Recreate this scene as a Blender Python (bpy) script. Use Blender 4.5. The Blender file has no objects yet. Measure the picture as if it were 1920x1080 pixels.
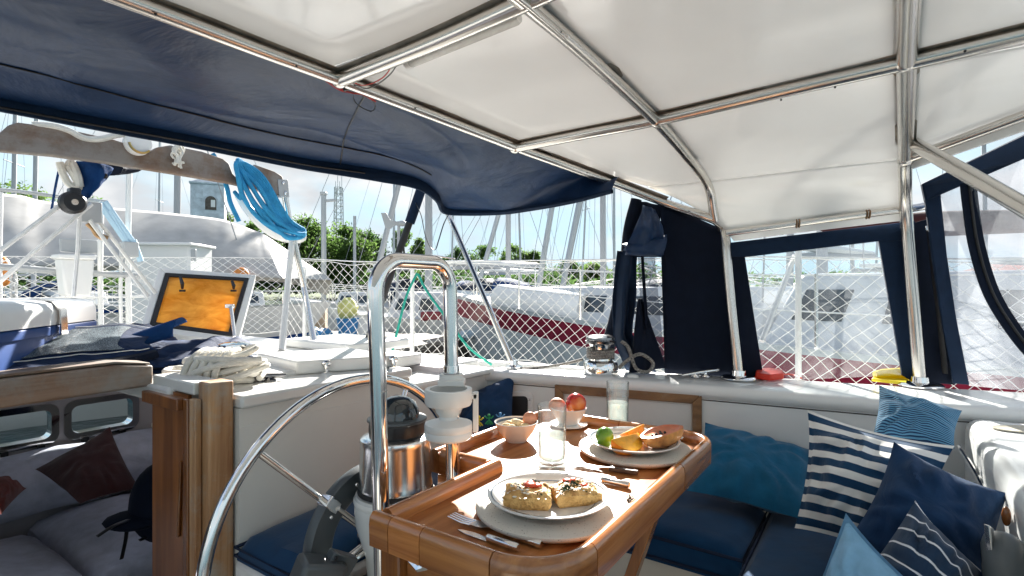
import bpy, math, random
from mathutils import Vector as V, noise as MN

# ------------------------------------------------------------------ camera, sky, sun, exposure
SC = bpy.context.scene
COL = SC.collection
F, CX, CY = 1000.0, 960.0, 540.0
cam_data = bpy.data.cameras.new('camera')
cam_data.sensor_width = 36.0
cam_data.lens = F / 1920.0 * 36.0
cam_data.clip_start = 0.02
cam_data.clip_end = 4000.0
cam = bpy.data.objects.new('camera', cam_data)
COL.objects.link(cam)
cam.rotation_euler = (math.pi / 2, 0, 0)
SC.camera = cam

SUN_AZ, SUN_EL = math.radians(4.0), math.radians(27.5)
world = bpy.data.worlds.new('World')
SC.world = world
world.use_nodes = True
wt = world.node_tree
wn, wl = wt.nodes, wt.links
wn.clear()
w_out = wn.new('ShaderNodeOutputWorld')
w_bg = wn.new('ShaderNodeBackground')
w_bg.inputs['Strength'].default_value = 0.10
w_sky = wn.new('ShaderNodeTexSky')
w_sky.sky_type = 'NISHITA'
w_sky.sun_disc = False
w_sky.sun_elevation = SUN_EL
w_sky.sun_rotation = SUN_AZ
w_sky.air_density = 1.0
w_sky.dust_density = 0.6
w_sky.ozone_density = 1.5
w_tc = wn.new('ShaderNodeTexCoord')
w_map = wn.new('ShaderNodeMapping')
w_map.inputs['Scale'].default_value = (1.0, 1.0, 2.1)
w_map.inputs['Location'].default_value = (1.35, 0.35, 0.0)
w_n1 = wn.new('ShaderNodeTexNoise')
w_n1.inputs['Scale'].default_value = 3.1
w_n1.inputs['Detail'].default_value = 9.0
w_n1.inputs['Roughness'].default_value = 0.56
w_r1 = wn.new('ShaderNodeValToRGB')
w_r1.color_ramp.elements[0].position = 0.405
w_r1.color_ramp.elements[1].position = 0.585
w_n2 = wn.new('ShaderNodeTexNoise')
w_n2.inputs['Scale'].default_value = 5.5
w_n2.inputs['Detail'].default_value = 8.0
w_r2 = wn.new('ShaderNodeValToRGB')
w_r2.color_ramp.elements[0].position = 0.40
w_r2.color_ramp.elements[0].color = (0.72, 0.75, 0.78, 1)
w_r2.color_ramp.elements[1].position = 0.58
w_r2.color_ramp.elements[1].color = (1.0, 1.0, 1.0, 1)
w_mul = wn.new('ShaderNodeVectorMath'); w_mul.operation = 'SCALE'
w_mul.inputs['Scale'].default_value = 1.6
w_mix = wn.new('ShaderNodeMix'); w_mix.data_type = 'RGBA'
w_sk2 = wn.new('ShaderNodeVectorMath'); w_sk2.operation = 'SCALE'
w_sk2.inputs['Scale'].default_value = 0.42
wl.new(w_tc.outputs['Generated'], w_map.inputs['Vector'])
wl.new(w_map.outputs['Vector'], w_n1.inputs['Vector'])
wl.new(w_map.outputs['Vector'], w_n2.inputs['Vector'])
wl.new(w_n1.outputs['Fac'], w_r1.inputs['Fac'])
wl.new(w_n2.outputs['Fac'], w_r2.inputs['Fac'])
wl.new(w_r2.outputs['Color'], w_mul.inputs[0])
wl.new(w_sky.outputs['Color'], w_sk2.inputs[0])
wl.new(w_r1.outputs['Color'], w_mix.inputs['Factor'])
w_cap = wn.new('ShaderNodeVectorMath'); w_cap.operation = 'MINIMUM'
w_cap.inputs[1].default_value = (1.12, 1.52, 1.74)
wl.new(w_sk2.outputs['Vector'], w_cap.inputs[0])
wl.new(w_cap.outputs['Vector'], w_mix.inputs['A'])
wl.new(w_mul.outputs['Vector'], w_mix.inputs['B'])
wl.new(w_mix.outputs['Result'], w_bg.inputs['Color'])
wl.new(w_bg.outputs['Background'], w_out.inputs['Surface'])

sun_data = bpy.data.lights.new('sun', 'SUN')
sun_data.energy = 3.3
sun_data.angle = math.radians(0.6)
sun_data.color = (1.0, 0.95, 0.87)
sun = bpy.data.objects.new('sun', sun_data)
COL.objects.link(sun)
to_sun = V((math.sin(SUN_AZ) * math.cos(SUN_EL), math.cos(SUN_AZ) * math.cos(SUN_EL), math.sin(SUN_EL)))
sun.rotation_euler = to_sun.to_track_quat('Z', 'Y').to_euler()
sun.location = (0, 0, 30)

SC.view_settings.view_transform = 'Standard'
SC.view_settings.look = 'None'
SC.view_settings.exposure = 2.7
SC.view_settings.gamma = 1.0
SC.view_settings.use_curve_mapping = False
SC.render.engine = 'CYCLES'
SC.cycles.use_denoising = True
SC.cycles.max_bounces = 9
SC.cycles.diffuse_bounces = 5
SC.cycles.glossy_bounces = 4
SC.cycles.transmission_bounces = 6
SC.cycles.transparent_max_bounces = 16
SC.cycles.caustics_reflective = False
SC.cycles.caustics_refractive = False
SC.cycles.sample_clamp_indirect = 6.0

# ------------------------------------------------------------------ coordinates
# camera eye at the origin, +Y ahead, metres. Boat frame: a = athwartships, b = fore-and-aft (b < 0 is aft), z up.
UA = V((0.5657, 0.8246, 0)); UB = V((0.8246, -0.5657, 0)); UZ = V((0, 0, 1))
WATER_Z = -1.55
R = random.Random(7)

def B(a, b, z): return UA * a + UB * b + UZ * z
def ab(p): return (p.dot(UA), p.dot(UB))
def D(px, py): return V(((px - CX) / F, 1.0, (CY - py) / F))
def P(px, py, d): return D(px, py) * d                    # at a distance
def G(px, py, z): d = D(px, py); return d * (z / d.z)      # on a level plane
def PB(px, py, b): d = D(px, py); return d * (b / d.dot(UB))   # on an athwartships plane
def PA(px, py, a): d = D(px, py); return d * (a / d.dot(UA))   # on a fore-and-aft plane

def lerp(a, b, t): return a + (b - a) * t
def pw(tab, x):
    if x <= tab[0][0]: return tab[0][1]
    for (x0, y0), (x1, y1) in zip(tab, tab[1:]):
        if x <= x1: return y0 + (y1 - y0) * (x - x0) / (x1 - x0)
    return tab[-1][1]
def smooth_path(pts, n=6, closed=False):
    pts = [V(p) for p in pts]; out = []; m = len(pts)
    for i in range(m if closed else m - 1):
        p1, p2 = pts[i], pts[(i + 1) % m]
        p0 = pts[(i - 1) % m] if closed or i > 0 else p1 * 2 - p2
        p3 = pts[(i + 2) % m] if closed or i + 2 < m else p2 * 2 - p1
        for k in range(n):
            t = k / n
            out.append(0.5 * ((2 * p1) + (p2 - p0) * t + (2 * p0 - 5 * p1 + 4 * p2 - p3) * t * t + (3 * p1 - p0 - 3 * p2 + p3) * t ** 3))
    if not closed: out.append(pts[-1])
    return out
def nz(p, s=1.0, seed=0.0): return MN.noise(V(p) * s + V((seed, seed * 1.7, seed * .3)))
def at_len(path, t):
    L = [0.0]
    for a, b in zip(path, path[1:]): L.append(L[-1] + (b - a).length)
    x = t * L[-1]
    for i in range(len(path) - 1):
        if x <= L[i + 1] + 1e-9:
            return path[i].lerp(path[i + 1], (x - L[i]) / max(1e-9, L[i + 1] - L[i]))
    return path[-1].copy()

# ------------------------------------------------------------------ mesh builder
class MB:
    def __init__(s): s.v = []; s.f = []; s.uv = {}
    def add(s, vs, fs, uvs=None):
        o = len(s.v); s.v += [V(p) for p in vs]; s.f += [tuple(i + o for i in f) for f in fs]
        if uvs:
            for i, t in enumerate(uvs): s.uv[o + i] = t
        return s
    def boxv(s, c, x, y, z):
        c, x, y, z = V(c), V(x), V(y), V(z); vs = []
        for k in (-1, 1):
            for j in (-1, 1):
                for i in (-1, 1): vs.append(c + x * i + y * j + z * k)
        return s.add(vs, [(0, 2, 3, 1), (4, 5, 7, 6), (0, 1, 5, 4), (2, 6, 7, 3), (0, 4, 6, 2), (1, 3, 7, 5)])
    def box(s, a0, a1, b0, b1, z0, z1):                       # in the boat frame
        return s.boxv(B((a0 + a1) / 2, (b0 + b1) / 2, (z0 + z1) / 2), UA * (a1 - a0) / 2, UB * (b1 - b0) / 2, UZ * (z1 - z0) / 2)
    def wbox(s, x0, x1, y0, y1, z0, z1):
        return s.boxv(((x0 + x1) / 2, (y0 + y1) / 2, (z0 + z1) / 2), V(((x1 - x0) / 2, 0, 0)), V((0, (y1 - y0) / 2, 0)), V((0, 0, (z1 - z0) / 2)))
    def tube(s, path, r, n=8, closed=False, caps=True, squash=None):
        path = [V(p) for p in path]; m = len(path); rings = []
        nrm = None; vs = []
        for i, p in enumerate(path):
            q0 = path[i - 1] if i > 0 else (path[-1] if closed else p)
            q1 = path[i + 1] if i < m - 1 else (path[0] if closed else p)
            t = (q1 - q0)
            t = t.normalized() if t.length > 1e-9 else UZ.copy()
            if nrm is None:
                ref = UZ if abs(t.z) < .9 else V((1, 0, 0))
                nrm = t.cross(ref).normalized()
            else:
                nrm = nrm - t * nrm.dot(t)
                nrm = nrm.normalized() if nrm.length > 1e-6 else t.orthogonal().normalized()
            bn = t.cross(nrm)
            rr = r[i] if isinstance(r, (list, tuple)) else r
            for k in range(n):
                an = 2 * math.pi * k / n
                vs.append(p + (nrm * math.cos(an) + bn * math.sin(an) * (squash or 1)) * rr)
        fs = []
        for i in range(m if closed else m - 1):
            for k in range(n):
                j = (i + 1) % m
                fs.append((i * n + k, i * n + (k + 1) % n, j * n + (k + 1) % n, j * n + k))
        if caps and not closed:
            fs.append(tuple(range(n - 1, -1, -1))); fs.append(tuple(range((m - 1) * n, m * n)))
        return s.add(vs, fs)
    def lathe(s, o, prof, n=32, x=None, y=None, z=None, arc=None):
        o = V(o); x = V(x or (1, 0, 0)); y = V(y or (0, 1, 0)); z = V(z or (0, 0, 1)); vs = []; fs = []
        m = len(prof)
        for (r, h) in prof:
            for k in range(n):
                an = 2 * math.pi * k / n
                vs.append(o + (x * math.cos(an) + y * math.sin(an)) * r + z * h)
        for i in range(m - 1):
            for k in range(n):
                fs.append((i * n + k, i * n + (k + 1) % n, (i + 1) * n + (k + 1) % n, (i + 1) * n + k))
        if prof[0][0] > 1e-6: pass
        return s.add(vs, fs)
    def disc(s, o, r, n=24, x=None, y=None):
        o = V(o); x = V(x or (1, 0, 0)); y = V(y or (0, 1, 0))
        return s.add([o + (x * math.cos(2 * math.pi * k / n) + y * math.sin(2 * math.pi * k / n)) * r for k in range(n)], [tuple(range(n))])
    def prism(s, poly, off):
        n = len(poly); off = V(off)
        vs = [V(p) for p in poly] + [V(p) + off for p in poly]
        fs = [tuple(range(n - 1, -1, -1)), tuple(range(n, 2 * n))] + [(i, (i + 1) % n, n + (i + 1) % n, n + i) for i in range(n)]
        return s.add(vs, fs)
    def grid(s, fn, nu, nv, wrap=False):
        vs = []; uv = []; fs = []
        for j in range(nv + 1):
            for i in range(nu + 1):
                vs.append(fn(i / nu, j / nv)); uv.append((i / nu, j / nv))
        w = nu + 1
        for j in range(nv):
            for i in range(nu):
                fs.append((j * w + i, j * w + i + 1, (j + 1) * w + i + 1, (j + 1) * w + i))
        return s.add(vs, fs, uv)
    def sweep(s, path, prof, side, closed=False, up=UZ):
        """prof: (offset to the side, height); side(i) gives the sideways vector at path point i"""
        path = [V(p) for p in path]; n = len(prof); vs = []; fs = []
        for i, p in enumerate(path):
            sd = side(i)
            for (o, h) in prof: vs.append(p + sd * o + up * h)
        m = len(path)
        for i in range(m if closed else m - 1):
            j = (i + 1) % m
            for k in range(n): fs.append((i * n + k, i * n + (k + 1) % n, j * n + (k + 1) % n, j * n + k))
        if not closed:
            fs.append(tuple(range(n - 1, -1, -1))); fs.append(tuple(range((m - 1) * n, m * n)))
        return s.add(vs, fs)
    def ball(s, c, r, n=14, m=9, sx=1, sy=1, sz=1, ax=None):
        c = V(c); ax = ax or (V((1, 0, 0)), V((0, 1, 0)), V((0, 0, 1)))
        vs = []; fs = []
        for j in range(m + 1):
            th = math.pi * j / m
            for k in range(n):
                ph = 2 * math.pi * k / n
                vs.append(c + ax[0] * (r * sx * math.sin(th) * math.cos(ph)) + ax[1] * (r * sy * math.sin(th) * math.sin(ph)) + ax[2] * (r * sz * math.cos(th)))
        for j in range(m):
            for k in range(n): fs.append((j * n + k, (j + 1) * n + k, (j + 1) * n + (k + 1) % n, j * n + (k + 1) % n))
        return s.add(vs, fs)

def mk(name, mb, mat, parent=None, smooth=True, bevel=0, solid=0, angle=40, seg=2, sub=0):
    """link one mesh object; its origin goes to the middle of its box"""
    vs = mb.v
    lo = V((min(p.x for p in vs), min(p.y for p in vs), min(p.z for p in vs)))
    hi = V((max(p.x for p in vs), max(p.y for p in vs), max(p.z for p in vs)))
    c = (lo + hi) / 2
    me = bpy.data.meshes.new(name)
    me.from_pydata([tuple(p - c) for p in vs], [], mb.f)
    if mb.uv:
        ul = me.uv_layers.new(name='UVMap')
        for lp in me.loops: ul.data[lp.index].uv = mb.uv.get(lp.vertex_index, (0, 0))
    me.materials.append(mat)
    me.validate(); me.update()
    # weld coincident pole vertices and fix normals
    import bmesh
    bm = bmesh.new(); bm.from_mesh(me)
    if not mb.uv: bmesh.ops.remove_doubles(bm, verts=bm.verts, dist=1e-6)
    bmesh.ops.recalc_face_normals(bm, faces=bm.faces)
    bm.to_mesh(me); bm.free()
    if smooth:
        me.shade_smooth()
        try: me.set_sharp_from_angle(angle=math.radians(angle))
        except Exception: pass
    o = bpy.data.objects.new(name, me)
    COL.objects.link(o)
    q = parent; base = V((0, 0, 0))
    while q is not None: base += q.location; q = q.parent
    o.location = c - base
    if parent is not None: o.parent = parent
    if solid:
        md = o.modifiers.new('thickness', 'SOLIDIFY'); md.thickness = solid; md.offset = 0
    if sub:
        md = o.modifiers.new('smooth', 'SUBSURF'); md.levels = sub; md.render_levels = sub
    if bevel:
        md = o.modifiers.new('edges', 'BEVEL'); md.width = bevel; md.segments = seg; md.limit_method = 'ANGLE'; md.angle_limit = math.radians(35)
        md.harden_normals = False
    return o
def tag(o, label=None, cat=None, group=None, kind=None):
    if label: o['label'] = label
    if cat: o['category'] = cat
    if group: o['group'] = group
    if kind: o['kind'] = kind
    return o
def thing(name, loc, label, cat, group=None):
    o = bpy.data.objects.new(name, None); COL.objects.link(o)
    o.location = loc; o.empty_display_size = 0.05
    return tag(o, label, cat, group)
def struct(name, mb, mat, **k): return tag(mk(name, mb, mat, **k), kind='structure')
def copy_tree(o, parent=None):
    c = o.copy(); COL.objects.link(c)
    if parent is not None: c.parent = parent
    for ch in list(o.children): copy_tree(ch, c)
    return c

# ------------------------------------------------------------------ materials
def nodes(name):
    m = bpy.data.materials.new(name); m.use_nodes = True
    t = m.node_tree; t.nodes.clear()
    out = t.nodes.new('ShaderNodeOutputMaterial')
    return m, t, out
def N(t, typ, **kw):
    n = t.nodes.new(typ)
    for k, val in kw.items():
        if k in ('op',): n.operation = val
        else: n.inputs[k].default_value = val
    return n
def c4(c): return (c[0], c[1], c[2], 1)
def coords(t, scale=(1, 1, 1), rot=(0, 0, 0), kind='Object'):
    tc = t.nodes.new('ShaderNodeTexCoord'); mp = t.nodes.new('ShaderNodeMapping')
    mp.inputs['Scale'].default_value = scale; mp.inputs['Rotation'].default_value = rot
    t.links.new(tc.outputs[kind], mp.inputs['Vector']); return mp.outputs['Vector']
def bump(t, height, strength=.2, dist=.01):
    b = N(t, 'ShaderNodeBump', Strength=strength, Distance=dist); t.links.new(height, b.inputs['Height']); return b.outputs['Normal']

def M_basic(name, col, rough=.5, metal=0.0, var=.12, vscale=6, bscale=0, bstr=.1, coat=0, spec=.5, col2=None, rvar=.0, sheen=0, trans=0, sss=0):
    """principled with slow colour variation, roughness variation and optional noise relief"""
    m, t, out = nodes(name); L = t.links
    p = t.nodes.new('ShaderNodeBsdfPrincipled')
    p.inputs['Roughness'].default_value = rough; p.inputs['Metallic'].default_value = metal
    p.inputs['Specular IOR Level'].default_value = spec
    p.inputs['Coat Weight'].default_value = coat; p.inputs['Coat Roughness'].default_value = .08
    p.inputs['Sheen Weight'].default_value = sheen
    vec = coords(t)
    n = N(t, 'ShaderNodeTexNoise', Scale=vscale, Detail=6.0, Roughness=.6); L.new(vec, n.inputs['Vector'])
    r = t.nodes.new('ShaderNodeValToRGB')
    a = [max(0, x * (1 - var)) for x in col]; b = [min(1, x * (1 + var)) for x in (col2 or col)]
    r.color_ramp.elements[0].position = .3; r.color_ramp.elements[0].color = c4(a)
    r.color_ramp.elements[1].position = .7; r.color_ramp.elements[1].color = c4(b)
    L.new(n.outputs['Fac'], r.inputs['Fac']); L.new(r.outputs['Color'], p.inputs['Base Color'])
    if rvar:
        mr = t.nodes.new('ShaderNodeMapRange'); mr.inputs['To Min'].default_value = max(.02, rough - rvar); mr.inputs['To Max'].default_value = rough + rvar
        n3 = N(t, 'ShaderNodeTexNoise', Scale=vscale * 3, Detail=4.0); L.new(vec, n3.inputs['Vector'])
        L.new(n3.outputs['Fac'], mr.inputs['Value']); L.new(mr.outputs['Result'], p.inputs['Roughness'])
    if bscale:
        n2 = N(t, 'ShaderNodeTexNoise', Scale=bscale, Detail=4.0); L.new(vec, n2.inputs['Vector'])
        L.new(bump(t, n2.outputs['Fac'], bstr), p.inputs['Normal'])
    if sss:
        p.inputs['Subsurface Weight'].default_value = sss; p.inputs['Subsurface Radius'].default_value = (1, .5, .3); p.inputs['Subsurface Scale'].default_value = .01
    sh = p.outputs['BSDF']
    if trans:
        tr = t.nodes.new('ShaderNodeBsdfTranslucent'); L.new(r.outputs['Color'], tr.inputs['Color'])
        mx = N(t, 'ShaderNodeMixShader', Fac=trans); L.new(sh, mx.inputs[1]); L.new(tr.outputs['BSDF'], mx.inputs[2]); sh = mx.outputs['Shader']
    L.new(sh, out.inputs['Surface'])
    return m

def M_wood(name, dark, light, axis='u', rough=.35, coat=0.0, scale=1.0, grey=None, greyamt=.5, spec=.5):
    m, t, out = nodes(name); L = t.links
    p = t.nodes.new('ShaderNodeBsdfPrincipled'); p.inputs['Roughness'].default_value = rough
    p.inputs['Coat Weight'].default_value = coat; p.inputs['Coat Roughness'].default_value = .07
    p.inputs['Specular IOR Level'].default_value = spec
    an = math.atan2(UA.y, UA.x)
    rot = {'u': (0, 0, -an), 'v': (0, 0, -an + math.pi / 2), 'z': (0, math.pi / 2, 0)}[axis]
    tc = t.nodes.new('ShaderNodeTexCoord')
    vr = t.nodes.new('ShaderNodeMapping'); vr.inputs['Rotation'].default_value = rot
    L.new(tc.outputs['Object'], vr.inputs['Vector'])
    mp = t.nodes.new('ShaderNodeMapping'); mp.inputs['Scale'].default_value = (1.6 * scale, 26 * scale, 26 * scale)
    L.new(vr.outputs['Vector'], mp.inputs['Vector'])
    oi = t.nodes.new('ShaderNodeObjectInfo')
    ad = t.nodes.new('ShaderNodeVectorMath'); ad.operation = 'ADD'
    cx = t.nodes.new('ShaderNodeCombineXYZ'); ml = t.nodes.new('ShaderNodeMath'); ml.operation = 'MULTIPLY'; ml.inputs[1].default_value = 40
    L.new(oi.outputs['Random'], ml.inputs[0]); L.new(ml.outputs[0], cx.inputs['X']); L.new(ml.outputs[0], cx.inputs['Y'])
    L.new(mp.outputs['Vector'], ad.inputs[0]); L.new(cx.outputs['Vector'], ad.inputs[1])
    n = N(t, 'ShaderNodeTexNoise', Scale=1.0, Detail=8.0, Roughness=.62, Distortion=.6); L.new(ad.outputs['Vector'], n.inputs['Vector'])
    r = t.nodes.new('ShaderNodeValToRGB')
    r.color_ramp.elements[0].position = .32; r.color_ramp.elements[0].color = c4(dark)
    r.color_ramp.elements[1].position = .68; r.color_ramp.elements[1].color = c4(light)
    L.new(n.outputs['Fac'], r.inputs['Fac'])
    colr = r.outputs['Color']
    # each board a little lighter or darker
    hsv = t.nodes.new('ShaderNodeHueSaturation'); mr = t.nodes.new('ShaderNodeMapRange')
    mr.inputs['To Min'].default_value = .75; mr.inputs['To Max'].default_value = 1.25
    L.new(oi.outputs['Random'], mr.inputs['Value']); L.new(mr.outputs['Result'], hsv.inputs['Value']); L.new(colr, hsv.inputs['Color']); colr = hsv.outputs['Color']
    if grey:
        n2 = N(t, 'ShaderNodeTexNoise', Scale=5.0, Detail=7.0, Roughness=.7); L.new(tc.outputs['Object'], n2.inputs['Vector'])
        r2 = t.nodes.new('ShaderNodeValToRGB'); r2.color_ramp.elements[0].position = .62 - greyamt * .4; r2.color_ramp.elements[1].position = .78 - greyamt * .4
        L.new(n2.outputs['Fac'], r2.inputs['Fac'])
        mg = t.nodes.new('ShaderNodeMix'); mg.data_type = 'RGBA'; mg.blend_type = 'MIX'
        g2 = t.nodes.new('ShaderNodeMix'); g2.data_type = 'RGBA'; g2.inputs['A'].default_value = c4([x * .6 for x in grey]); g2.inputs['B'].default_value = c4(grey); L.new(n.outputs['Fac'], g2.inputs['Factor'])
        L.new(r2.outputs['Color'], mg.inputs['Factor']); L.new(colr, mg.inputs['A']); L.new(g2.outputs['Result'], mg.inputs['B']); colr = mg.outputs['Result']
    L.new(colr, p.inputs['Base Color'])
    L.new(bump(t, n.outputs['Fac'], .12, .004), p.inputs['Normal'])
    L.new(p.outputs['BSDF'], out.inputs['Surface'])
    return m

def M_cloth(name, col, rough=.85, trans=.0, wrinkle=.35, wscale=7, weave=900, sheen=.15, var=.15, spec=.25):
    m, t, out = nodes(name); L = t.links
    p = t.nodes.new('ShaderNodeBsdfPrincipled'); p.inputs['Roughness'].default_value = rough; p.inputs['Sheen Weight'].default_value = sheen
    p.inputs['Specular IOR Level'].default_value = spec
    vec = coords(t)
    n = N(t, 'ShaderNodeTexNoise', Scale=wscale, Detail=5.0, Roughness=.55, Distortion=.8); L.new(vec, n.inputs['Vector'])
    n2 = N(t, 'ShaderNodeTexNoise', Scale=weave, Detail=1.0); L.new(vec, n2.inputs['Vector'])
    n3 = N(t, 'ShaderNodeTexNoise', Scale=wscale * 3.7, Detail=6.0); L.new(vec, n3.inputs['Vector'])
    r = t.nodes.new('ShaderNodeValToRGB')
    r.color_ramp.elements[0].position = .3; r.color_ramp.elements[0].color = c4([x * (1 - var) for x in col])
    r.color_ramp.elements[1].position = .72; r.color_ramp.elements[1].color = c4([min(1, x * (1 + var)) for x in col])
    L.new(n3.outputs['Fac'], r.inputs['Fac']); L.new(r.outputs['Color'], p.inputs['Base Color'])
    b1 = N(t, 'ShaderNodeBump', Strength=wrinkle, Distance=.02); L.new(n.outputs['Fac'], b1.inputs['Height'])
    b2 = N(t, 'ShaderNodeBump', Strength=.12, Distance=.0015); L.new(n2.outputs['Fac'], b2.inputs['Height']); L.new(b1.outputs['Normal'], b2.inputs['Normal'])
    L.new(b2.outputs['Normal'], p.inputs['Normal'])
    sh = p.outputs['BSDF']
    if trans:
        tr = t.nodes.new('ShaderNodeBsdfTranslucent'); L.new(r.outputs['Color'], tr.inputs['Color'])
        mx = N(t, 'ShaderNodeMixShader', Fac=trans); L.new(sh, mx.inputs[1]); L.new(tr.outputs['BSDF'], mx.inputs[2]); sh = mx.outputs['Shader']
    L.new(sh, out.inputs['Surface'])
    return m

def M_stripes(name, base, stripe, count, duty=.5, along='v', rough=.85, wrinkle=.3, soft=.01, phase=0.0):
    """woven stripes from the cushion's own UVs"""
    m, t, out = nodes(name); L = t.links
    p = t.nodes.new('ShaderNodeBsdfPrincipled'); p.inputs['Roughness'].default_value = rough; p.inputs['Sheen Weight'].default_value = .15
    p.inputs['Specular IOR Level'].default_value = .25
    uv = t.nodes.new('ShaderNodeUVMap'); sp = t.nodes.new('ShaderNodeSeparateXYZ'); L.new(uv.outputs['UV'], sp.inputs[0])
    ma = N(t, 'ShaderNodeMath', op='MULTIPLY_ADD'); ma.inputs[1].default_value = count; ma.inputs[2].default_value = phase
    L.new(sp.outputs['Y' if along == 'v' else 'X'], ma.inputs[0])
    fr = N(t, 'ShaderNodeMath', op='FRACT'); L.new(ma.outputs[0], fr.inputs[0])
    r = t.nodes.new('ShaderNodeValToRGB'); r.color_ramp.interpolation = 'LINEAR'
    e = r.color_ramp.elements
    e[0].position = 0; e[0].color = c4(stripe); e[1].position = 1.0; e[1].color = c4(base)
    for pos, c in ((duty - soft, stripe), (duty + soft, base), (1 - soft, base)):
        x = e.new(max(0.001, min(.999, pos))); x.color = c4(c)
    e[len(e) - 1].color = c4(stripe)
    L.new(fr.outputs[0], r.inputs['Fac'])
    vec = coords(t)
    n = N(t, 'ShaderNodeTexNoise', Scale=9.0, Detail=5.0, Distortion=.8); L.new(vec, n.inputs['Vector'])
    n2 = N(t, 'ShaderNodeTexNoise', Scale=900.0, Detail=1.0); L.new(vec, n2.inputs['Vector'])
    b1 = N(t, 'ShaderNodeBump', Strength=wrinkle, Distance=.02); L.new(n.outputs['Fac'], b1.inputs['Height'])
    b2 = N(t, 'ShaderNodeBump', Strength=.12, Distance=.0015); L.new(n2.outputs['Fac'], b2.inputs['Height']); L.new(b1.outputs['Normal'], b2.inputs['Normal'])
    L.new(b2.outputs['Normal'], p.inputs['Normal'])
    L.new(r.outputs['Color'], p.inputs['Base Color']); L.new(p.outputs['BSDF'], out.inputs['Surface'])
    return m

def fresnel(t, ior):
    """reflectance of a thin sheet, the same from either side"""
    lw = t.nodes.new('ShaderNodeLayerWeight'); lw.inputs['Blend'].default_value = .5
    f0 = ((ior - 1) / (ior + 1)) ** 2
    pw_ = N(t, 'ShaderNodeMath', op='POWER'); pw_.inputs[1].default_value = 5.0; t.links.new(lw.outputs['Facing'], pw_.inputs[0])
    ma = N(t, 'ShaderNodeMath', op='MULTIPLY_ADD'); ma.inputs[1].default_value = .9 - f0; ma.inputs[2].default_value = f0; t.links.new(pw_.outputs[0], ma.inputs[0])
    return ma.outputs[0]
def M_clear(name, tint=(1, 1, 1), edge=0.0, haze=.0, hazecol=(.8, .8, .8), rough=.03, wave=0.0, fres=1.45, wscale=5):
    """thin clear sheet: see-through with a fresnel gloss and a little milky haze"""
    m, t, out = nodes(name); L = t.links
    tr = t.nodes.new('ShaderNodeBsdfTransparent'); tr.inputs['Color'].default_value = c4(tint)
    if edge:   # longer way through the glass towards the rim of a round wall
        lw = t.nodes.new('ShaderNodeLayerWeight'); lw.inputs['Blend'].default_value = .5
        pe_ = N(t, 'ShaderNodeMath', op='POWER'); pe_.inputs[1].default_value = 3.0; L.new(lw.outputs['Facing'], pe_.inputs[0])
        mc = t.nodes.new('ShaderNodeMix'); mc.data_type = 'RGBA'; mc.inputs['A'].default_value = c4(tint); mc.inputs['B'].default_value = c4([x * (1 - edge) for x in tint])
        L.new(pe_.outputs[0], mc.inputs['Factor']); L.new(mc.outputs['Result'], tr.inputs['Color'])
    gl = t.nodes.new('ShaderNodeBsdfGlossy'); gl.inputs['Roughness'].default_value = rough; gl.inputs['Color'].default_value = (1, 1, 1, 1)
    fr = fresnel(t, fres)
    if wave:
        n = N(t, 'ShaderNodeTexNoise', Scale=wscale, Detail=3.0, Distortion=1.0); L.new(coords(t), n.inputs['Vector'])
        nb = bump(t, n.outputs['Fac'], wave, .03); L.new(nb, gl.inputs['Normal'])
    m1 = t.nodes.new('ShaderNodeMixShader'); L.new(fr, m1.inputs['Fac']); L.new(tr.outputs[0], m1.inputs[1]); L.new(gl.outputs[0], m1.inputs[2])
    sh = m1.outputs[0]
    if haze:
        df = t.nodes.new('ShaderNodeBsdfDiffuse'); df.inputs['Color'].default_value = c4(hazecol)
        tl = t.nodes.new('ShaderNodeBsdfTranslucent'); tl.inputs['Color'].default_value = c4(hazecol)
        m2 = N(t, 'ShaderNodeMixShader', Fac=.6); L.new(df.outputs[0], m2.inputs[1]); L.new(tl.outputs[0], m2.inputs[2])
        n4 = N(t, 'ShaderNodeTexNoise', Scale=4.0, Detail=6.0, Distortion=1.5); L.new(coords(t), n4.inputs['Vector'])
        mr = t.nodes.new('ShaderNodeMapRange'); mr.inputs['From Min'].default_value = .3; mr.inputs['From Max'].default_value = .75
        mr.inputs['To Min'].default_value = haze * .5; mr.inputs['To Max'].default_value = min(1, haze * 1.6); L.new(n4.outputs['Fac'], mr.inputs['Value'])
        m3 = t.nodes.new('ShaderNodeMixShader'); L.new(mr.outputs['Result'], m3.inputs['Fac']); L.new(sh, m3.inputs[1]); L.new(m2.outputs[0], m3.inputs[2]); sh = m3.outputs[0]
    L.new(sh, out.inputs['Surface'])
    return m

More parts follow.
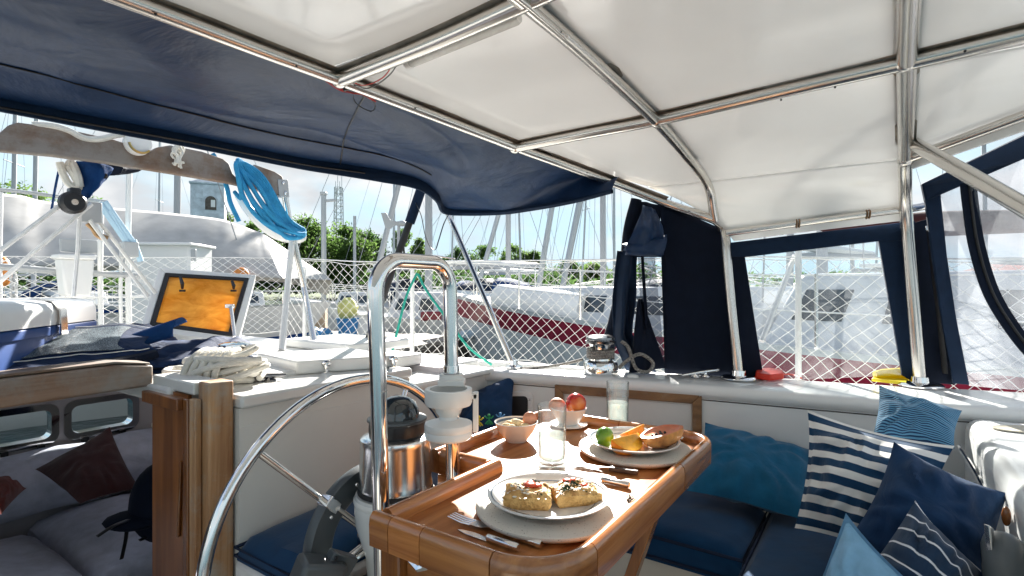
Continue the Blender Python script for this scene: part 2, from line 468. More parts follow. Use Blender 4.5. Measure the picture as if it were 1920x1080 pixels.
MAT = dict(
    gelcoat=M_basic('gelcoat', (.74, .74, .72), .22, var=.035, vscale=4, rvar=.08, bscale=9, bstr=.03),
    gelcoat_old=M_basic('worn_gelcoat', (.66, .66, .63), .42, var=.05, vscale=2.5, rvar=.10, bscale=12, bstr=.03),
    deck=M_basic('nonskid_deck', (.70, .70, .68), .5, var=.1, vscale=5, bscale=160, bstr=.25),
    sole=M_basic('cream_sole', (.62, .58, .50), .5, var=.06, vscale=4, bscale=80, bstr=.1),
    steel=M_basic('polished_steel', (.70, .68, .65), .16, metal=1, var=.05, vscale=4, rvar=.04),
    tube=M_basic('brushed_tube', (.66, .63, .59), .24, metal=1, var=.06, vscale=3, rvar=.04),
    chrome=M_basic('chrome', (.78, .77, .76), .07, metal=1, var=.04, vscale=9, rvar=.03),
    navy=M_cloth('navy_canvas', (.006, .027, .082), .40, wrinkle=.8, wscale=3.2, sheen=.03, spec=.30),
    navy_dark=M_cloth('navy_curtain', (.004, .008, .020), .8, wrinkle=.35, wscale=5, sheen=.02, spec=.15),
    navy_band=M_cloth('navy_band', (.006, .019, .048), .75, wrinkle=.2, wscale=8, sheen=.03, spec=.2),
    black=M_basic('black_plastic', (.012, .012, .014), .35, var=.1),
    rubber=M_basic('black_rubber', (.018, .018, .02), .7, var=.1),
    teal=M_cloth('teal_cotton', (.004, .100, .205), .85, wrinkle=.45, wscale=7),
    seat=M_cloth('seat_canvas', (.002, .040, .11), .85, wrinkle=.2, wscale=5, weave=500),
    dkblue=M_cloth('dark_blue_cotton', (.010, .038, .10), .9, wrinkle=.5, wscale=7, sheen=.05),
    skyblue=M_cloth('sky_blue_cotton', (.22, .43, .62), .85, wrinkle=.5, wscale=9),
    maroon=M_cloth('maroon_cotton', (.038, .005, .005), .9, wrinkle=.3),
    red_cloth=M_cloth('red_cotton', (.14, .020, .014), .9, wrinkle=.3),
    grey_sheet=M_cloth('grey_blue_sheet', (.46, .47, .56), .9, wrinkle=.6, wscale=6),
    sailcover=M_cloth('blue_acrylic', (.006, .040, .14), .85, wrinkle=.5, wscale=12, sheen=.02, spec=.15),
    pile=M_cloth('folded_navy', (.004, .018, .062), .8, wrinkle=.6, wscale=9, sheen=.02, spec=.2),
    wide=M_stripes('wide_stripes', (.006, .045, .11), (.78, .76, .72), 8.0, .48, phase=.2),
    fine=M_stripes('fine_stripes', (.008, .035, .10), (.13, .33, .50), 28.0, .5, soft=.06),
    thin=M_stripes('thin_stripes', (.016, .040, .085), (.75, .76, .78), 7.0, .12, along='v', soft=.02, phase=.1),
    varnish=M_wood('varnished_teak', (.21, .064, .018), (.45, .185, .060), 'u', .32, coat=.16, spec=.10),
    varnish_rail=M_wood('varnished_rail', (.23, .070, .018), (.58, .24, .075), 'u', .2, coat=.6, scale=1.3),
    varnish_v=M_wood('varnished_rail_across', (.23, .070, .018), (.58, .24, .075), 'v', .2, coat=.6, scale=1.3),
    varnish_z=M_wood('varnished_upright', (.13, .038, .008), (.32, .12, .030), 'z', .25, coat=.4),
    teak_grey=M_wood('weathered_teak', (.13, .075, .045), (.32, .21, .145), 'u', .7, grey=(.30, .265, .235), greyamt=.52),
    teak_beam=M_wood('worn_teak_beam', (.12, .060, .034), (.30, .19, .13), 'u', .6, grey=(.36, .31, .27), greyamt=.55),
    teak_post=M_wood('worn_teak_post', (.22, .090, .030), (.54, .32, .16), 'z', .6, grey=(.46, .40, .33), greyamt=.34),
    teak_panel=M_wood('brown_wood_panel', (.115, .034, .008), (.32, .118, .028), 'z', .3, coat=.25),
    teak_trim=M_wood('teak_trim', (.13, .060, .022), (.34, .18, .075), 'v', .45, grey=(.30, .24, .18), greyamt=.15),
    white_plastic=M_basic('white_plastic', (.80, .79, .76), .3, var=.03),
    white_rope=M_basic('white_rope', (.72, .69, .62), .9, var=.12, vscale=30, bscale=200, bstr=.4),
    white_line=M_basic('white_line', (.76, .75, .72), .85, var=.1, vscale=40),
    blue_rope=M_basic('blue_rope', (.025, .28, .53), .85, var=.16, vscale=30, bscale=180, bstr=.5),
    green_rope=M_basic('green_rope', (.02, .36, .27), .8, var=.25, vscale=60, bscale=200, bstr=.5),
    black_rope=M_basic('flecked_rope', (.03, .03, .03), .85, var=.2, vscale=180, col2=(.35, .33, .30)),
    cooler_blue=M_basic('cooler_blue', (.003, .045, .20), .55, var=.06, spec=.2),
    cooler_white=M_basic('cooler_white', (.78, .79, .80), .3, var=.03),
    grey_plastic=M_basic('grey_plastic', (.085, .098, .105), .38, var=.06),
    light_grey=M_basic('light_grey_paint', (.42, .43, .43), .4, var=.08),
    red_paint=M_basic('red_paint', (.22, .018, .03), .3, var=.1),
    hull_far=M_basic('far_white_paint', (.50, .52, .54), .3, var=.06, vscale=1),
)
# ------------------------------------------------------------------ water and far bank
m, t, out = nodes('harbour_water'); L = t.links
p = t.nodes.new('ShaderNodeBsdfPrincipled'); p.inputs['Base Color'].default_value = (.012, .055, .065, 1); p.inputs['Roughness'].default_value = .06
n = N(t, 'ShaderNodeTexNoise', Scale=1.6, Detail=6.0, Roughness=.6); L.new(coords(t, (1, 1, 1)), n.inputs['Vector'])
L.new(bump(t, n.outputs['Fac'], .5, .12), p.inputs['Normal']); L.new(p.outputs[0], out.inputs['Surface'])
MAT['water'] = m
MAT['bank'] = M_basic('grassy_bank', (.07, .10, .035), .95, var=.4, vscale=.3, bscale=3, bstr=.8)
mb = MB(); mb.add([(-900, -300, WATER_Z), (900, -300, WATER_Z), (900, 1500, WATER_Z), (-900, 1500, WATER_Z)], [(0, 1, 2, 3)])
struct('water', mb, MAT['water'], smooth=False)
mb = MB()
def bank(u_, v_):
    x = lerp(-260, 260, u_); y = lerp(62, 420, v_)
    y += 6 * nz((x * .03, 0, 0)) * (1 - v_)
    z = WATER_Z - .4 + min(1, v_ * 14) * 1.5 + 2.5 * v_ + .5 * nz((x * .05, y * .05, 0))
    return V((x, y, z))
mb.grid(bank, 60, 24)
struct('far_bank', mb, MAT['bank'])

# ------------------------------------------------------------------ the yacht's moulded decks and cockpit
INNER = [(1.52, -3.25), (1.66, -2.2), (1.70, -1.6), (1.715, -1.31), (1.744, -1.17), (1.86, -.495), (1.928, .005), (2.006, .331), (2.10, .8), (2.2, 1.5)]
OUTER = [(1.70, -3.25), (1.80, -2.2), (1.84, -1.6), (1.855, -1.31), (1.885, -1.17), (2.15, -.45), (2.25, 0.0), (2.34, .35), (2.44, .8), (2.52, 1.5)]
HULL = [(2.10, -3.3), (2.30, -2.4), (2.42, -1.4), (2.52, -.6), (2.60, .2), (2.66, .9), (2.68, 1.6)]
def a_at(tab, b): return pw([(y, x) for x, y in tab], b)
CZ = -.33
mb = MB()
path = []; bs = [i * .05 for i in range(-26, 31)]
rows = []
for b in [-1.31] + bs[1:]:
    ai, ao = a_at(INNER, b), a_at(OUTER, b)
    rows.append([B(ai, b, -.76), B(ai + .0, b, CZ - .045), B(ai - .012, b, CZ - .040), B(ai - .018, b, CZ - .022), B(ai - .012, b, CZ - .006), B(ai + .012, b, CZ),
                 B(ao - .02, b, CZ - .004), B(ao, b, CZ - .02), B(ao + .015, b, -.62)])
vs = [q for r_ in rows for q in r_]; k = len(rows[0]); fs = []
for i in range(len(rows) - 1):
    for j in range(k - 1): fs.append((i * k + j, (i + 1) * k + j, (i + 1) * k + j + 1, i * k + j + 1))
mb.add(vs, fs)
struct('cockpit_coaming', mb, MAT['gelcoat'], angle=60)

mb = MB(); mb.tube([B(a_at(INNER, b) + .0005, b, CZ - .050) for b in bs[1:]], .0022, 5)
MAT['joint'] = M_basic('dark_joint', (.10, .09, .08), .8, var=.5, vscale=15)
struct('coaming_joint', mb, MAT['joint'])
# side deck with its hull edge and toe rail
mb = MB(); rows = []
for b in [-3.3 + .2 * i for i in range(25)]:
    ah = a_at(HULL, b)
    rows.append([B(1.5 if b < -1.5 else a_at(OUTER, b) - .01, b, -.44), B(ah - .05, b, -.44), B(ah - .05, b, -.40), B(ah, b, -.40), B(ah, b, -.46), B(ah + .02, b, -.60), B(ah - .10, b, WATER_Z - .3)])
vs = [q for r_ in rows for q in r_]; k = len(rows[0]); fs = []
for i in range(len(rows) - 1):
    for j in range(k - 1): fs.append((i * k + j, (i + 1) * k + j, (i + 1) * k + j + 1, i * k + j + 1))
mb.add(vs, fs)
struct('side_deck', mb, MAT['deck'], angle=30)

# afterdeck above the aft cabin, bridge deck in front of it, and the athwartships cockpit wall
mb = MB()
mb.box(-1.6, .62, -3.25, -1.61, -.262, -.228)
mb.box(.62, 1.535, -2.26, -1.48, -.30, -.255); mb.box(.62, 1.535, -3.25, -2.76, -.30, -.255); mb.box(.62, .80, -2.76, -2.26, -.30, -.255); mb.box(1.30, 1.535, -2.76, -2.26, -.30, -.255)
struct('afterdeck', mb, MAT['deck'], bevel=.008)
mb = MB(); mb.box(.705, 1.29, -1.48, -1.29, -.30, -.268)
struct('bridge_deck', mb, MAT['gelcoat'], bevel=.008)
mb = MB(); mb.box(1.292, 1.74, -1.48, -1.275, -.345, -.322)
struct('deck_ledge', mb, MAT['gelcoat'], bevel=.008)
mb = MB(); mb.box(1.536, 1.90, -3.25, -1.48, -.44, -.318)
struct('deck_step', mb, MAT['deck'], bevel=.01)
mb = MB(); mb.box(.705, 1.735, -1.36, -1.30, -1.15, -.345); mb.box(.705, 1.288, -1.36, -1.302, -.345, -.30)
struct('cockpit_aft_wall', mb, MAT['gelcoat_old'], smooth=False)

# seat mouldings and sole
mb = MB(); mb.box(.69, 1.72, -1.30, -1.03, -1.15, -.666)
struct('helm_seat_base', mb, MAT['gelcoat'], bevel=.012)
mb = MB(); mb.box(1.41, 1.93, -1.03, .22, -1.15, -.727)
struct('side_seat_base', mb, MAT['sole'], bevel=.012)
mb = MB(); mb.box(.78, 1.41, -.24, .22, -1.15, -.727)
struct('forward_seat_base', mb, MAT['sole'], bevel=.012)
mb = MB(); mb.box(-1.2, 1.95, -1.40, .9, -1.2, -1.12)
struct('cockpit_sole', mb, MAT['sole'], smooth=False)

# moulded forward wall with its flat top
mb = MB(); mb.box(.55, 1.975, .20, 1.2, -1.15, -.362)
struct('cockpit_forward_wall', mb, MAT['gelcoat'], bevel=.035, seg=4)

# ------------------------------------------------------------------ aft cabin shell (seen through the companionway)
MAT['cabin_paint'] = M_basic('cabin_paint', (.46, .43, .45), .6, var=.08, vscale=4)
CB = -3.0
def q4(pts): return [PB(x, y, CB) for x, y in pts]
PORTS = [[(122, 758), (255, 752), (257, 800), (121, 810)], [(-30, 782), (106, 768), (107, 817), (-32, 832)]]
def hole(pl, pts):
    ps = [ab(PB(x, y, CB)) + (PB(x, y, CB).z,) for x, y in pts]
    return (min(q[0] for q in ps), max(q[0] for q in ps), min(q[2] for q in ps), max(q[2] for q in ps))
H1, H2 = hole(CB, PORTS[0]), hole(CB, PORTS[1])
z0 = (min(H1[2], H2[2]) + .03); z1 = (max(H1[3], H2[3]) - .03)
z0, z1 = (H1[2] + H2[2]) / 2, (H1[3] + H2[3]) / 2
H1 = (H1[0] + .02, H1[1] - .02, z0 + .008, z1 - .008); H2 = (H2[0] + .02, H2[1] - .02, z0 + .008, z1 - .008)
mb = MB()
mb.box(-1.2, 1.75, CB - .05, CB, -1.5, H1[2]); mb.box(-1.2, 1.75, CB - .05, CB, H1[3], -.30)
mb.box(-1.2, H2[0], CB - .05, CB, H1[2], H1[3]); mb.box(H2[1], H1[0], CB - .05, CB, H1[2], H1[3]); mb.box(H1[1], 1.75, CB - .05, CB, H1[2], H1[3])
struct('cabin_aft_wall', mb, MAT['cabin_paint'], smooth=False)
mb = MB(); mb.box(1.50, 1.56, CB, -1.36, -1.5, -.30)
struct('cabin_side_wall', mb, MAT['cabin_paint'], smooth=False)
mb = MB(); mb.box(-1.25, -1.2, CB, -1.36, -1.5, -.30)
struct('cabin_far_side_wall', mb, MAT['cabin_paint'], smooth=False)
mb = MB(); mb.box(-1.2, 1.5, CB, -1.36, -1.5, -1.45)
struct('cabin_floor', mb, MAT['teak_panel'], smooth=False)
mb = MB(); mb.box(-1.25, -.45, -1.40, -1.30, -1.5, -.27)
struct('cockpit_aft_wall_near', mb, MAT['gelcoat_old'], smooth=False)

for i, (h, lab) in enumerate(((H1, 'rounded steel portlight in the dark cabin, above the dark red pillow'), (H2, 'rounded steel portlight in the dark cabin at the left picture edge'))):
    a0, a1, zz0, zz1 = h; w, hh = a1 - a0, zz1 - zz0
    c = B((a0 + a1) / 2, CB, (zz0 + zz1) / 2)
    T = thing('portlight', c, lab, 'porthole', 'portlights in the aft cabin')
    def rr(gw, gh, r, bb):
        pts = []
        for (sx, sz, st) in ((1, 1, 0), (-1, 1, 90), (-1, -1, 180), (1, -1, 270)):
            for k in range(7):
                an = math.radians(st + 15 * k)
                pts.append(B((a0 + a1) / 2 + sx * (gw / 2 - r) + r * math.cos(an), bb, (zz0 + zz1) / 2 + sz * (gh / 2 - r) + r * math.sin(an)))
        return pts
    mb = MB()
    o1, i1 = rr(w + .05, hh + .05, .045, CB + .012), rr(w - .004, hh - .004, .03, CB + .012)
    o0, i0 = rr(w + .05, hh + .05, .045, CB + .001), rr(w - .004, hh - .004, .03, CB - .05)
    n = len(o1); mb.add(o1 + i1 + o0 + i0, [f for k in range(n) for f in ((k, (k + 1) % n, n + (k + 1) % n, n + k), (k, (k + 1) % n, 2 * n + (k + 1) % n, 2 * n + k), (n + k, n + (k + 1) % n, 3 * n + (k + 1) % n, 3 * n + k))])
    mk('portlight_frame', mb, MAT['chrome'], T, angle=30)
    if 'glass' not in MAT: MAT['glass'] = M_clear('window_glass', (.95, .98, .98))
    mb = MB(); mb.prism(rr(w - .006, hh - .006, .03, CB - .012), UB * .004)
    mk('pane', mb, MAT['glass'], T, smooth=False)
    for k in (-1, 1):
        mb = MB(); mb.boxv(B((a0 + a1) / 2 + k * w * .3, CB + .02, zz0 - .03), UA * .012, UB * .008, UZ * .012); mb.tube([B((a0 + a1) / 2 + k * w * .3, CB + .02, zz0 - .02), B((a0 + a1) / 2 + k * w * .3, CB + .03, zz0 - .06)], .006, 6)
        mk('clamp', mb, MAT['black'], T)

# bedding
def cushion_block(mb, a0, a1, b0, b1, z0, z1, puff=.02, n=16, seed=0):
    """soft block: rounded rectangle in plan with a domed, slightly wrinkled top"""
    def top(u_, v_):
        a = lerp(a0, a1, u_); b = lerp(b0, b1, v_)
        e = min(u_, 1 - u_) * (a1 - a0); g = min(v_, 1 - v_) * (b1 - b0); r = .03
        dz = 0
        for x in (e, g):
            if x < r: dz -= r - math.sqrt(max(0, r * r - (r - x) ** 2))
        dome = puff * (1 - (2 * u_ - 1) ** 4) * (1 - (2 * v_ - 1) ** 4)
        w = .010 * nz((a * 5, b * 5, seed)) + .006 * nz((a * 12, b * 8, seed + 3))
        return B(a, b, z1 + dz * .8 + dome + w)
    mb.grid(top, n, n)
    o = len(mb.v) - (n + 1) ** 2; w = n + 1
    edge = [i for i in range(w)] + [w - 1 + w * j for j in range(1, w)] + [w * (w - 1) + i for i in range(w - 2, -1, -1)] + [w * j for j in range(w - 2, 0, -1)]
    base = [mb.v[o + e] for e in edge]; bo = len(mb.v)
    for e, p_ in zip(edge, base):
        mb.v.append(V((p_.x, p_.y, z0))); mb.uv[len(mb.v) - 1] = (0, 0)
    L_ = len(edge)
    for i in range(L_): mb.f.append((o + edge[i], o + edge[(i + 1) % L_], bo + (i + 1) % L_, bo + i))
    mb.f.append(tuple(bo + i for i in range(L_)))
    return mb
T = thing('berth', B(.4, -2.4, -1.45), 'grey blue sheeted berth in the dark aft cabin', 'bed')
mb = MB(); mb.box(-1.2, 1.5, CB, -2.14, -1.45, -1.12); mb.box(-1.2, .67, -2.14, -1.80, -1.45, -1.12); mk('berth_base', mb, MAT['cabin_paint'], T, smooth=False)
mk('mattress', cushion_block(MB(), -.55, .665, CB + .25, -1.78, -1.12, -.945, puff=.05, n=30, seed=2), MAT['grey_sheet'], T)
mk('mattress', cushion_block(MB(), .685, 1.48, CB + .10, -2.13, -1.12, -.965, puff=.045, n=30, seed=5), MAT['grey_sheet'], T)
mb = MB()
def bolster(u_, v_):
    a = lerp(-.75, 1.45, u_); an = v_ * math.pi * 1.0
    r = .115 + .012 * nz((a * 4, v_ * 2, 1))
    return B(a, CB + .03 + .20 * math.sin(an) * .9 + .02, -.95 + .26 * (1 - math.cos(an)) / 2 + .012 * nz((a * 6, 0, 4)))
mb.grid(bolster, 40, 12)
mk('bolster', mb, MAT['grey_sheet'], T)

# ------------------------------------------------------------------ cushions and pillows
def pillow(name, corners, thick, mat, label, group, seed=0, n=30, pinch=.07, normal_flip=False, squash=2.2, flange=0, wr=1.0):
    """four corners in order (0,0) (1,0) (1,1) (0,1)"""
    c = [V(x) for x in corners]
    nn = (c[1] - c[0]).cross(c[3] - c[0]).normalized()
    size = ((c[1] - c[0]).length + (c[3] - c[0]).length) / 2
    def pos(u_, v_, side):
        s_, t_ = u_ * 2 - 1, v_ * 2 - 1
        # edges pull in between the corners
        su = s_ * (1 - pinch * (1 - t_ * t_) * abs(s_)); tv = t_ * (1 - pinch * (1 - s_ * s_) * abs(t_))
        uu, vv = (su + 1) / 2, (tv + 1) / 2
        base = c[0].lerp(c[1], uu).lerp(c[3].lerp(c[2], uu), vv)
        fl = flange
        es, et = min(1, abs(s_) / (1 - fl)), min(1, abs(t_) / (1 - fl))
        prof = (max(0, 1 - es ** squash) ** .72) * (max(0, 1 - et ** squash) ** .72)
        w = nz((u_ * 3.2 + seed, v_ * 3.2, seed * 2)) * .16 + nz((u_ * 8 + seed, v_ * 7, side)) * .07
        ed = (1 - prof) * prof * 5
        rad = math.sin((math.atan2(t_, s_) * 9) + nz((u_ * 4, v_ * 4, seed)) * 5) * .10 * ed
        h = thick / 2 * prof * (1 + (w + rad) * wr)
        droop = .02 * size * nz((u_ * 2, v_ * 2, seed + 9))
        return base + nn * (h * side + droop)
    mb = MB()
    mb.grid(lambda a_, b_: pos(a_, b_, 1), n, n)
    mb.grid(lambda a_, b_: pos(a_, b_, -1), n, n)
    o = mk(name, mb, mat, angle=80)
    o['label'] = label; o['category'] = 'pillow'; o['group'] = group
    return o
GP = 'pillows on the cockpit seats'
MAT['piping'] = M_basic('navy_piping', (.003, .014, .045), .9)
def seat_cushion(a0, a1, b0, b1, z0, z1, seed):
    T = thing('seat_cushion', B((a0 + a1) / 2, (b0 + b1) / 2, z0), '', 'cushion')
    mk('cushion_body', cushion_block(MB(), a0, a1, b0, b1, z0, z1, puff=.014, n=24, seed=seed), MAT['seat'], T)
    for z in (z1 - .022, z0 + .012):
        mb = MB(); r = .003; mb.tube([B(a0 - r, b0 - r, z), B(a1 + r, b0 - r, z), B(a1 + r, b1 + r, z), B(a0 - r, b1 + r, z)], .0042, 6, closed=True); mk('piping', mb, MAT['piping'], T)
    return T
o = seat_cushion(.695, 1.36, -1.293, -1.04, -.666, -.612, 1)
tag(o, 'dark blue seat cushion behind the steering wheel, against the white wall', 'cushion', 'blue seat cushions')
o = seat_cushion(1.385, 1.74, -1.0, -.274, -.727, -.640, 3)
tag(o, 'dark blue seat cushion under the teal pillow, beside the table', 'cushion', 'blue seat cushions')
o = seat_cushion(.80, 1.88, -.260, .193, -.727, -.645, 4)
tag(o, 'dark blue seat cushion under the pile of striped and navy pillows', 'cushion', 'blue seat cushions')
pillow('pillow', [P(1288, 920, 1.50), P(1516, 978, 1.40), P(1538, 846, 1.66), P(1322, 792, 1.74)], .13, MAT['teal'], 'plain teal oblong pillow leaning on the white wall beside the table', GP, 1, wr=1.4)
pillow('pillow', [P(1634, 826, 1.36), P(1790, 842, 1.24), P(1804, 770, 1.32), P(1648, 722, 1.47)], .085, MAT['fine'], 'small pillow with fine blue stripes in the corner under the coaming', GP, 2, wr=1.6)
pillow('pillow', [P(1490, 990, 1.27), P(1722, 1075, 1.10), P(1790, 836, 1.20), P(1514, 768, 1.36)], .20, MAT['wide'], 'pillow with broad navy and white stripes', GP, 3, flange=.06, wr=1.7, pinch=.10)
pillow('pillow', [P(1590, 1010, 1.08), P(1850, 1180, .92), P(1890, 925, 1.02), P(1676, 828, 1.12)], .16, MAT['dkblue'], 'plain dark blue pillow leaning between the broad striped one and the white wall', GP, 4, wr=1.6, pinch=.10)
pillow('pillow', [P(1590, 1110, .92), P(1780, 1260, .82), P(1840, 1070, .88), P(1716, 938, .96)], .15, MAT['thin'], 'navy pillow with thin white lines in front of the plain dark blue one', GP, 5, wr=1.5)
pillow('pillow', [P(1500, 1160, .93), P(1690, 1300, .78), P(1742, 1125, .80), P(1586, 962, .92)], .10, MAT['skyblue'], 'plain light blue pillow at the bottom picture edge', GP, 6, flange=.09)
# corner pillow with its little embroidered figures
T = thing('pillow', P(925, 790, 2.0), 'navy corner pillow with small coloured figures behind the white cup holder', 'pillow', GP)
cc = [P(838, 835, 1.93), P(962, 810, 1.96), P(966, 700, 2.12), P(872, 742, 2.10)]
o = pillow('pillow_cover', cc, .12, MAT['dkblue'], '', GP, 7)
for k_ in ('label', 'category', 'group'): del o[k_]
o.parent = T; o.location -= T.location
MAT['yellow_thread'] = M_basic('yellow_thread', (.65, .55, .03), .8); MAT['green_thread'] = M_basic('green_thread', (.03, .33, .12), .8)
MAT['blue_thread'] = M_basic('blue_thread', (.10, .33, .65), .8)
for (px, py), mt in zip(((898, 789), (917, 786), (938, 783)), ('yellow_thread', 'green_thread', 'blue_thread')):
    mb = MB(); d_ = 1.855
    q = lambda x, y: P(px + x, py + y, d_)
    mb.ball(q(0, -7), .0055, 8, 6)
    for pth in ([(0, -5), (0, 3)], [(-8, -6), (-4, -2), (0, -3), (4, -2), (8, -6)], [(-7, 9), (-3, 4), (0, 2), (3, 4), (7, 9)], [(-3, 10), (0, 5), (3, 10)]):
        mb.tube([q(*a) for a in pth], .0028, 5)
    mk('embroidered_figure', mb, MAT[mt], T)

# pillows and bag in the cabin
pillow('pillow', [PB(150, 945, -2.30), PB(262, 915, -2.35), PB(206, 800, -2.75), PB(66, 880, -2.7)], .10, MAT['maroon'], 'dark red pillow on the berth below the portlight', 'pillows in the cabin', 8)
pillow('pillow', [PB(-70, 960, -2.3), PB(2, 965, -2.3), PB(50, 915, -2.6), PB(-30, 890, -2.7)], .10, MAT['red_cloth'], 'reddish pillow catching the light at the left end of the berth', 'pillows in the cabin', 9)
T = thing('backpack', PB(300, 960, -2.1), 'black bag with loose straps on the cabin berth', 'bag')
mb = MB(); mb.ball(PB(310, 938, -2.05), .14, 16, 12, .75, .8, 1.0); mk('bag_body', mb, MAT['navy_dark'], T)
mb = MB(); mb.ball(PB(252, 975, -2.05), .075, 14, 8, 1.3, .9, .35); mk('bag_flap', mb, MAT['navy_dark'], T)
for pth in ([(250, 972), (215, 985), (182, 1006)], [(238, 985), (236, 1010), (228, 1048)], [(305, 990), (280, 1005), (262, 1013)]):
    mb = MB(); mb.tube(smooth_path([PB(x, y, -2.02 + .002 * i) for i, (x, y) in enumerate(pth)]), .010, 6, squash=.35); mk('bag_strap', mb, MAT['black'], T)
mb = MB(); mb.boxv(PB(292, 797, CB + .01), UA * .02, UB * .004, UZ * .015)
mb.boxv(PB(292, 797, CB + .014), UA * .012, UB * .004, UZ * .022)
tag(mk('notched_plate', mb, MAT['white_plastic'], bevel=.002), 'small white notched plate on the dark cabin wall', 'plate')

# ------------------------------------------------------------------ companionway
T = thing('companionway', B(.6, -1.5, -.9), 'worn teak companionway surround round the dark cabin opening', 'companionway')
mb = MB(); mb.prism([B(-.6, -1.60, -.285), B(.635, -1.60, -.262), B(.635, -1.60, -.207), B(.55, -1.60, -.197), B(-.6, -1.60, -.224)], UB * -.05)
mk('hatch_beam', mb, MAT['teak_beam'], T, bevel=.006)
mb = MB(); mb.prism([B(-.6, -1.607, -.222), B(.55, -1.607, -.195), B(.63, -1.607, -.205), B(.63, -1.607, -.200), B(.55, -1.607, -.188), B(-.6, -1.607, -.214)], UB * -.08)
mk('hatch_lid_edge', mb, MAT['teak_grey'], T, bevel=.003)
mb = MB(); mb.box(.632, .700, -1.6, -1.372, -.262, -.232); mk('runner', mb, MAT['gelcoat_old'], T, bevel=.004)
mb = MB(); mb.box(.640, .700, -1.37, -1.315, -1.15, -.228); mk('post', mb, MAT['teak_post'], T, bevel=.005)
mb = MB(); mb.box(.622, .638, -1.375, -1.345, -1.15, -.268); mk('trim', mb, MAT['teak_post'], T, bevel=.003)
mb = MB(); mb.box(.618, .632, -1.40, -1.376, -1.15, -.270); mk('trim', mb, MAT['varnish_z'], T, bevel=.003)
mb = MB(); mb.box(.632, .640, -1.60, -1.40, -1.15, -.264); mk('side_panel', mb, MAT['teak_panel'], T, smooth=False)
mb = MB(); mb.box(.606, .632, -1.60, -1.402, -.30, -.270); mk('header', mb, MAT['teak_panel'], T, bevel=.003)
mb = MB(); mb.tube([B(.627, -1.425, -.43), B(.627, -1.44, -.62)], .006, 8, squash=.6); mk('latch_batten', mb, MAT['varnish_z'], T)
# ------------------------------------------------------------------ bimini: tubes and white top
ROOF = [(-1.5, .42), (-.6, .455), (0, .492), (.4, .512), (.82, .520), (1.18, .513), (1.5, .479), (1.8, .428), (1.93, .398), (2.0, .372), (2.04, .33), (2.07, .255), (2.12, .22)]
def zr(a): return pw(ROOF, a)
def on_roof(px, py, off=0.0):
    d = D(px, py); lo, hi = .25, 3.2
    f = lambda y: d.z * y - (zr(d.dot(UA) * y) + off)
    best = None; prev = f(lo); y = lo
    while y < hi:
        y2 = y + .01; cur = f(y2)
        if prev <= 0 < cur:
            t = -prev / (cur - prev); return d * (y + .01 * t)
        prev = cur; y = y2
    return d * hi
A_PX = [(-420, -248), (-200, -165), (0, -90), (240, 0), (400, 60), (500, 98), (635, 148), (800, 211), (965, 275), (1050, 306), (1150, 343), (1250, 381), (1320, 405), (1345, 416)]
A_PTS = [on_roof(x, y) for x, y in A_PX]
for q in A_PTS: pass
BIM = thing('bimini', B(.8, 0, .5), 'white cockpit awning on a frame of steel tubes, filling the top of the picture', 'awning')
MAT['bimini_top'] = M_basic('glossy_white_awning', (.84, .84, .83), .16, var=.03, vscale=2.2, bscale=4.0, bstr=.14, trans=.23, spec=.5, coat=.25)
tube_r = .0165
BASE1 = P(1385, 709, 1.94); BASE2 = P(1725, 724, 1.80)
def tube_part(name, pts, r=tube_r, n=14, k=8, mat='tube'):
    mb = MB(); mb.tube(smooth_path(pts, k), r, n); return mk(name, mb, MAT[mat], BIM)
# front bow with its leg down to the coaming
eave1 = A_PTS[-1]
leg1 = [eave1 + V((.024, .012, -.028)), P(1360, 452, 1.965), P(1372, 580, 1.95), BASE1 + UZ * .01]
tube_part('front_bow', A_PTS + leg1)
# second bow: over the roof towards the viewer
bow2 = [BASE2 + UZ * .01, P(1712, 560, 1.79), P(1699, 400, 1.775), P(1697, 325, on_roof(1697, 322).y + .02)] + [on_roof(x, y) for x, y in ((1698, 280), (1699, 200), (1700, 118), (1703, 40), (1707, -60), (1712, -200))]
tube_part('second_bow', bow2, .0185)
# fore-and-aft tubes
tube_part('ridge_tube', [on_roof(635, 150), on_roof(800, 85), on_roof(975, 8), on_roof(1100, -52), on_roof(1300, -170)], .018)
tube_part('roof_tube', [on_roof(965, 277), on_roof(1100, 250), on_roof(1230, 225), on_roof(1460, 172), on_roof(1690, 120), on_roof(1920, 66), on_roof(2100, 22)], .017)
cross = [on_roof(860, -100), on_roof(985, 5), on_roof(1100, 104), on_roof(1230, 226), on_roof(1300, 307), on_roof(1322, 338), on_roof(1332, 362), on_roof(1337, 392), eave1 + V((-.008, 0, .004))]
tube_part('middle_bow', cross, .0165)
tube_part('strap_bar', [on_roof(935, -30, -.012), on_roof(985, 6, -.014), on_roof(1060, 70, -.012)], .006)
e0, e1, e2 = P(1361, 437, 1.955), P(1530, 414, 1.87), P(1700, 392, 1.782)
tube_part('eave_tube', [e0, e1, e2, P(1735, 386, 1.768)], .0125)
E2A, E2B = on_roof(1708, 296), on_roof(1920, 217)
tube_part('eave_tube', [E2A, E2A.lerp(E2B, .5), E2B, E2B + (E2B - E2A) * .7], .0135)
tube_part('brace', [P(1700, 262, 1.56), P(1810, 324, 1.27), P(1920, 388, 1.06), P(2060, 468, .84)], .0185)
for c_, r_ in ((BASE1, .062), (BASE2, .066)):
    mb = MB(); mb.lathe(V((c_.x, c_.y, CZ + .001)), [(0, 0), (r_, 0), (r_, .004), (r_ - .006, .009), (.026, .012), (.024, .03), (0, .03)], 28)
    mk('deck_flange', mb, MAT['chrome'], BIM)
for px, py in ((1698, 300), (1698, 118), (1232, 226), (966, 277), (637, 150)):
    mb = MB(); c_ = on_roof(px, py); mb.ball(c_, .0225, 14, 10, 1, 1, .9); mk('weld_joint', mb, MAT['tube'], BIM)
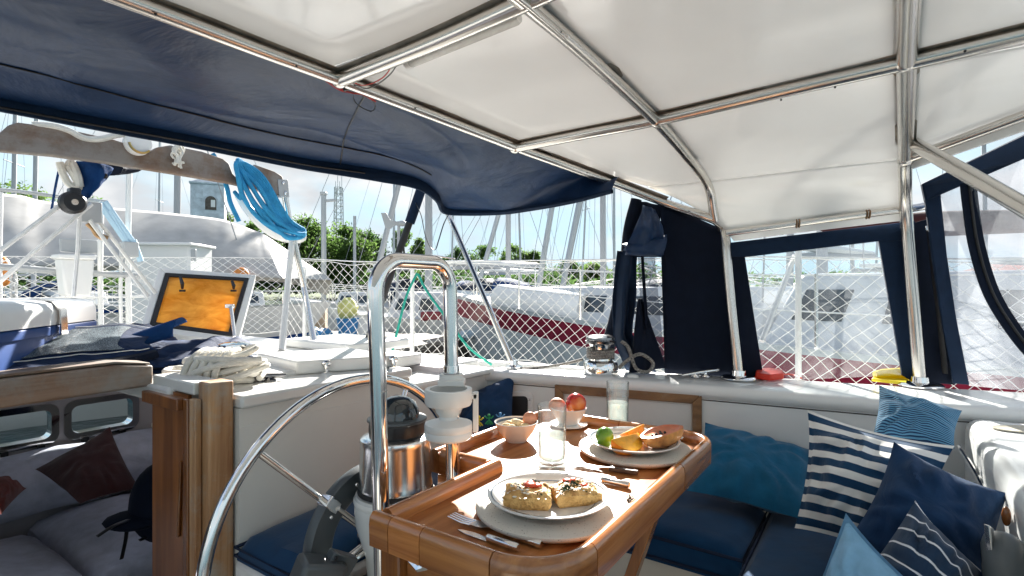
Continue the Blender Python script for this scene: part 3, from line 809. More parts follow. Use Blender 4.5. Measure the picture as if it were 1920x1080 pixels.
for t_ in (.42, .80):
    mb = MB(); c_ = e0.lerp(e2, t_); d_ = (e2 - e0).normalized()
    for k in (-.004, .004):
        mb.tube([c_ + d_ * k + (UZ * math.cos(x) + d_.cross(UZ).normalized() * math.sin(x)) * .0145 for x in [i * math.pi / 6 for i in range(12)]], .0022, 5, closed=True)
    mk('lashing', mb, MAT['teak_trim'], BIM)

MAT['grime_shade'] = M_basic('dark_grime_shade', (.36, .32, .27), .8, var=.4, vscale=20)  # strip colour paints contact shadow and dirt between tube and awning
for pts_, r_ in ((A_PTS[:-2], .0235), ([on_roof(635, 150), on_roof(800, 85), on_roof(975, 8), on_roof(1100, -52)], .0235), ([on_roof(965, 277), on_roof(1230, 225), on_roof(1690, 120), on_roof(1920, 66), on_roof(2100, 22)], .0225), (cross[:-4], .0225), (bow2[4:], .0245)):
    mb = MB(); mb.tube(smooth_path([q + UZ * .0165 for q in pts_], 6), r_, 8, squash=.05); mk('grime_shade_strip', mb, MAT['grime_shade'], BIM)
# white top in four panels between the tubes
def edge_b(a):
    pts = sorted([ab(q) for q in A_PTS]); return pw(pts, a)
def right_b(a):
    if a < 1.62: return .85
    ea, eb = ab(E2A)[0], ab(E2A)[1]; fa, fb = ab(E2B)
    return pw([(1.62, .60), (fa, fb + .03), (ea, eb + .015), (2.12, eb + .01)], a)
def roof_panel(a0, a1, t0, t1, nu=22, nv=14, seed=0):
    def fn(u_, v_):
        a = lerp(a0, a1, u_); b0, b1 = edge_b(a), right_b(a)
        SPL = 0.0
        b = lerp(lerp(b0, b1, t0), lerp(b0, b1, t1), v_)
        sag = -.006 * math.sin(math.pi * u_) * math.sin(math.pi * v_)
        return B(a, b, zr(a) + .0185 + sag + .003 * nz((a * 3, b * 3, seed)))
    mb = MB(); mb.grid(fn, nu, nv); return mb
mk('awning_panel', roof_panel(-1.4, .82, 0, 1, seed=1), MAT['bimini_top'], BIM, solid=.004, angle=70)
mk('awning_panel', roof_panel(.823, 1.497, 0, 1, seed=2), MAT['bimini_top'], BIM, solid=.004, angle=70)
mk('awning_panel', roof_panel(1.50, 2.0, 0, 1, nu=34, seed=3), MAT['bimini_top'], BIM, solid=.004, angle=70)
def eave_panel(u_, v_):      # the rolled-down edge from the roof to the eave tube
    b0 = edge_b(2.0); b = lerp(b0 - .01, ab(e2)[1] + .01, u_)
    top = B(2.0, b, zr(2.0) + .0185); bot = e0.lerp(e2, u_) + UZ * .012 + V((.004, .010, 0))
    return top.lerp(bot, v_) + (UA * .035 + UZ * .030) * math.sin(math.pi * v_) * .6
mb = MB(); mb.grid(eave_panel, 24, 12); mk('awning_edge', mb, MAT['bimini_top'], BIM, solid=.004, angle=70)
# white fascia under the eave
mb = MB(); mb.prism([e0 + V((.012, .02, .004)), e1 + V((.005, .02, .004)), e2 + V((.0, .02, .004)), P(1694, 413, 1.80), P(1530, 432, 1.89), P(1376, 452, 1.98)], V((.006, .012, 0)))
mk('fascia', mb, MAT['bimini_top'], BIM, bevel=.002)
mb = MB(); mb.prism([E2A + V((.01, .012, .004)), E2B + V((.01, .012, .004)), E2B + (E2B - E2A) * .7 + V((.01, .012, .004)), E2B + (E2B - E2A) * .7 + V((.01, .012, -.035)), E2B + V((.01, .012, -.034)), E2A + V((.01, .012, -.03))], V((.008, .008, 0)))
mk('fascia', mb, MAT['bimini_top'], BIM, bevel=.002)
# little screw heads on the tubes
mb = MB()
for px, py in ((300, 18), (560, 116), (780, 196), (1100, 318), (1290, 390), (1050, 52), (1135, 136), (1460, 180), (1560, 156), (1800, 88)):
    mb.ball(on_roof(px, py) + V((0, -.012, -.014)), .0028, 6, 4)
tag(mk('screw_head', mb, MAT['rubber'], BIM), kind='stuff')

# clear strip lamp beside the ridge tube, with its wires
T = thing('strip_lamp', on_roof(870, 80), 'clear unlit strip lamp fixed along the ridge tube of the white awning', 'lamp')
l0, l1 = on_roof(768, 118, .006), on_roof(974, 33, .006)
MAT['lens'] = M_clear('lamp_lens', (.92, .92, .90), haze=.45, hazecol=(.9, .9, .88), rough=.1, wave=.4, wscale=80)
mb = MB(); mb.tube([l0, l0.lerp(l1, .02), l0.lerp(l1, .5), l0.lerp(l1, .98), l1], [.009, .012, .012, .012, .009], 12); mk('lens', mb, MAT['lens'], T)
mb = MB(); mb.tube([l0.lerp(l1, .03) + UZ * .003, l0.lerp(l1, .97) + UZ * .003], .004, 6); mk('led_board', mb, MAT['white_plastic'], T)
mb = MB(); mb.tube([l0 - (l1 - l0) * .03, l0 + (l1 - l0) * .015], .012, 12); mk('end_cap', mb, MAT['white_plastic'], T)
MAT['red_wire'] = M_basic('red_wire', (.55, .03, .02), .5); 
T = thing('lamp_wiring', on_roof(660, 165), 'loose red and black wires at the corner of the white awning frame', 'wire')
def rp(px, py, o=-.025): return on_roof(px, py) + UZ * o * .3 - V((0, .02, 0))
mb = MB(); mb.tube(smooth_path([rp(748, 122), rp(735, 140), rp(712, 158), rp(690, 166), rp(672, 160), rp(655, 168)]), .0016, 5)
mb.tube(smooth_path([rp(620, 152), rp(636, 153), rp(655, 159), rp(668, 170), rp(667, 186), rp(680, 200), rp(700, 208), rp(707, 196), rp(690, 178), rp(682, 170)]), .0016, 5)
mk('black_wire', mb, MAT['black'], T)
mb = MB(); mb.tube(smooth_path([rp(738, 125), rp(725, 143), rp(705, 155), rp(685, 160), rp(670, 156)]), .0016, 5)
mb.tube(smooth_path([rp(618, 153), rp(640, 165), rp(660, 173), rp(690, 178), rp(705, 186)]), .0026, 5)
mb.tube(smooth_path([rp(614, 150), rp(645, 170), rp(680, 176), rp(708, 190)]), .0022, 5)
mk('red_wire', mb, MAT['red_wire'], T)
mb = MB(); mb.boxv(rp(658, 163), V((.014, 0, .006)), V((0, .005, 0)), V((-.002, 0, .006))); mk('connector', mb, MAT['black'], T, bevel=.002)

# ------------------------------------------------------------------ navy dodger ahead of the awning
DOD = thing('dodger', B(.8, -1.6, .4), 'navy canvas canopy stretched ahead of the white awning', 'canopy')
EDGE = [(-300, 132, .455), (0, 187, .455), (180, 222, .455), (366, 257, .455), (560, 297, .455), (660, 312, .455), (730, 323, .45), (785, 338, .438), (818, 362, .40), (840, 392, .36), (930, 395, .350), (1000, 387, .343), (1075, 374, .345), (1148, 356, .362)]
EDGE_P = [P(x, y, z / ((540 - y) / 1000)) for x, y, z in EDGE]
A_MATCH = [(-200, -165), (240, 0), (360, 45), (470, 87), (610, 139), (720, 181), (800, 211), (900, 250), (985, 282), (1040, 303), (1090, 321), (1120, 332), (1150, 343), (1175, 353)]
A_M = [on_roof(x, y) + V((0, .012, .006)) for x, y in A_MATCH]
Es, As = smooth_path(EDGE_P, 6), smooth_path(A_M, 6)
def dodger_pt(s_, t_):
    i = s_ * (len(Es) - 1); k = min(int(i), len(Es) - 2); f = i - k
    a, e = As[k].lerp(As[k + 1], f), Es[k].lerp(Es[k + 1], f)
    p_ = a.lerp(e, t_)
    bulge = .035 * math.sin(math.pi * t_) * (1 - s_ * .4)
    # pull creases radiating from the frame corner and along the bow
    cr = 0
    x, y = p_.x, p_.y
    c2 = (p_ - Es[int(.36 * (len(Es) - 1))])
    w1 = x * 1.0 + y * .75
    ridge = 1 - abs(nz((x * 2.6 - y * 2.2, w1 * .7, 1.3)) * 2.2)
    cr += .050 * nz((x * 2.2 - y * 1.4, w1 * .9, 1.3)) + .026 * max(0, ridge) ** 3 + .016 * nz((x * 6 - y * 4, w1 * 2.2, 4.1)) + .003 * nz((x * 16, y * 9, 2))
    cr *= math.sin(math.pi * min(1, max(0, t_))) ** .6
    return p_ + UZ * (bulge + cr)
mb = MB(); mb.grid(dodger_pt, 110, 34)
mk('canopy_cloth', mb, MAT['navy'], DOD, angle=180)
hem = []
for e in Es: hem.append(e)
mb = MB(); vs = []
for i, e in enumerate(Es):
    t_ = i / (len(Es) - 1); hgt = pw([(0, .026), (.3, .036), (.45, .044), (.58, .036), (.66, .032), (.72, .022), (1, .012)], t_)
    d_ = (Es[min(i + 1, len(Es) - 1)] - Es[max(i - 1, 0)]).normalized(); nrm = d_.cross(UZ).normalized()
    vs += [e + nrm * .006 + UZ * .002, e + nrm * .010 - UZ * hgt * .5, e + nrm * .004 - UZ * hgt, e - nrm * .006 - UZ * hgt, e - nrm * .008 - UZ * hgt * .5, e - nrm * .006 + UZ * .002]
m_ = len(Es); fs = []
for i in range(m_ - 1):
    for k in range(6): fs.append((i * 6 + k, i * 6 + (k + 1) % 6, (i + 1) * 6 + (k + 1) % 6, (i + 1) * 6 + k))
mb.add(vs, fs); mk('hem', mb, MAT['navy_band'], DOD)
def seam(pts, r=.0022):
    mb = MB(); mb.tube([dodger_pt(*q) - UZ * .002 for q in pts], r, 5); return mk('seam', mb, MAT['black'], DOD)
seam([(lerp(.03, .56, i / 40), lerp(.80, .88, i / 40)) for i in range(41)])
seam([(.365 - .004 * math.sin(i / 20 * 3), i / 20) for i in range(1, 21)], .0026)
mb = MB(); mb.tube([Es[i] - UZ * .02 + V((.0, -.011, 0)) for i in range(4, int(len(Es) * .42))], .004, 5); mk('zip', mb, MAT['black'], DOD)
# dodger frame
DF = DOD
mb = MB(); mb.tube(smooth_path([P(836, 392, 2.50), P(870, 470, 2.42), P(920, 585, 2.30), P(962, 685, 2.215), P(964, 691, 2.21)]), .0125, 12); mk('frame_tube', mb, MAT['steel'], DF)
mb = MB(); c_ = P(964, 694, 2.215); mb.lathe(V((c_.x, c_.y, CZ)), [(0, 0), (.035, 0), (.035, .005), (.018, .012), (.016, .03), (0, .03)], 20); mk('deck_foot', mb, MAT['chrome'], DF)
mb = MB(); mb.tube(smooth_path([P(790, 352, 2.33), P(776, 395, 2.34), P(745, 480, 2.35), P(712, 575, 2.36), P(682, 660, 2.37)]), [.019] * 9 + [.013] * 100 if False else .0155, 12); mk('frame_tube', mb, MAT['black'], DF)
mb = MB(); mb.tube(smooth_path([P(790, 354, 2.325), P(776, 395, 2.335), P(768, 418, 2.335)]), .022, 12); mk('sleeve', mb, MAT['navy_band'], DF)
mb = MB(); mb.tube(smooth_path([P(779, 380, 2.31), P(790, 405, 2.31), P(797, 440, 2.31), P(806, 462, 2.31), P(816, 468, 2.31), P(822, 452, 2.35), P(832, 420, 2.4), P(842, 400, 2.45)]), .006, 6, squash=.3); mk('strap', mb, MAT['black'], DF)

# ------------------------------------------------------------------ canvas side curtains
def sheet(name, poly, off, mat, parent, bevel=.002): 
    mb = MB(); mb.prism(poly, V(off)); return mk(name, mb, MAT[mat] if isinstance(mat, str) else mat, parent, bevel=bevel, smooth=False)
def quad_cloth(c, amp=.01, freq=(2, 1.2), seed=0, nu=14, nv=22, off=V((0, 1, 0))):
    """waved cloth over the quad TL TR BR BL"""
    c = [V(x) for x in c]
    def fn(u_, v_):
        q = c[0].lerp(c[1], u_).lerp(c[3].lerp(c[2], u_), v_)
        return q + off * (amp * nz((u_ * freq[0], v_ * freq[1], seed)) + amp * .4 * nz((u_ * freq[0] * 3, v_ * freq[1] * 3, seed + 5)))
    mb = MB(); mb.grid(fn, nu, nv); return mb
CUR = thing('side_curtain', B(2.05, -.75, CZ), 'dark navy curtain rolled back beside the winch, under the awning corner', 'curtain', 'canvas curtains round the cockpit')
mk('curtain_cloth', quad_cloth([P(1238, 378, 2.08), P(1368, 436, 2.01), P(1412, 708, 2.03), P(1246, 700, 2.10)], .012, seed=3), MAT['navy_dark'], CUR, solid=.003, angle=180)
mk('curtain_cloth', quad_cloth([P(1190, 376, 2.10), P(1242, 384, 2.09), P(1228, 482, 2.085), P(1186, 482, 2.10)], .02, seed=4), MAT['navy_dark'], CUR, solid=.003, angle=180)
mk('edge_roll', (lambda mb: mb.tube(smooth_path([P(1193, 374, 2.11), P(1180, 430, 2.115), P(1172, 510, 2.14), P(1154, 600, 2.17), P(1138, 655, 2.19), P(1130, 688, 2.20)]), [.022 + .01 * i / 30 for i in range(31)], 10))(MB()), MAT['navy_dark'], CUR)
def hang(u_, v_):
    l = pw([(0, 1158), (.4, 1150), (.75, 1152), (1, 1176)], v_); r_ = pw([(0, 1196), (.3, 1192), (.7, 1184), (1, 1228)], v_)
    return P(lerp(l, r_, u_), lerp(470, 696, v_), 2.05 + .09 * v_) + V((0, .022 * math.sin(u_ * 9 + v_ * 2) + .02 * nz((u_ * 3, v_ * 4, 12)), 0))
mb = MB(); mb.grid(hang, 22, 26); mk('hanging_fold', mb, MAT['navy_band'], CUR, solid=.004, angle=180)
def flap(u_, v_):
    q = P(1205, 385, 2.05).lerp(P(1228, 392, 2.06), u_).lerp(P(1168, 470, 2.0).lerp(P(1245, 478, 2.04), u_), v_)
    return q + V((0, -.05 * math.sin(math.pi * v_) + .02 * nz((u_ * 4, v_ * 3, 2)) - .025 * math.sin(u_ * 6) * v_, 0))
mb = MB(); mb.grid(flap, 16, 16); mk('folded_flap', mb, MAT['navy'], CUR, solid=.003, angle=180)
def flap2(u_, v_):
    q = P(1168, 458, 2.0).lerp(P(1250, 440, 2.03), u_).lerp(P(1172, 478, 1.98).lerp(P(1240, 482, 2.02), u_), v_)
    return q + V((0, -.03 * math.sin(math.pi * v_) + .012 * nz((u_ * 5, v_ * 3, 8)), 0))
mb = MB(); mb.grid(flap2, 16, 8); mk('folded_flap', mb, MAT['navy'], CUR, solid=.003, angle=180)
MAT['mesh_cloth'] = M_clear('dark_mesh_screen', (.45, .47, .5), haze=.18, hazecol=(.03, .035, .05), rough=.5)
mk('mesh_panel', quad_cloth([P(1196, 482, 2.095), P(1228, 482, 2.09), P(1246, 676, 2.10), P(1206, 690, 2.10)], .004, seed=6), MAT['mesh_cloth'], CUR, angle=180)
mk('mesh_drape', quad_cloth([P(1196, 560, 2.07), P(1204, 560, 2.07), P(1250, 690, 2.08), P(1180, 700, 2.05)], .02, seed=9), MAT['navy_dark'], CUR, solid=.002, angle=180)
mk('mesh_drape', quad_cloth([P(1202, 482, 2.07), P(1207, 482, 2.07), P(1216, 612, 2.07), P(1209, 618, 2.07)], .006, seed=9, nu=4), MAT['navy_dark'], CUR, solid=.002, angle=180)

WIN = thing('side_curtain', B(2.15, -.1, CZ), 'navy curtain with a clear window between the two steel legs of the awning', 'curtain', 'canvas curtains round the cockpit')
tl, tr, br, bl = P(1367, 455, 1.99), P(1716, 414, 1.815), P(1712, 716, 1.84), P(1384, 712, 2.01)
itl, itr, ibr, ibl = P(1397, 482, 1.975), P(1648, 452, 1.84), P(1692, 704, 1.85), P(1433, 716, 2.0)
th = V((.004, .012, 0))
sheet('window_border', [tl, tr, tr.lerp(br, .12), itr, itl, tl.lerp(bl, .1)], th, 'navy_band', WIN)
sheet('window_border', [tl.lerp(bl, .1), itl, ibl, bl], th, 'navy_dark', WIN)
sheet('window_border', [itr, tr.lerp(br, .12), br, ibr], th, 'navy_band', WIN)
MAT['vinyl'] = M_clear('clear_vinyl', (.95, .97, .98), haze=.05, hazecol=(.6, .63, .66), rough=.06, wave=.25)
MAT['vinyl_old'] = M_clear('hazy_vinyl', (.95, .96, .98), haze=.22, hazecol=(.62, .65, .68), rough=.1, wave=.6, wscale=6)
sheet('clear_window', [q + V((0, .006, 0)) for q in (itl, itr, ibr, ibl)], V((.0004, .0015, 0)), 'vinyl', WIN, bevel=0)

DOOR = thing('side_curtain', B(2.2, .2, CZ), 'navy curtain with hazy vinyl and a hanging zip at the right picture edge', 'curtain', 'canvas curtains round the cockpit')
sheet('curtain_strip', [P(1712, 418, 1.82), P(1748, 408, 1.815), P(1792, 722, 1.83), P(1733, 716, 1.835)], th, 'navy_dark', DOOR)
dl = [P(1728, 345, 1.70), P(1738, 332, 1.69), P(2010, 208, 1.26), P(2010, 262, 1.27), P(1762, 362, 1.70), P(1748, 372, 1.71)]
sheet('curtain_border', [P(1728, 345, 1.70), P(1920, 252, 1.385), P(2020, 205, 1.26), P(2020, 262, 1.26), P(1920, 298, 1.385), P(1762, 366, 1.70), P(1735, 378, 1.71)], th, 'navy_band', DOOR)
sheet('curtain_border', [P(1735, 376, 1.712), P(1764, 364, 1.705), P(1776, 480, 1.74), P(1794, 600, 1.77), P(1818, 722, 1.80), P(1788, 719, 1.81), P(1768, 610, 1.78), P(1748, 480, 1.745)], th, 'navy_band', DOOR)
sheet('hazy_window', [q + V((0, .006, 0)) for q in (P(1764, 362, 1.705), P(1920, 292, 1.385), P(2040, 240, 1.25), P(2060, 745, 1.56), P(1920, 733, 1.69), P(1820, 724, 1.80), P(1794, 600, 1.77), P(1776, 480, 1.74))], V((.0004, .0015, 0)), 'vinyl_old', DOOR, bevel=0)
zp = smooth_path([P(1814, 342, 1.57), P(1818, 380, 1.58), P(1830, 460, 1.58), P(1856, 545, 1.57), P(1895, 612, 1.55), P(1940, 668, 1.52), P(1980, 700, 1.5)], 8)
mb = MB(); mb.sweep(zp, [(-.022, 0), (.022, 0), (.022, .004), (-.022, .004)], lambda i: V((.97, -.1, .22)).normalized(), up=V((0, -1, 0))); mk('zip_tape', mb, MAT['navy_dark'], DOOR)
mb = MB(); mb.tube([q + V((.0, -.006, 0)) for q in zp], .004, 6); mk('zip_teeth', mb, MAT['rubber'], DOOR)
mb = MB(); mb.boxv(zp[2] + V((0, -.01, 0)), V((.005, 0, 0)), V((0, .003, 0)), V((0, 0, .014))); mk('zip_pull', mb, MAT['black'], DOOR, bevel=.002)
mb = MB(); mb.boxv(P(1742, 428, 1.78), V((.012, 0, 0)), V((0, .003, 0)), V((0, 0, .008))); mk('buckle', mb, MAT['chrome'], DOOR, bevel=.002)
mb = MB(); mb.tube(smooth_path([P(1742, 430, 1.785), P(1750, 500, 1.79), P(1762, 600, 1.80), P(1772, 700, 1.81)]), .011, 8, squash=.5); mk('zip_roll', mb, MAT['rubber'], DOOR)
# ------------------------------------------------------------------ steering wheel, binnacle and guard
WC = B(.847, -1.03, -.581); WR = .360
def ring_pt(c, r, an, off=0): return c + UA * (r * math.cos(an)) + UZ * (r * math.sin(an)) + UB * off
WH = thing('steering_wheel', WC, 'large steel steering wheel in front of the white cockpit wall', 'steering wheel')
mb = MB(); mb.tube([ring_pt(WC, WR, 2 * math.pi * k / 96) for k in range(96)], .0125, 14, closed=True); mk('rim', mb, MAT['chrome'], WH)
for k in range(5):
    an = math.radians(135 + 72 * k)
    mb = MB(); mb.tube([ring_pt(WC, WR - .01, an), ring_pt(WC, .12, an, .022), ring_pt(WC, .03, an, .05)], .0075, 10); mk('spoke', mb, MAT['steel'], WH)
mb = MB(); mb.lathe(WC + UB * .035, [(0, 0), (.032, 0), (.034, .008), (.030, .03), (.018, .034), (.018, .06), (0, .06)], 20, x=UA, y=UZ, z=UB); mk('hub', mb, MAT['chrome'], WH)
# wheel drive: grey ring with brackets and rods
RD = thing('wheel_drive', WC + UB * .03, 'grey ring shaped drive unit clamped to the spokes of the steering wheel', 'drive unit')
mb = MB(); path = [ring_pt(WC, .132, 2 * math.pi * k / 64) for k in range(64)]
prof = [(-.026, .016), (.026, .016), (.034, .022), (.036, .034), (.030, .046), (-.020, .046), (-.028, .040)]
vs = []; fs = []
for k in range(64):
    an = 2 * math.pi * k / 64; rad = UA * math.cos(an) + UZ * math.sin(an)
    for (o_, h_) in prof: vs.append(WC + rad * (.132 + o_) + UB * h_)
n_ = len(prof)
for k in range(64):
    for j in range(n_): fs.append((k * n_ + j, k * n_ + (j + 1) % n_, ((k + 1) % 64) * n_ + (j + 1) % n_, ((k + 1) % 64) * n_ + j))
mb.add(vs, fs); DR = mk('drive_ring', mb, MAT['grey_plastic'], RD)
for k in range(5):
    an = math.radians(135 + 72 * k); rad = UA * math.cos(an) + UZ * math.sin(an); tan_ = UZ * math.cos(an) - UA * math.sin(an)
    mb = MB(); mb.boxv(ring_pt(WC, .150, an, .034), rad * .019, tan_ * .013, UB * .017); mk('bracket', mb, MAT['chrome'], RD, bevel=.003)
    mb = MB(); mb.tube([ring_pt(WC, .136, an, .052), ring_pt(WC, .075, an, .056), ring_pt(WC, .030, an, .075)], .0055, 8); mk('rod', mb, MAT['steel'], RD)
for k in range(10):
    an = math.radians(108 + 36 * k)
    mb = MB(); mb.ball(ring_pt(WC, .138, an, .047), .005, 8, 5); mk('screw', mb, MAT['chrome'], DR)
mb = MB(); c_ = P(596, 1075, 1.10); mb.boxv(c_, V((.038, .02, -.012)), V((-.02, .03, 0)), V((.012, 0, .03))); mk('drive_motor', mb, MAT['grey_plastic'], RD, bevel=.010)
mb = MB(); c_ = P(632, 1062, 1.12); mb.boxv(c_, V((.022, .01, -.012)), V((-.01, .012, 0)), V((.016, 0, .028))); MP = mk('motor_plate', mb, MAT['grey_plastic'], RD, bevel=.004)
for px, py in ((630, 1046), (611, 1066), (641, 1075)):
    mb = MB(); mb.ball(P(px, py, 1.098), .0045, 8, 5); mk('bolt', mb, MAT['black'], MP)

MAT['brushed'] = M_basic('brushed_steel', (.78, .80, .81), .20, metal=1, var=.04, vscale=5, rvar=.03)
PC = B(.847, -.90, 0)
PD = thing('binnacle', PC - UZ * 1.1, 'white binnacle pedestal with a polished steel compass housing and black dome', 'binnacle')
mb = MB(); mb.lathe(PC, [(0, -1.12), (.11, -1.12), (.105, -1.08), (.062, -1.0), (.056, -.72), (.066, -.60), (.088, -.525), (.0915, -.470), (.088, -.458), (0, -.456)], 40); mk('pedestal', mb, MAT['gelcoat'], PD)
mb = MB(); mb.lathe(PC, [(.0905, -.478), (.0925, -.474), (.0925, -.468), (.0905, -.464)], 40); mk('trim_ring', mb, MAT['white_plastic'], PD)
mb = MB(); mb.lathe(PC, [(0, -.4555), (.0838, -.4555), (.0845, -.452), (.0835, -.446), (0, -.446)], 40); mk('gasket', mb, MAT['rubber'], PD)
mb = MB(); mb.lathe(PC, [(0, -.4455), (.0822, -.4455), (.0832, -.440), (.0805, -.432), (.0785, -.350), (.0800, -.343), (.0785, -.336), (.072, -.332), (.060, -.330), (0, -.330)], 48); mk('housing', mb, MAT['brushed'], PD)
mb = MB(); mb.lathe(PC + UA * .004, [(.062, -.3295), (.0635, -.318), (.062, -.302)], 40); mk('hood_ring', mb, MAT['black'], PD)
mb = MB(); mb.lathe(PC + UA * .004, [(.062, -.3018), (.067, -.298), (.066, -.294), (.054, -.292), (.046, -.291)], 40); mk('hood_flange', mb, MAT['grey_plastic'], PD)
mb = MB(); mb.lathe(PC + UA * .004, [(.050, -.2915), (.0485, -.276), (.041, -.260), (.028, -.2495), (.013, -.245), (0, -.244)], 36)
MAT['dome'] = M_basic('compass_dome', (.015, .022, .026), .08, spec=.7, coat=.6)
mk('compass_dome', mb, MAT['dome'], PD)

GB = -.78
def g(a, z): return B(a, GB, z)
GD = thing('pedestal_guard', g(.80, -1.1), 'bent steel tube guard standing over the compass and table end', 'guard rail')
mb = MB()
pts = [g(.706, -1.12), g(.700, -.55), g(.690, -.20), g(.6835, -.05)]
def arc(c, r, a0, a1, n=9): return [g(c[0] + r * math.cos(math.radians(lerp(a0, a1, i / n))), c[1] + r * math.sin(math.radians(lerp(a0, a1, i / n)))) for i in range(n + 1)]
pts += arc((.7425, -.006), .060, 180, 90) + arc((.835, -.006), .060, 90, 0) + [g(.8965, -.05), g(.8985, -.15), g(.905, -.40), g(.912, -1.12)]
mb.tube(pts, .0158, 18); mk('guard_tube', mb, MAT['chrome'], GD)
for a_, z_ in ((.6905, -.195), (.8975, -.048)):
    mb = MB(); mb.tube([g(a_, z_ - .001), g(a_, z_ + .001)], .0162, 18); mk('tube_joint', mb, MAT['tube'], GD)
mb = MB(); mb.tube([g(.8995, -.186), g(.900, -.172)], .0185, 18); mk('collar', mb, MAT['chrome'], GD)

# white cup holder clamped on the guard
HC = P(841, 760, 1.125)
HX, HY = HC.x, HC.y
HD = thing('cup_holder', V((HX, HY, -.29)), 'white plastic cup holder clamped to the steel guard by the table', 'cup holder')
hc = V((HX, HY, 0))
mb = MB(); mb.lathe(hc, [(.040, -.212), (.049, -.212), (.0500, -.216), (.0500, -.240), (.047, -.246), (.030, -.2465), (.028, -.240), (.041, -.236), (.040, -.212)], 36); mk('upper_ring', mb, MAT['white_plastic'], HD)
mb = MB(); mb.lathe(hc, [(.030, -.2468), (.026, -.262), (.019, -.270), (.021, -.276), (.0, -.276)], 28); mk('neck', mb, MAT['white_plastic'], HD)
mb = MB(); mb.lathe(hc, [(0, -.2762), (.021, -.2762), (.034, -.281), (.0495, -.284), (.0505, -.288), (.0505, -.297), (.0490, -.299), (.0505, -.301), (.0500, -.312), (.046, -.316), (0, -.316)], 36); mk('lower_ring', mb, MAT['white_plastic'], HD)
mb = MB(); mb.boxv(hc + V((.057, .005, -.262)), V((.0055, 0, 0)), V((0, .010, 0)), V((0, 0, .042))); mb.boxv(hc + V((.046, .005, -.228)), V((.015, 0, 0)), V((0, .010, 0)), V((0, 0, .006))); mk('bracket_arm', mb, MAT['white_plastic'], HD, bevel=.002)
mb = MB(); mb.lathe(V(( (g(.8985, 0)).x, (g(.8985, 0)).y, 0)), [(.017, -.206), (.027, -.206), (.027, -.190), (.017, -.190)], 20); mb.boxv(V((HX + .003, HY + .036, -.205)), V((.028, 0, 0)), V((0, .022, 0)), V((0, 0, .006)))
mk('clamp', mb, MAT['white_plastic'], HD, bevel=.002)

# ------------------------------------------------------------------ the table
TZ = -.400
TB = thing('cockpit_table', B(1.0, -.55, -1.1), 'varnished wooden cockpit table with raised edges, laid for breakfast', 'table')
def arcab(ca, cb, r, a0, a1, n=8): return [(ca + r * math.cos(math.radians(lerp(a0, a1, i / n))), cb + r * math.sin(math.radians(lerp(a0, a1, i / n)))) for i in range(n + 1)]
n_, f_ = .612, 1.418; rt, lf, ln, st = -.350, -.852, -.688, .935
outline = [(n_, ln), (n_, rt - .10)] + arcab(n_ + .10, rt - .10, .10, 180, 90)[1:] + [(f_ - .07, rt)] + arcab(f_ - .07, rt - .07, .07, 90, 0)[1:] + [(f_, lf + .03)] + arcab(f_ - .03, lf + .03, .03, 0, -90)[1:] + [(st, lf), (st, ln)]
mb = MB(); mb.prism([B(a, b, TZ) for a, b in outline], UZ * -.018); mk('tabletop', mb, MAT['varnish'], TB, smooth=False)
RP = [(-.0125, -.030), (.0125, -.030), (.0150, -.018), (.0145, .010), (.010, .0215), (.002, .0255), (-.006, .0245), (-.0120, .018), (-.0135, .006), (-.0125, -.030)][:-1]
def rail(pts, mat='varnish_rail'):
    path = [B(a, b, TZ) for a, b in pts]
    def side(i):
        t_ = (path[min(i + 1, len(path) - 1)] - path[max(i - 1, 0)]).normalized(); return V((t_.y, -t_.x, 0)) * SGN
    mb = MB(); mb.sweep(path, RP, side); return mk('rail', mb, MAT[mat], TB, angle=50)
SGN = -1
e_ = .0008
rail([(n_, ln - .012), (n_, -.655 - e_)], 'varnish_v'); rail([(n_, -.655 + e_), (n_, -.585 - e_)], 'varnish_v'); rail([(n_, -.585 + e_), (n_, rt - .10 - e_)], 'varnish_v')
rail([(n_, rt - .10 + e_)] + arcab(n_ + .10, rt - .10, .10, 180, 90, 12)[1:-1] + [(n_ + .10 - e_, rt)])
rail([(n_ + .10 + e_, rt), (1.136, rt)]); rail([(1.140, rt), (f_ - .07 - e_, rt)])
rail([(f_ - .07 + e_, rt)] + arcab(f_ - .07, rt - .07, .07, 90, 0, 10)[1:-1] + [(f_, rt - .07 - e_)])
rail([(f_, rt - .07 - 2 * e_), (f_, -.60)], 'varnish_v'); rail([(f_, -.60 - 2 * e_), (f_, lf + .031)], 'varnish_v')
rail([(f_, lf + .03)] + arcab(f_ - .03, lf + .03, .03, 0, -90, 6)[1:-1] + [(f_ - .03, lf)])
rail([(f_ - .031, lf), (1.16, lf)]); rail([(1.158, lf), (st - .012, lf)])
rail([(st, lf + .016), (st, ln - .016)], 'varnish_v'); rail([(st + .012, ln), (n_ + .016, ln)])
mb = MB(); mb.box(st - .008, st + .006, lf + .005, ln - .018, -.52, TZ - .032); mk('apron', mb, MAT['varnish_v'], TB, bevel=.002)
mb = MB(); mb.box(st + .01, 1.40, lf - .004, lf + .012, -.50, TZ - .032); mk('apron', mb, MAT['varnish_rail'], TB, bevel=.002)
mb = MB(); mb.box(n_ + .004, n_ + .05, ln - .004, ln + .040, -1.12, TZ - .032); mk('leg', mb, MAT['varnish_z'], TB, bevel=.003)
mb = MB(); mb.prism([B(n_ + .02, ln + .042, TZ - .032), B(n_ + .02, ln + .042, TZ - .16), B(n_ + .02, ln + .10, TZ - .150), B(n_ + .02, -.46, TZ - .056)], UA * .016); mk('leg_bracket', mb, MAT['varnish_v'], TB, bevel=.002)
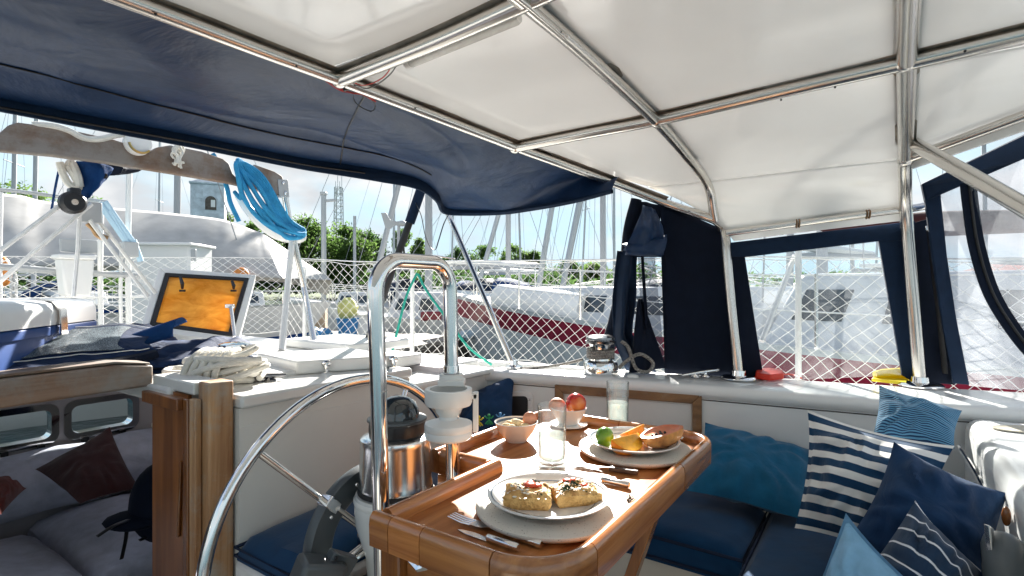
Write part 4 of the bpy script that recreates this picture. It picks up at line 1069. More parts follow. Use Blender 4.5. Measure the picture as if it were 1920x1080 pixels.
for aa, bb0, bb1 in ((.985, -.352, -.58),):
    mb = MB(); top, bot = B(aa, bb0, TZ - .030), B(aa + .01, bb1, -1.115); d_ = (bot - top).normalized()
    mb.boxv((top + bot) / 2, UA * .015, d_.cross(UA) * .010, (bot - top) / 2); mk('leg_brace', mb, MAT['varnish_z'], TB, bevel=.002)
mb = MB(); mb.tube([B(n_ + .001, -.62, -.434), B(n_ + .001, -.60, -.444), B(n_ + .001, -.58, -.434)], .006, 6); mk('catch', mb, MAT['chrome'], TB)

# ------------------------------------------------------------------ tableware
m, t, out = nodes('speckled_stoneware'); L = t.links
p = t.nodes.new('ShaderNodeBsdfPrincipled'); p.inputs['Roughness'].default_value = .42
vo = N(t, 'ShaderNodeTexNoise', Scale=260.0, Detail=2.0); L.new(coords(t), vo.inputs['Vector'])
r = t.nodes.new('ShaderNodeValToRGB'); r.color_ramp.elements[0].position = .27; r.color_ramp.elements[0].color = (.20, .16, .12, 1); r.color_ramp.elements[1].position = .36; r.color_ramp.elements[1].color = (.66, .62, .55, 1)
L.new(vo.outputs['Fac'], r.inputs['Fac']); L.new(r.outputs['Color'], p.inputs['Base Color']); L.new(p.outputs[0], out.inputs['Surface']); MAT['stoneware'] = m
MAT['china'] = M_basic('glazed_china', (.76, .76, .74), .14, var=.03, coat=.4)
MAT['china_line'] = M_basic('blue_glaze_line', (.10, .15, .22), .2)
MAT['drinkglass'] = M_clear('drinking_glass', (.93, .95, .95), edge=.75, fres=1.8, rough=.03, haze=.012, hazecol=(.9, .95, .95))
MAT['cloudy'] = M_clear('cloudy_drink', (.78, .84, .84), edge=.4, haze=.50, hazecol=(.84, .87, .83), fres=1.2)
MAT['silver'] = M_basic('cutlery_steel', (.72, .70, .68), .18, metal=1, var=.05)
MAT['darkwood'] = M_wood('riveted_handle', (.03, .018, .012), (.10, .06, .04), 'u', .4)
def charger(c, label):
    prof = [(0, 0), (.100, 0), (.122, .003), (.1315, .009), (.1335, .0125), (.1325, .0155), (.1295, .0165)]
    r0 = .1295
    for k in range(5):
        prof += [(r0 - .004, .0150), (r0 - .0075, .0164)]; r0 -= .0085
    prof += [(.083, .0148), (0, .0146)]
    mb = MB(); mb.lathe(c, prof, 72); o = mk('charger_plate', mb, MAT['stoneware'], angle=50); tag(o, label, 'charger plate', 'stoneware chargers on the table')
def plate(c, label):
    T = thing('plate', c, label, 'plate', 'china plates on the chargers')
    prof = [(0, .0), (.060, .0), (.062, .002), (.074, .003), (.092, .010), (.106, .0165), (.1095, .0182), (.1098, .0202), (.1075, .0208), (.100, .0186), (.086, .0112), (.073, .0062), (.066, .0052), (0, .0050)]
    mb = MB(); mb.lathe(c, prof, 80); PB_ = mk('plate_body', mb, MAT['china'], T, angle=60)
    mb = MB(); mb.lathe(c, [(.1030, .02035), (.1012, .01965), (.1009, .0199), (.1032, .0206)], 80); mk('rim_line', mb, MAT['china_line'], PB_)
    mb = MB(); mb.lathe(c, [(.0840, .01085), (.0826, .0102), (.0824, .0105), (.0842, .0111)], 80); mk('rim_line', mb, MAT['china_line'], PB_)
c1 = G(1032, 946, -.385); c1.z = TZ + .0005
c2 = V((.296, 1.292, TZ + .0005))
charger(c1, 'round speckled stoneware charger under the plate of focaccia')
charger(c2, 'round speckled stoneware charger under the plate of fruit')
p1 = c1 + V((-.003, .004, .0153)); p2 = c2 + V((-.002, .0, .0153))
plate(p1, 'white china plate with blue rim lines holding two focaccia slices')
plate(p2, 'white china plate with blue rim lines holding lime, orange and papaya')
def glass(c, label, h=.130, lev=.066, r=.0325):
    T = thing('drinking_glass', c, label, 'glass', 'glasses of cloudy drink')
    mb = MB(); mb.lathe(c, [(0, 0), (.027, 0), (.0295, .002), (.0305, .008), (r, h - .001), (r - .0006, h), (r - .0016, h - .001), (.0288, .0115), (.026, .0095), (0, .009)], 48); mk('glass_wall', mb, MAT['drinkglass'], T, angle=50)
    mb = MB(); mb.lathe(c, [(0, .0098), (.0258, .0102), (.0284, .012), (r - .0026, lev), (0, lev)], 40); mk('drink', mb, MAT['cloudy'], T, angle=50)
g1 = G(1035, 872, TZ); g1.z += .006; g2 = G(1158, 798, TZ); g2.z += .0005
glass(g1, 'glass of cloudy drink in front of the snack bowl', .131, .066)
glass(g2, 'glass of cloudy drink at the far edge of the table', .128, .068)
mb = MB(); cc_ = V((g1.x, g1.y, TZ)); mb.lathe(cc_, [(0, .0006), (.038, .0006), (.041, .003), (.0405, .0052), (.036, .0046), (0, .0046)], 40); tag(mk('coaster', mb, MAT['drinkglass']), 'small round glass coaster under the nearer drinking glass', 'coaster')
def bowl(c, label, grp, r=.0575, h=.050):
    T = thing('bowl', c, label, 'bowl', grp)
    mb = MB(); mb.lathe(c, [(0, .001), (.024, 0), (.028, 0), (.030, .004), (r * .82, h * .55), (r * .97, h * .93), (r, h), (r - .002, h + .001), (r - .004, h - .002), (r * .76, h * .5), (.026, .008), (0, .006)], 56); mk('bowl_body', mb, MAT['china'], T, angle=60)
    mb = MB(); mb.lathe(c, [(r - .0045, h - .0028), (r - .0068, h - .0085), (r - .0072, h - .0083), (r - .0049, h - .0026)], 56); mk('rim_line', mb, MAT['china_line'], T)
b1 = G(968, 826, TZ); b1.z += .0005
bowl(b1, 'white bowl of pale snack pieces on the left of the table', 'white bowls on the table')
MAT['biscuit'] = M_basic('pale_biscuit', (.62, .45, .24), .8, var=.25, vscale=40, bscale=90, bstr=.5)
MAT['guava'] = M_basic('pink_fruit', (.60, .26, .15), .5, var=.3, vscale=30)
GS = 'snack pieces in the bowl'
def lump(c, r, s, mat, name, seed, sq=.12):
    mb = MB(); mb.ball(c, r, 14, 9, *s)
    mb.v = [q + (q - c).normalized() * (r * sq * nz(q * 40, 1, seed)) for q in mb.v]
    return mk(name, mb, MAT[mat])
for i, (dx, dy, dz) in enumerate(((-.026, .004, .036), (-.010, -.020, .038), (.008, .018, .040), (-.018, .022, .038), (.002, .0, .047), (.022, -.016, .041), (-.004, .030, .041))):
    o = lump(b1 + V((dx, dy, dz)), .0125, (1.1, .9, .7), 'biscuit', 'biscuit', i); tag(o, 'pale golden snack piece in the white bowl', 'biscuit', GS)
o = lump(b1 + V((.036, .010, .054)), .019, (1.0, .55, 1.0), 'guava', 'biscuit_round', 20, .05); tag(o, 'round reddish brown biscuit leaning on the rim of the snack bowl', 'biscuit')
b2 = G(1066, 799, TZ); b2.z += .008
mb = MB(); mb.lathe(V((b2.x, b2.y, TZ + .0004)), [(0, 0), (.045, 0), (.055, .006), (.0545, .0085), (.040, .0072), (0, .0070)], 48); tag(mk('saucer', mb, MAT['china'], angle=60), 'white saucer under the bowl with the red fruit', 'saucer')
bowl(b2, 'white bowl with round red fruit, standing on a saucer', 'white bowls on the table', .053, .046)
m, t, out = nodes('mango_skin'); L = t.links
p = t.nodes.new('ShaderNodeBsdfPrincipled'); p.inputs['Roughness'].default_value = .22; p.inputs['Coat Weight'].default_value = .3
n = N(t, 'ShaderNodeTexNoise', Scale=14.0, Detail=3.0); L.new(coords(t), n.inputs['Vector'])
r = t.nodes.new('ShaderNodeValToRGB'); r.color_ramp.elements[0].position = .50; r.color_ramp.elements[0].color = (.50, .022, .014, 1); r.color_ramp.elements[1].position = .72; r.color_ramp.elements[1].color = (.66, .28, .06, 1)
L.new(n.outputs['Fac'], r.inputs['Fac']); L.new(r.outputs['Color'], p.inputs['Base Color']); L.new(p.outputs[0], out.inputs['Surface']); MAT['mango'] = m
o = lump(b2 + V((.020, -.012, .060)), .030, (1.0, .95, 1.0), 'mango', 'red_fruit', 3, .03); tag(o, 'round red and yellow fruit at the front of the bowl', 'fruit')
o = lump(b2 + V((-.032, .014, .048)), .024, (1.05, .95, .95), 'guava', 'red_fruit', 5, .03); tag(o, 'dull pink fruit half hidden behind the tall glass', 'fruit')

# fruit on the far plate
pt = p2.z + .006
m = M_basic('lime_peel', (.11, .28, .015), .25, var=.2, vscale=15, bscale=350, bstr=.06, coat=.3); MAT['lime'] = m
o = lump(P(1134, 818, 1.275), .0225, (1, 1, 1.05), 'lime', 'lime', 2, .03); o.location.z = pt + .022; tag(o, 'small green lime on the plate of fruit', 'lime')
MAT['orange_peel'] = M_basic('orange_peel', (.85, .28, .012), .4, var=.12, vscale=40, bscale=300, bstr=.3)
MAT['orange_flesh'] = M_basic('orange_flesh', (.90, .38, .03), .3, var=.15, vscale=90, sss=.2)
def wedge(c, ln_, r, spread, rot, tilt, label):
    T = thing('orange_wedge', c, label, 'orange', 'orange wedges on the fruit plate')
    from mathutils import Matrix
    Mx = Matrix.Rotation(rot, 3, 'Z') @ Matrix.Rotation(tilt, 3, 'X')
    n1, n2 = 14, 8
    sk = []; 
    for i in range(n1 + 1):
        th = math.pi * i / n1
        for j in range(n2 + 1):
            ph = lerp(-spread, spread, j / n2) - math.pi / 2
            sk.append(c + Mx @ V((ln_ * math.cos(th), r * math.sin(th) * math.cos(ph), r * math.sin(th) * math.sin(ph))))
    fs = [(i * (n2 + 1) + j, (i + 1) * (n2 + 1) + j, (i + 1) * (n2 + 1) + j + 1, i * (n2 + 1) + j + 1) for i in range(n1) for j in range(n2)]
    mb = MB(); mb.add(sk, fs); mk('peel', mb, MAT['orange_peel'], T)
    mb = MB()
    for sd in (0, n2):
        ring = [sk[i * (n2 + 1) + sd].lerp(c, .015) for i in range(n1 + 1)]
        mid = [c + (Mx @ V((ln_ * .9 * math.cos(math.pi * i / n1), 0, 0))) for i in range(n1 + 1)]
        mb.add(ring + mid, [(i, i + 1, n1 + 2 + i, n1 + 1 + i) for i in range(n1)])
    mk('flesh', mb, MAT['orange_flesh'], T, solid=.001)
wedge(P(1172, 818, 1.24), .047, .043, .62, math.radians(38), math.radians(-20), 'orange wedge beside the lime, nearest the viewer')
wedge(P(1192, 802, 1.295), .047, .043, .62, math.radians(52), math.radians(25), 'orange wedge standing behind the other wedge, pointed end up')
MAT['papaya_skin'] = M_basic('papaya_skin', (.50, .15, .04), .35, var=.4, vscale=26, col2=(.70, .34, .10), bscale=60, bstr=.2)
MAT['papaya_flesh'] = M_basic('papaya_flesh', (.70, .24, .12), .35, var=.2, vscale=40, sss=.15)
MAT['seed'] = M_basic('black_seed', (.015, .013, .012), .25)
PAc = P(1238, 812, 1.275); PAc.z = pt + .036
T = thing('papaya_half', PAc, 'half papaya with open seed hollow on the plate of fruit', 'papaya')
pe = (P(1273, 796, 1.32) - P(1198, 836, 1.20)); pe.z = .012; pe = pe.normalized(); pf = V((-.45, -.25, .85)); pf = (pf - pe * pf.dot(pe)).normalized(); ps = pe.cross(pf)
def pap(u_, v_, inner):
    th = math.pi * v_
    x = math.cos(th); rr_ = math.sin(th) ** .8 * (1 + .22 * x) * .040 * (.82 if inner else 1)
    ph = math.pi + math.pi * u_
    dep = 1
    q = PAc + pe * (.066 * x * (.85 if inner else 1)) + ps * (rr_ * math.cos(ph))
    dd = rr_ * math.sin(ph) * (.34 if inner else 1)
    return q + pf * dd
mb = MB(); mb.grid(lambda a_, b_: pap(a_, b_, False), 18, 22); mk('skin', mb, MAT['papaya_skin'], T)
mb = MB(); mb.grid(lambda a_, b_: pap(a_, b_, True) + pf * .0012, 18, 22)
n_o = 22; ring_o = [pap(0, i / n_o, False) for i in range(n_o + 1)] + [pap(1, i / n_o, False) for i in range(n_o, -1, -1)]; ring_i = [pap(0, i / n_o, True) + pf * .0012 for i in range(n_o + 1)] + [pap(1, i / n_o, True) + pf * .0012 for i in range(n_o, -1, -1)]
k = len(ring_o); mb.add(ring_o + ring_i, [(i, (i + 1) % k, k + (i + 1) % k, k + i) for i in range(k)]); mk('flesh', mb, MAT['papaya_flesh'], T)
for i in range(9):
    x = R.uniform(-.6, .6); y = R.uniform(-.4, .4); mb = MB(); mb.ball(PAc + pe * .048 * x + ps * .02 * y - pf * (.006 - .008 * y * y), .0035, 8, 6); mk('seed', mb, MAT['seed'], T)

# focaccia slices
MAT['crust'] = M_basic('bread_crust', (.42, .17, .035), .6, var=.3, vscale=45, col2=(.72, .44, .16), bscale=120, bstr=.6)
MAT['crumb'] = M_basic('pale_crumb', (.60, .31, .085), .85, var=.2, vscale=50, col2=(.72, .45, .17), bscale=200, bstr=.7)
MAT['tomato'] = M_basic('tomato', (.60, .07, .02), .25, var=.3, vscale=60, coat=.3)
MAT['herb'] = M_basic('dark_herbs', (.025, .05, .015), .7, var=.5, vscale=90)
MAT['cheese'] = M_basic('white_cheese', (.78, .74, .64), .6, var=.1, vscale=80)
def focaccia(c, hx, hy, hz, rot, label, toms, herbs, seed):
    from mathutils import Matrix
    T = thing('focaccia_slice', c, label, 'focaccia', 'focaccia slices on the near plate')
    Mx = Matrix.Rotation(rot, 3, 'Z')
    def surf(x, y): return hz * (1 + .22 * nz((x * 1.9 + seed, y * 1.9, seed)) + .10 * nz((x * 5, y * 5, seed + 2)) + .05 * nz((x * 13, y * 13, seed)) - .30 * max(abs(x), abs(y)) ** 5)
    n = 26
    def topf(u_, v_):
        x, y = u_ * 2 - 1, v_ * 2 - 1
        w = .12 * nz((x * 1.8, y * 1.8, seed + 4)) + .04 * nz((x * 6, y * 6, seed))
        return c + Mx @ V((hx * x * (1 + w), hy * y * (1 + w), surf(x, y) * 2))
    mb = MB(); mb.grid(topf, n, n); mk('crust', mb, MAT['crust'], T, angle=80)
    mb = MB()
    def sidef(u_, v_):
        k = u_ * 4; i = int(min(3.999, k)); f = k - i
        x, y = [(-1 + 2 * f, -1), (1, -1 + 2 * f), (1 - 2 * f, 1), (-1, 1 - 2 * f)][i]
        tp = topf((x + 1) / 2, (y + 1) / 2); bul = 1 + .05 * math.sin(math.pi * v_) + .02 * nz((x * 8, y * 8, v_ * 6 + seed)); inn = 1 - .12 * (1 - v_) ** 3
        q = c + Mx @ V((hx * x * bul * inn, hy * y * bul * inn, 0)); return V((lerp(q.x, tp.x, v_ ** 6), lerp(q.y, tp.y, v_ ** 6), lerp(c.z, tp.z, v_)))
    mb.grid(sidef, 64, 10); BR = mk('bread', mb, MAT['crumb'], T, angle=80)
    for i, (x, y, rr_) in enumerate(toms):
        q = topf((x + 1) / 2, (y + 1) / 2); mb = MB(); mb.ball(q + UZ * .002, rr_, 16, 8, 1, .9, .34); mk('tomato_slice', mb, MAT['tomato'], T)
    mb = MB()
    for (x, y, s_, cnt) in herbs:
        for k in range(cnt):
            q = topf((x + R.gauss(0, s_) + 1) / 2, (y + R.gauss(0, s_) + 1) / 2) + UZ * R.uniform(.001, .005 if s_ < .2 else .002)
            d_ = V((R.gauss(0, 1), R.gauss(0, 1), R.gauss(0, .6))).normalized(); e_2 = d_.orthogonal().normalized(); l_ = R.uniform(.0015, .0038)
            mb.add([q - d_ * l_, q + e_2 * l_ * .45, q + d_ * l_, q - e_2 * l_ * .45], [(0, 1, 2, 3)])
    tag(mk('herbs', mb, MAT['herb'], T, smooth=False), kind='stuff')
    mb = MB()
    for k in range(46):
        x, y = R.uniform(-.92, .92), R.uniform(-.92, .92); q = topf((x + 1) / 2, (y + 1) / 2); mb.ball(q + UZ * .0002, R.uniform(.001, .0034), 6, 4, 1.4, 1, .45)
    tag(mk('cheese_crumbs', mb, MAT['cheese'], T), kind='stuff')
fz = p1.z + .0056
f1 = P(990, 938, .935); f2 = P(1077, 936, .950)
f1.z = f2.z = fz
focaccia(f1, .0395, .030, .0150, math.radians(-4), 'focaccia slice on the left with tomato and herbs on top', [(-.25 + .35, .1, .012), (.42, .15, .009), (.1, .5, .008)], [(.15, .35, .12, 70), (0, 0, .5, 50)], 1)
focaccia(f2, .0395, .030, .0138, math.radians(12), 'focaccia slice on the right with green herbs and tomato', [(-.15, .62, .010), (.12, .68, .008), (.45, -.1, .007)], [(-.55, -.55, .12, 60), (0, .1, .14, 50), (0, 0, .5, 50)], 5)

# cutlery
def fork(tip, end, label, handle='round', z=TZ + .002, wide=.010, grp='forks on the table'):
    tip, end = V((tip.x, tip.y, z)), V((end.x, end.y, z)); e = (tip - end).normalized(); s_ = V((-e.y, e.x, 0)); Ln = (tip - end).length
    T = thing('fork', end, label, 'fork', grp)
    for k in range(4):
        o_ = (k - 1.5) * wide * .62
        mb = MB(); mb.tube([tip - e * .052 + s_ * o_ * .9 + UZ * .004, tip - e * .03 + s_ * o_ + UZ * .003, tip + s_ * o_ * .95 + UZ * .006], [.0016, .0015, .0009], 6); mk('tine', mb, MAT['silver'], T)
    mb = MB(); rows = []
    for d_, w_, h_ in ((.050, wide, .004), (.060, wide, .0035), (.072, wide * .72, .003), (.082, .0032, .005), (.10, .0026, .007)):
        q = tip - e * d_; rows += [q + s_ * w_ + UZ * h_, q - s_ * w_ + UZ * h_, q - s_ * w_ + UZ * (h_ + .0016), q + s_ * w_ + UZ * (h_ + .0016)]
    fs = []
    for i in range(4):
        for j in range(4): fs.append((i * 4 + j, i * 4 + (j + 1) % 4, (i + 1) * 4 + (j + 1) % 4, (i + 1) * 4 + j))
    fs += [(0, 1, 2, 3), (19, 18, 17, 16)]
    mb.add(rows, fs); mk('fork_head', mb, MAT['silver'], T)
    if handle == 'round':
        mb = MB(); mb.tube([tip - e * .098 + UZ * .007, tip - e * .104 + UZ * .0065, end + e * .003 + UZ * .0058, end + UZ * .0058], [.0035, .0062, .0068, .0055], 14); mk('handle', mb, MAT['silver'], T)
    else:
        mb = MB(); mb.boxv((tip - e * .098 + end) / 2 + UZ * .005, e * ((Ln - .098) / 2), s_ * .0065, UZ * .0045); hd_ = mk('handle', mb, MAT['darkwood'], T, bevel=.002)
        for k in (.12, .5, .88):
            mb = MB(); mb.ball((tip - e * .098).lerp(end, k) + UZ * .0095, .0022, 8, 5, 1, 1, .4); mk('rivet', mb, MAT['silver'], hd_)
    return T
def knife(tip, end, label, z=TZ + .001, grp='knives on the table'):
    tip, end = V((tip.x, tip.y, z)), V((end.x, end.y, z)); e = (tip - end).normalized(); s_ = V((-e.y, e.x, 0)); Ln = (tip - end).length
    T = thing('knife', end, label, 'knife', grp)
    hb = end + e * min(.09, Ln * .48)
    mb = MB(); mb.prism([hb + s_ * .004, hb - s_ * .006, tip - e * .03 - s_ * .008, tip - e * .006 - s_ * .004, tip, tip - e * .02 + s_ * .005], UZ * .0016); mk('blade', mb, MAT['silver'], T, bevel=.0005)
    mb = MB(); mb.tube([hb + e * .002 + UZ * .005, hb + UZ * .0055, end + e * .003 + UZ * .006, end + UZ * .006], [.004, .0058, .0064, .005], 14); mk('handle', mb, MAT['silver'], T)
fork(G(846, 973, TZ), G(1016, 1030, TZ), 'fork with a thick steel handle at the near edge of the table')
knife(G(858, 995, TZ), G(972, 1036, TZ), 'steel knife lying beside the thick handled fork at the table edge')
fork(G(1062, 873, TZ), G(1197, 892, TZ), 'fork with a dark riveted wooden handle between the two plates', 'wood')
knife(G(1078, 894, TZ), G(1180, 916, TZ), 'steel knife with a round handle just behind the focaccia plate')
knife(G(1240, 812, TZ), G(1282, 829, TZ), 'knife lying behind the plate of fruit at the far table edge')
mb = MB(); q0 = G(1180, 942, TZ)
for k in range(60):
    q = q0 + V((R.gauss(0, .0035), R.gauss(0, .004), abs(R.gauss(.006, .004)))); d_ = V((R.gauss(0, 1), R.gauss(0, 1), R.gauss(0, 1))).normalized(); e_2 = d_.orthogonal().normalized(); l_ = R.uniform(.0018, .0035)
    mb.add([q - d_ * l_, q + e_2 * l_ * .5, q + d_ * l_, q - e_2 * l_ * .5], [(0, 1, 2, 3)])
tag(mk('herb_sprig', mb, MAT['herb'], smooth=False), 'tiny dark herb sprig on the wood beside the near charger', 'herb')

# ------------------------------------------------------------------ fittings on the coaming
def on_wall(px, py, off=.0):
    d = D(px, py); lo, hi = .6, 3.2
    for _ in range(50):
        mid = (lo + hi) / 2; q = d * mid; a, b = ab(q)
        if a < a_at(INNER, b) - off: lo = mid
        else: hi = mid
    return d * lo
T = thing('locker_trim', on_wall(1180, 760), 'rectangular worn teak frame on the cockpit wall behind the table', 'wood frame')
def board(pts, mat='teak_trim', th=.014):
    front = [on_wall(x, y, th) for x, y in pts]; back = [on_wall(x, y, .0) for x, y in pts]
    mb = MB(); n = len(pts); mb.add(front + back, [tuple(range(n)), tuple(range(2 * n - 1, n - 1, -1))] + [(i, n + i, n + (i + 1) % n, (i + 1) % n) for i in range(n)]); return mk('trim_board', mb, MAT[mat], T, bevel=.002)
board([(1040, 720), (1316, 739), (1298, 757), (1056, 738)])
board([(1040, 720), (1056, 738), (1056, 800), (1040, 800)][::1])
board([(1316, 739), (1316, 812), (1298, 812), (1298, 757)])
mb = MB(); fr = [on_wall(x, y, .004) for x, y in ((1058, 740), (1296, 759), (1296, 812), (1058, 800))]; mb.prism(fr, UA * .003); mk('locker_door', mb, MAT['gelcoat_old'], T, smooth=False)
T = thing('wall_speaker', on_wall(978, 762), 'white framed speaker with a dark grille in the cockpit wall', 'speaker')
def rrect(x0, x1, y0, y1, r, off):
    pts = []
    for cx_, cy_, st_ in ((x1 - r, y0 + r, -90), (x1 - r, y1 - r, 0), (x0 + r, y1 - r, 90), (x0 + r, y0 + r, 180)):
        for k in range(5):
            an = math.radians(st_ + k * 22.5); pts.append(on_wall(cx_ + r * math.cos(an), cy_ + r * math.sin(an), off))
    return pts
mb = MB(); mb.prism(rrect(950, 998, 734, 800, 12, .010), UA * .009); mk('speaker_frame', mb, MAT['white_plastic'], T, bevel=.003)
mb = MB(); mb.prism(rrect(954, 989, 743, 796, 8, .013), UA * .004); mk('grille', mb, MAT['rubber'], T)
mb = MB(); mb.ball(on_wall(993, 750, .012), .004, 8, 5); mk('screw', mb, MAT['chrome'], T)

def winch(c, s, label, rope=None):
    T = thing('winch', c, label, 'winch', 'sheet winches on deck')
    mb = MB(); mb.lathe(c, [(0, .0), (.066 * s, .0), (.067 * s, .004), (.066 * s, .036 * s), (.062 * s, .046 * s), (.040 * s, .052 * s), (0, .052 * s)], 36); mk('base', mb, MAT['chrome'], T)
    mb = MB(); mb.lathe(c, [(.044 * s, .052 * s), (.042 * s, .08 * s), (.040 * s, .10 * s), (.045 * s, .115 * s)], 36); dr = mk('drum', mb, MAT['chrome'], T)
    mb = MB(); mb.lathe(c, [(.046 * s, .115 * s), (.058 * s, .119 * s), (.059 * s, .126 * s), (.050 * s, .128 * s), (.050 * s, .131 * s), (.057 * s, .133 * s), (.056 * s, .141 * s), (.040 * s, .147 * s), (.012 * s, .149 * s), (0, .147 * s)], 36); mk('self_tailer', mb, MAT['chrome'] if not rope else MAT['black_chrome'], T)
    if rope:
        mb = MB(); pts = [c + V((math.cos(k * .35), math.sin(k * .35), 0)) * (.049 * s) + UZ * (.058 * s + .0017 * s * k * .35) for k in range(66)]
        mb.tube(pts, .0062 * s, 7); mk('rope_wrap', mb, MAT['black_rope'], dr)
    return T
MAT['black_chrome'] = M_basic('dark_chrome', (.22, .22, .23), .18, metal=1, var=.2, vscale=30)
w1 = G(1126, 700, CZ); winch(w1, 1.0, 'chrome winch with dark flecked rope on the cockpit edge beside the rolled curtain', True)
mb = MB(); mb.tube(smooth_path([P(940, 692, 2.24), P(1000, 690, 2.2), P(1050, 684, 2.16), P(1092, 674, 2.12)]), .006, 7); tag(mk('sheet_rope', mb, MAT['black_rope']), 'dark flecked rope leading along the deck edge to the chrome winch', 'rope')
mb = MB(); mb.tube(smooth_path([P(1165, 640, 2.04), P(1178, 652, 2.03), P(1192, 690, 2.04), P(1215, 697, 2.03), P(1224, 680, 2.05), P(1200, 664, 2.05), P(1176, 676, 2.03), P(1160, 690, 2.03)]), .007, 7); tag(mk('rope_tail', mb, MAT['black_rope']), 'loose tail of dark rope lying between the winch and the curtain', 'rope')
mb = MB(); c_ = G(1186, 706, CZ); mb.ball(c_, .018, 12, 8, 1.3, .8, .5); tag(mk('fairlead_cap', mb, MAT['white_plastic']), 'small white rounded cap on the cockpit edge in front of the winch', 'cap')
def cleat(p0, p1, leg_z, label, mat='chrome', r=.0065):
    mid = (p0 + p1) / 2; T = thing('cleat', V((mid.x, mid.y, leg_z)), label, 'cleat', 'mooring cleats')
    mb = MB(); mb.tube([p0, p0.lerp(p1, .08), p0.lerp(p1, .5), p0.lerp(p1, .92), p1], [r * .6, r * .8, r * 1.15, r * .8, r * .6], 10); mk('horns', mb, MAT[mat], T)
    for k in (.36, .64):
        q = p0.lerp(p1, k); mb = MB(); mb.lathe(V((q.x, q.y, leg_z)), [(0, 0), (r * 2.6, 0), (r * 2.4, .004), (r * 1.1, .010), (r * .9, q.z - leg_z), (0, q.z - leg_z)], 14); mk('foot', mb, MAT[mat], T)
cleat(P(1278, 704, 1.98), P(1348, 693, 1.99), CZ, 'slim chrome cleat on the cockpit edge beside the awning leg')
q = G(495, 716, -.268); cleat(P(450, 707, 1.50), P(536, 703, 1.56), -.268, 'dark metal cleat on the bridge deck beside the coiled white rope', 'black_chrome', .007)

# red and yellow bits left on the cockpit edge
MAT['red_plastic'] = M_basic('bright_red_plastic', (.75, .06, .03), .4, trans=.3); MAT['yellow_plastic'] = M_basic('bright_yellow_plastic', (.78, .62, .01), .4, trans=.2)
T = thing('red_strap', G(1455, 708, CZ), 'bright red plastic strap lying by the window curtain', 'strap')
def rs(px, py, h=0): q = G(px, py, CZ); return q + UZ * h
mb = MB(); mb.prism([rs(1416, 711, .001), rs(1445, 715, .001), rs(1470, 712, .001), rs(1468, 704, .001), rs(1440, 700, .001), rs(1418, 703, .001)], UZ * .022); mk('strap_body', mb, MAT['red_plastic'], T, bevel=.006)
mb = MB(); mb.tube(smooth_path([rs(1464, 708, .012), rs(1485, 707, .010), rs(1502, 712, .006)]), .006, 6, squash=.5); mk('strap_tail', mb, MAT['red_plastic'], T)
T = thing('winch_handle_holder', G(1690, 716, CZ), 'bright yellow plastic holder lying behind the awning leg', 'holder')
mb = MB(); mb.tube([rs(1640, 714, .022), rs(1655, 714, .024), rs(1715, 714, .028), rs(1750, 715, .026), rs(1758, 715, .024)], [.012, .018, .022, .020, .014], 12); mk('holder_body', mb, MAT['yellow_plastic'], T)
mb = MB(); mb.prism([rs(1634, 716, .002), rs(1700, 724, .002), rs(1704, 715, .002), rs(1640, 709, .002)], UZ * .010); mk('holder_flap', mb, MAT['yellow_plastic'], T, bevel=.003)

# right-hand corner: recess, padded unit, chrome rail
mb = MB(); c_ = G(1925, 806, -.360); 
MAT['beige'] = M_basic('beige_pad', (.55, .50, .40), .6)
mb.lathe(c_, [(0, .001), (.9, .001), (1.0, .003), (1.0, .0)], 28, x=(.075, -.01, 0), y=(.004, .035, 0), z=(0, 0, 1)); tag(mk('oval_pad', mb, MAT['beige']), 'beige oval recess pad on top of the white forward wall', 'pad')
T = thing('padded_cover', P(1880, 1060, .86), 'grey padded cover with a steel plate at the lower right picture corner', 'cover')
mb = MB(); mb.tube(smooth_path([P(1880, 1010, .88), P(1882, 1040, .86), P(1890, 1110, .83), P(1900, 1200, .80)]), [.012, .022, .026, .027, .028, .028, .028, .028, .028, .029, .029, .029, .03, .03, .03, .03, .03, .03, .03], 16); mk('pad', mb, MAT['grey_plastic'], T)
mb = MB(); mb.boxv(P(1858, 1025, .86), V((.007, .004, -.004)), V((-.002, .004, 0)), V((-.004, 0, .034))); mk('plate', mb, MAT['steel'], T, bevel=.002)
mb = MB(); mb.tube(smooth_path([P(1798, 838, 1.42), P(1826, 882, 1.30), P(1850, 930, 1.18), P(1858, 960, 1.12)]), .006, 8); tag(mk('grab_rail', mb, MAT['chrome']), 'thin steel grab rail on the inner face of the white forward wall', 'rail')
mb = MB(); mb.ball(P(1887, 968, .96), .009, 14, 8, .8, .8, 2.0); tag(mk('wood_trim_end', mb, MAT['varnish_z']), 'small wood trim end beside the large navy pillow at the right edge', 'wood trim')  # end of a wood trim, shaped as a stretched ball
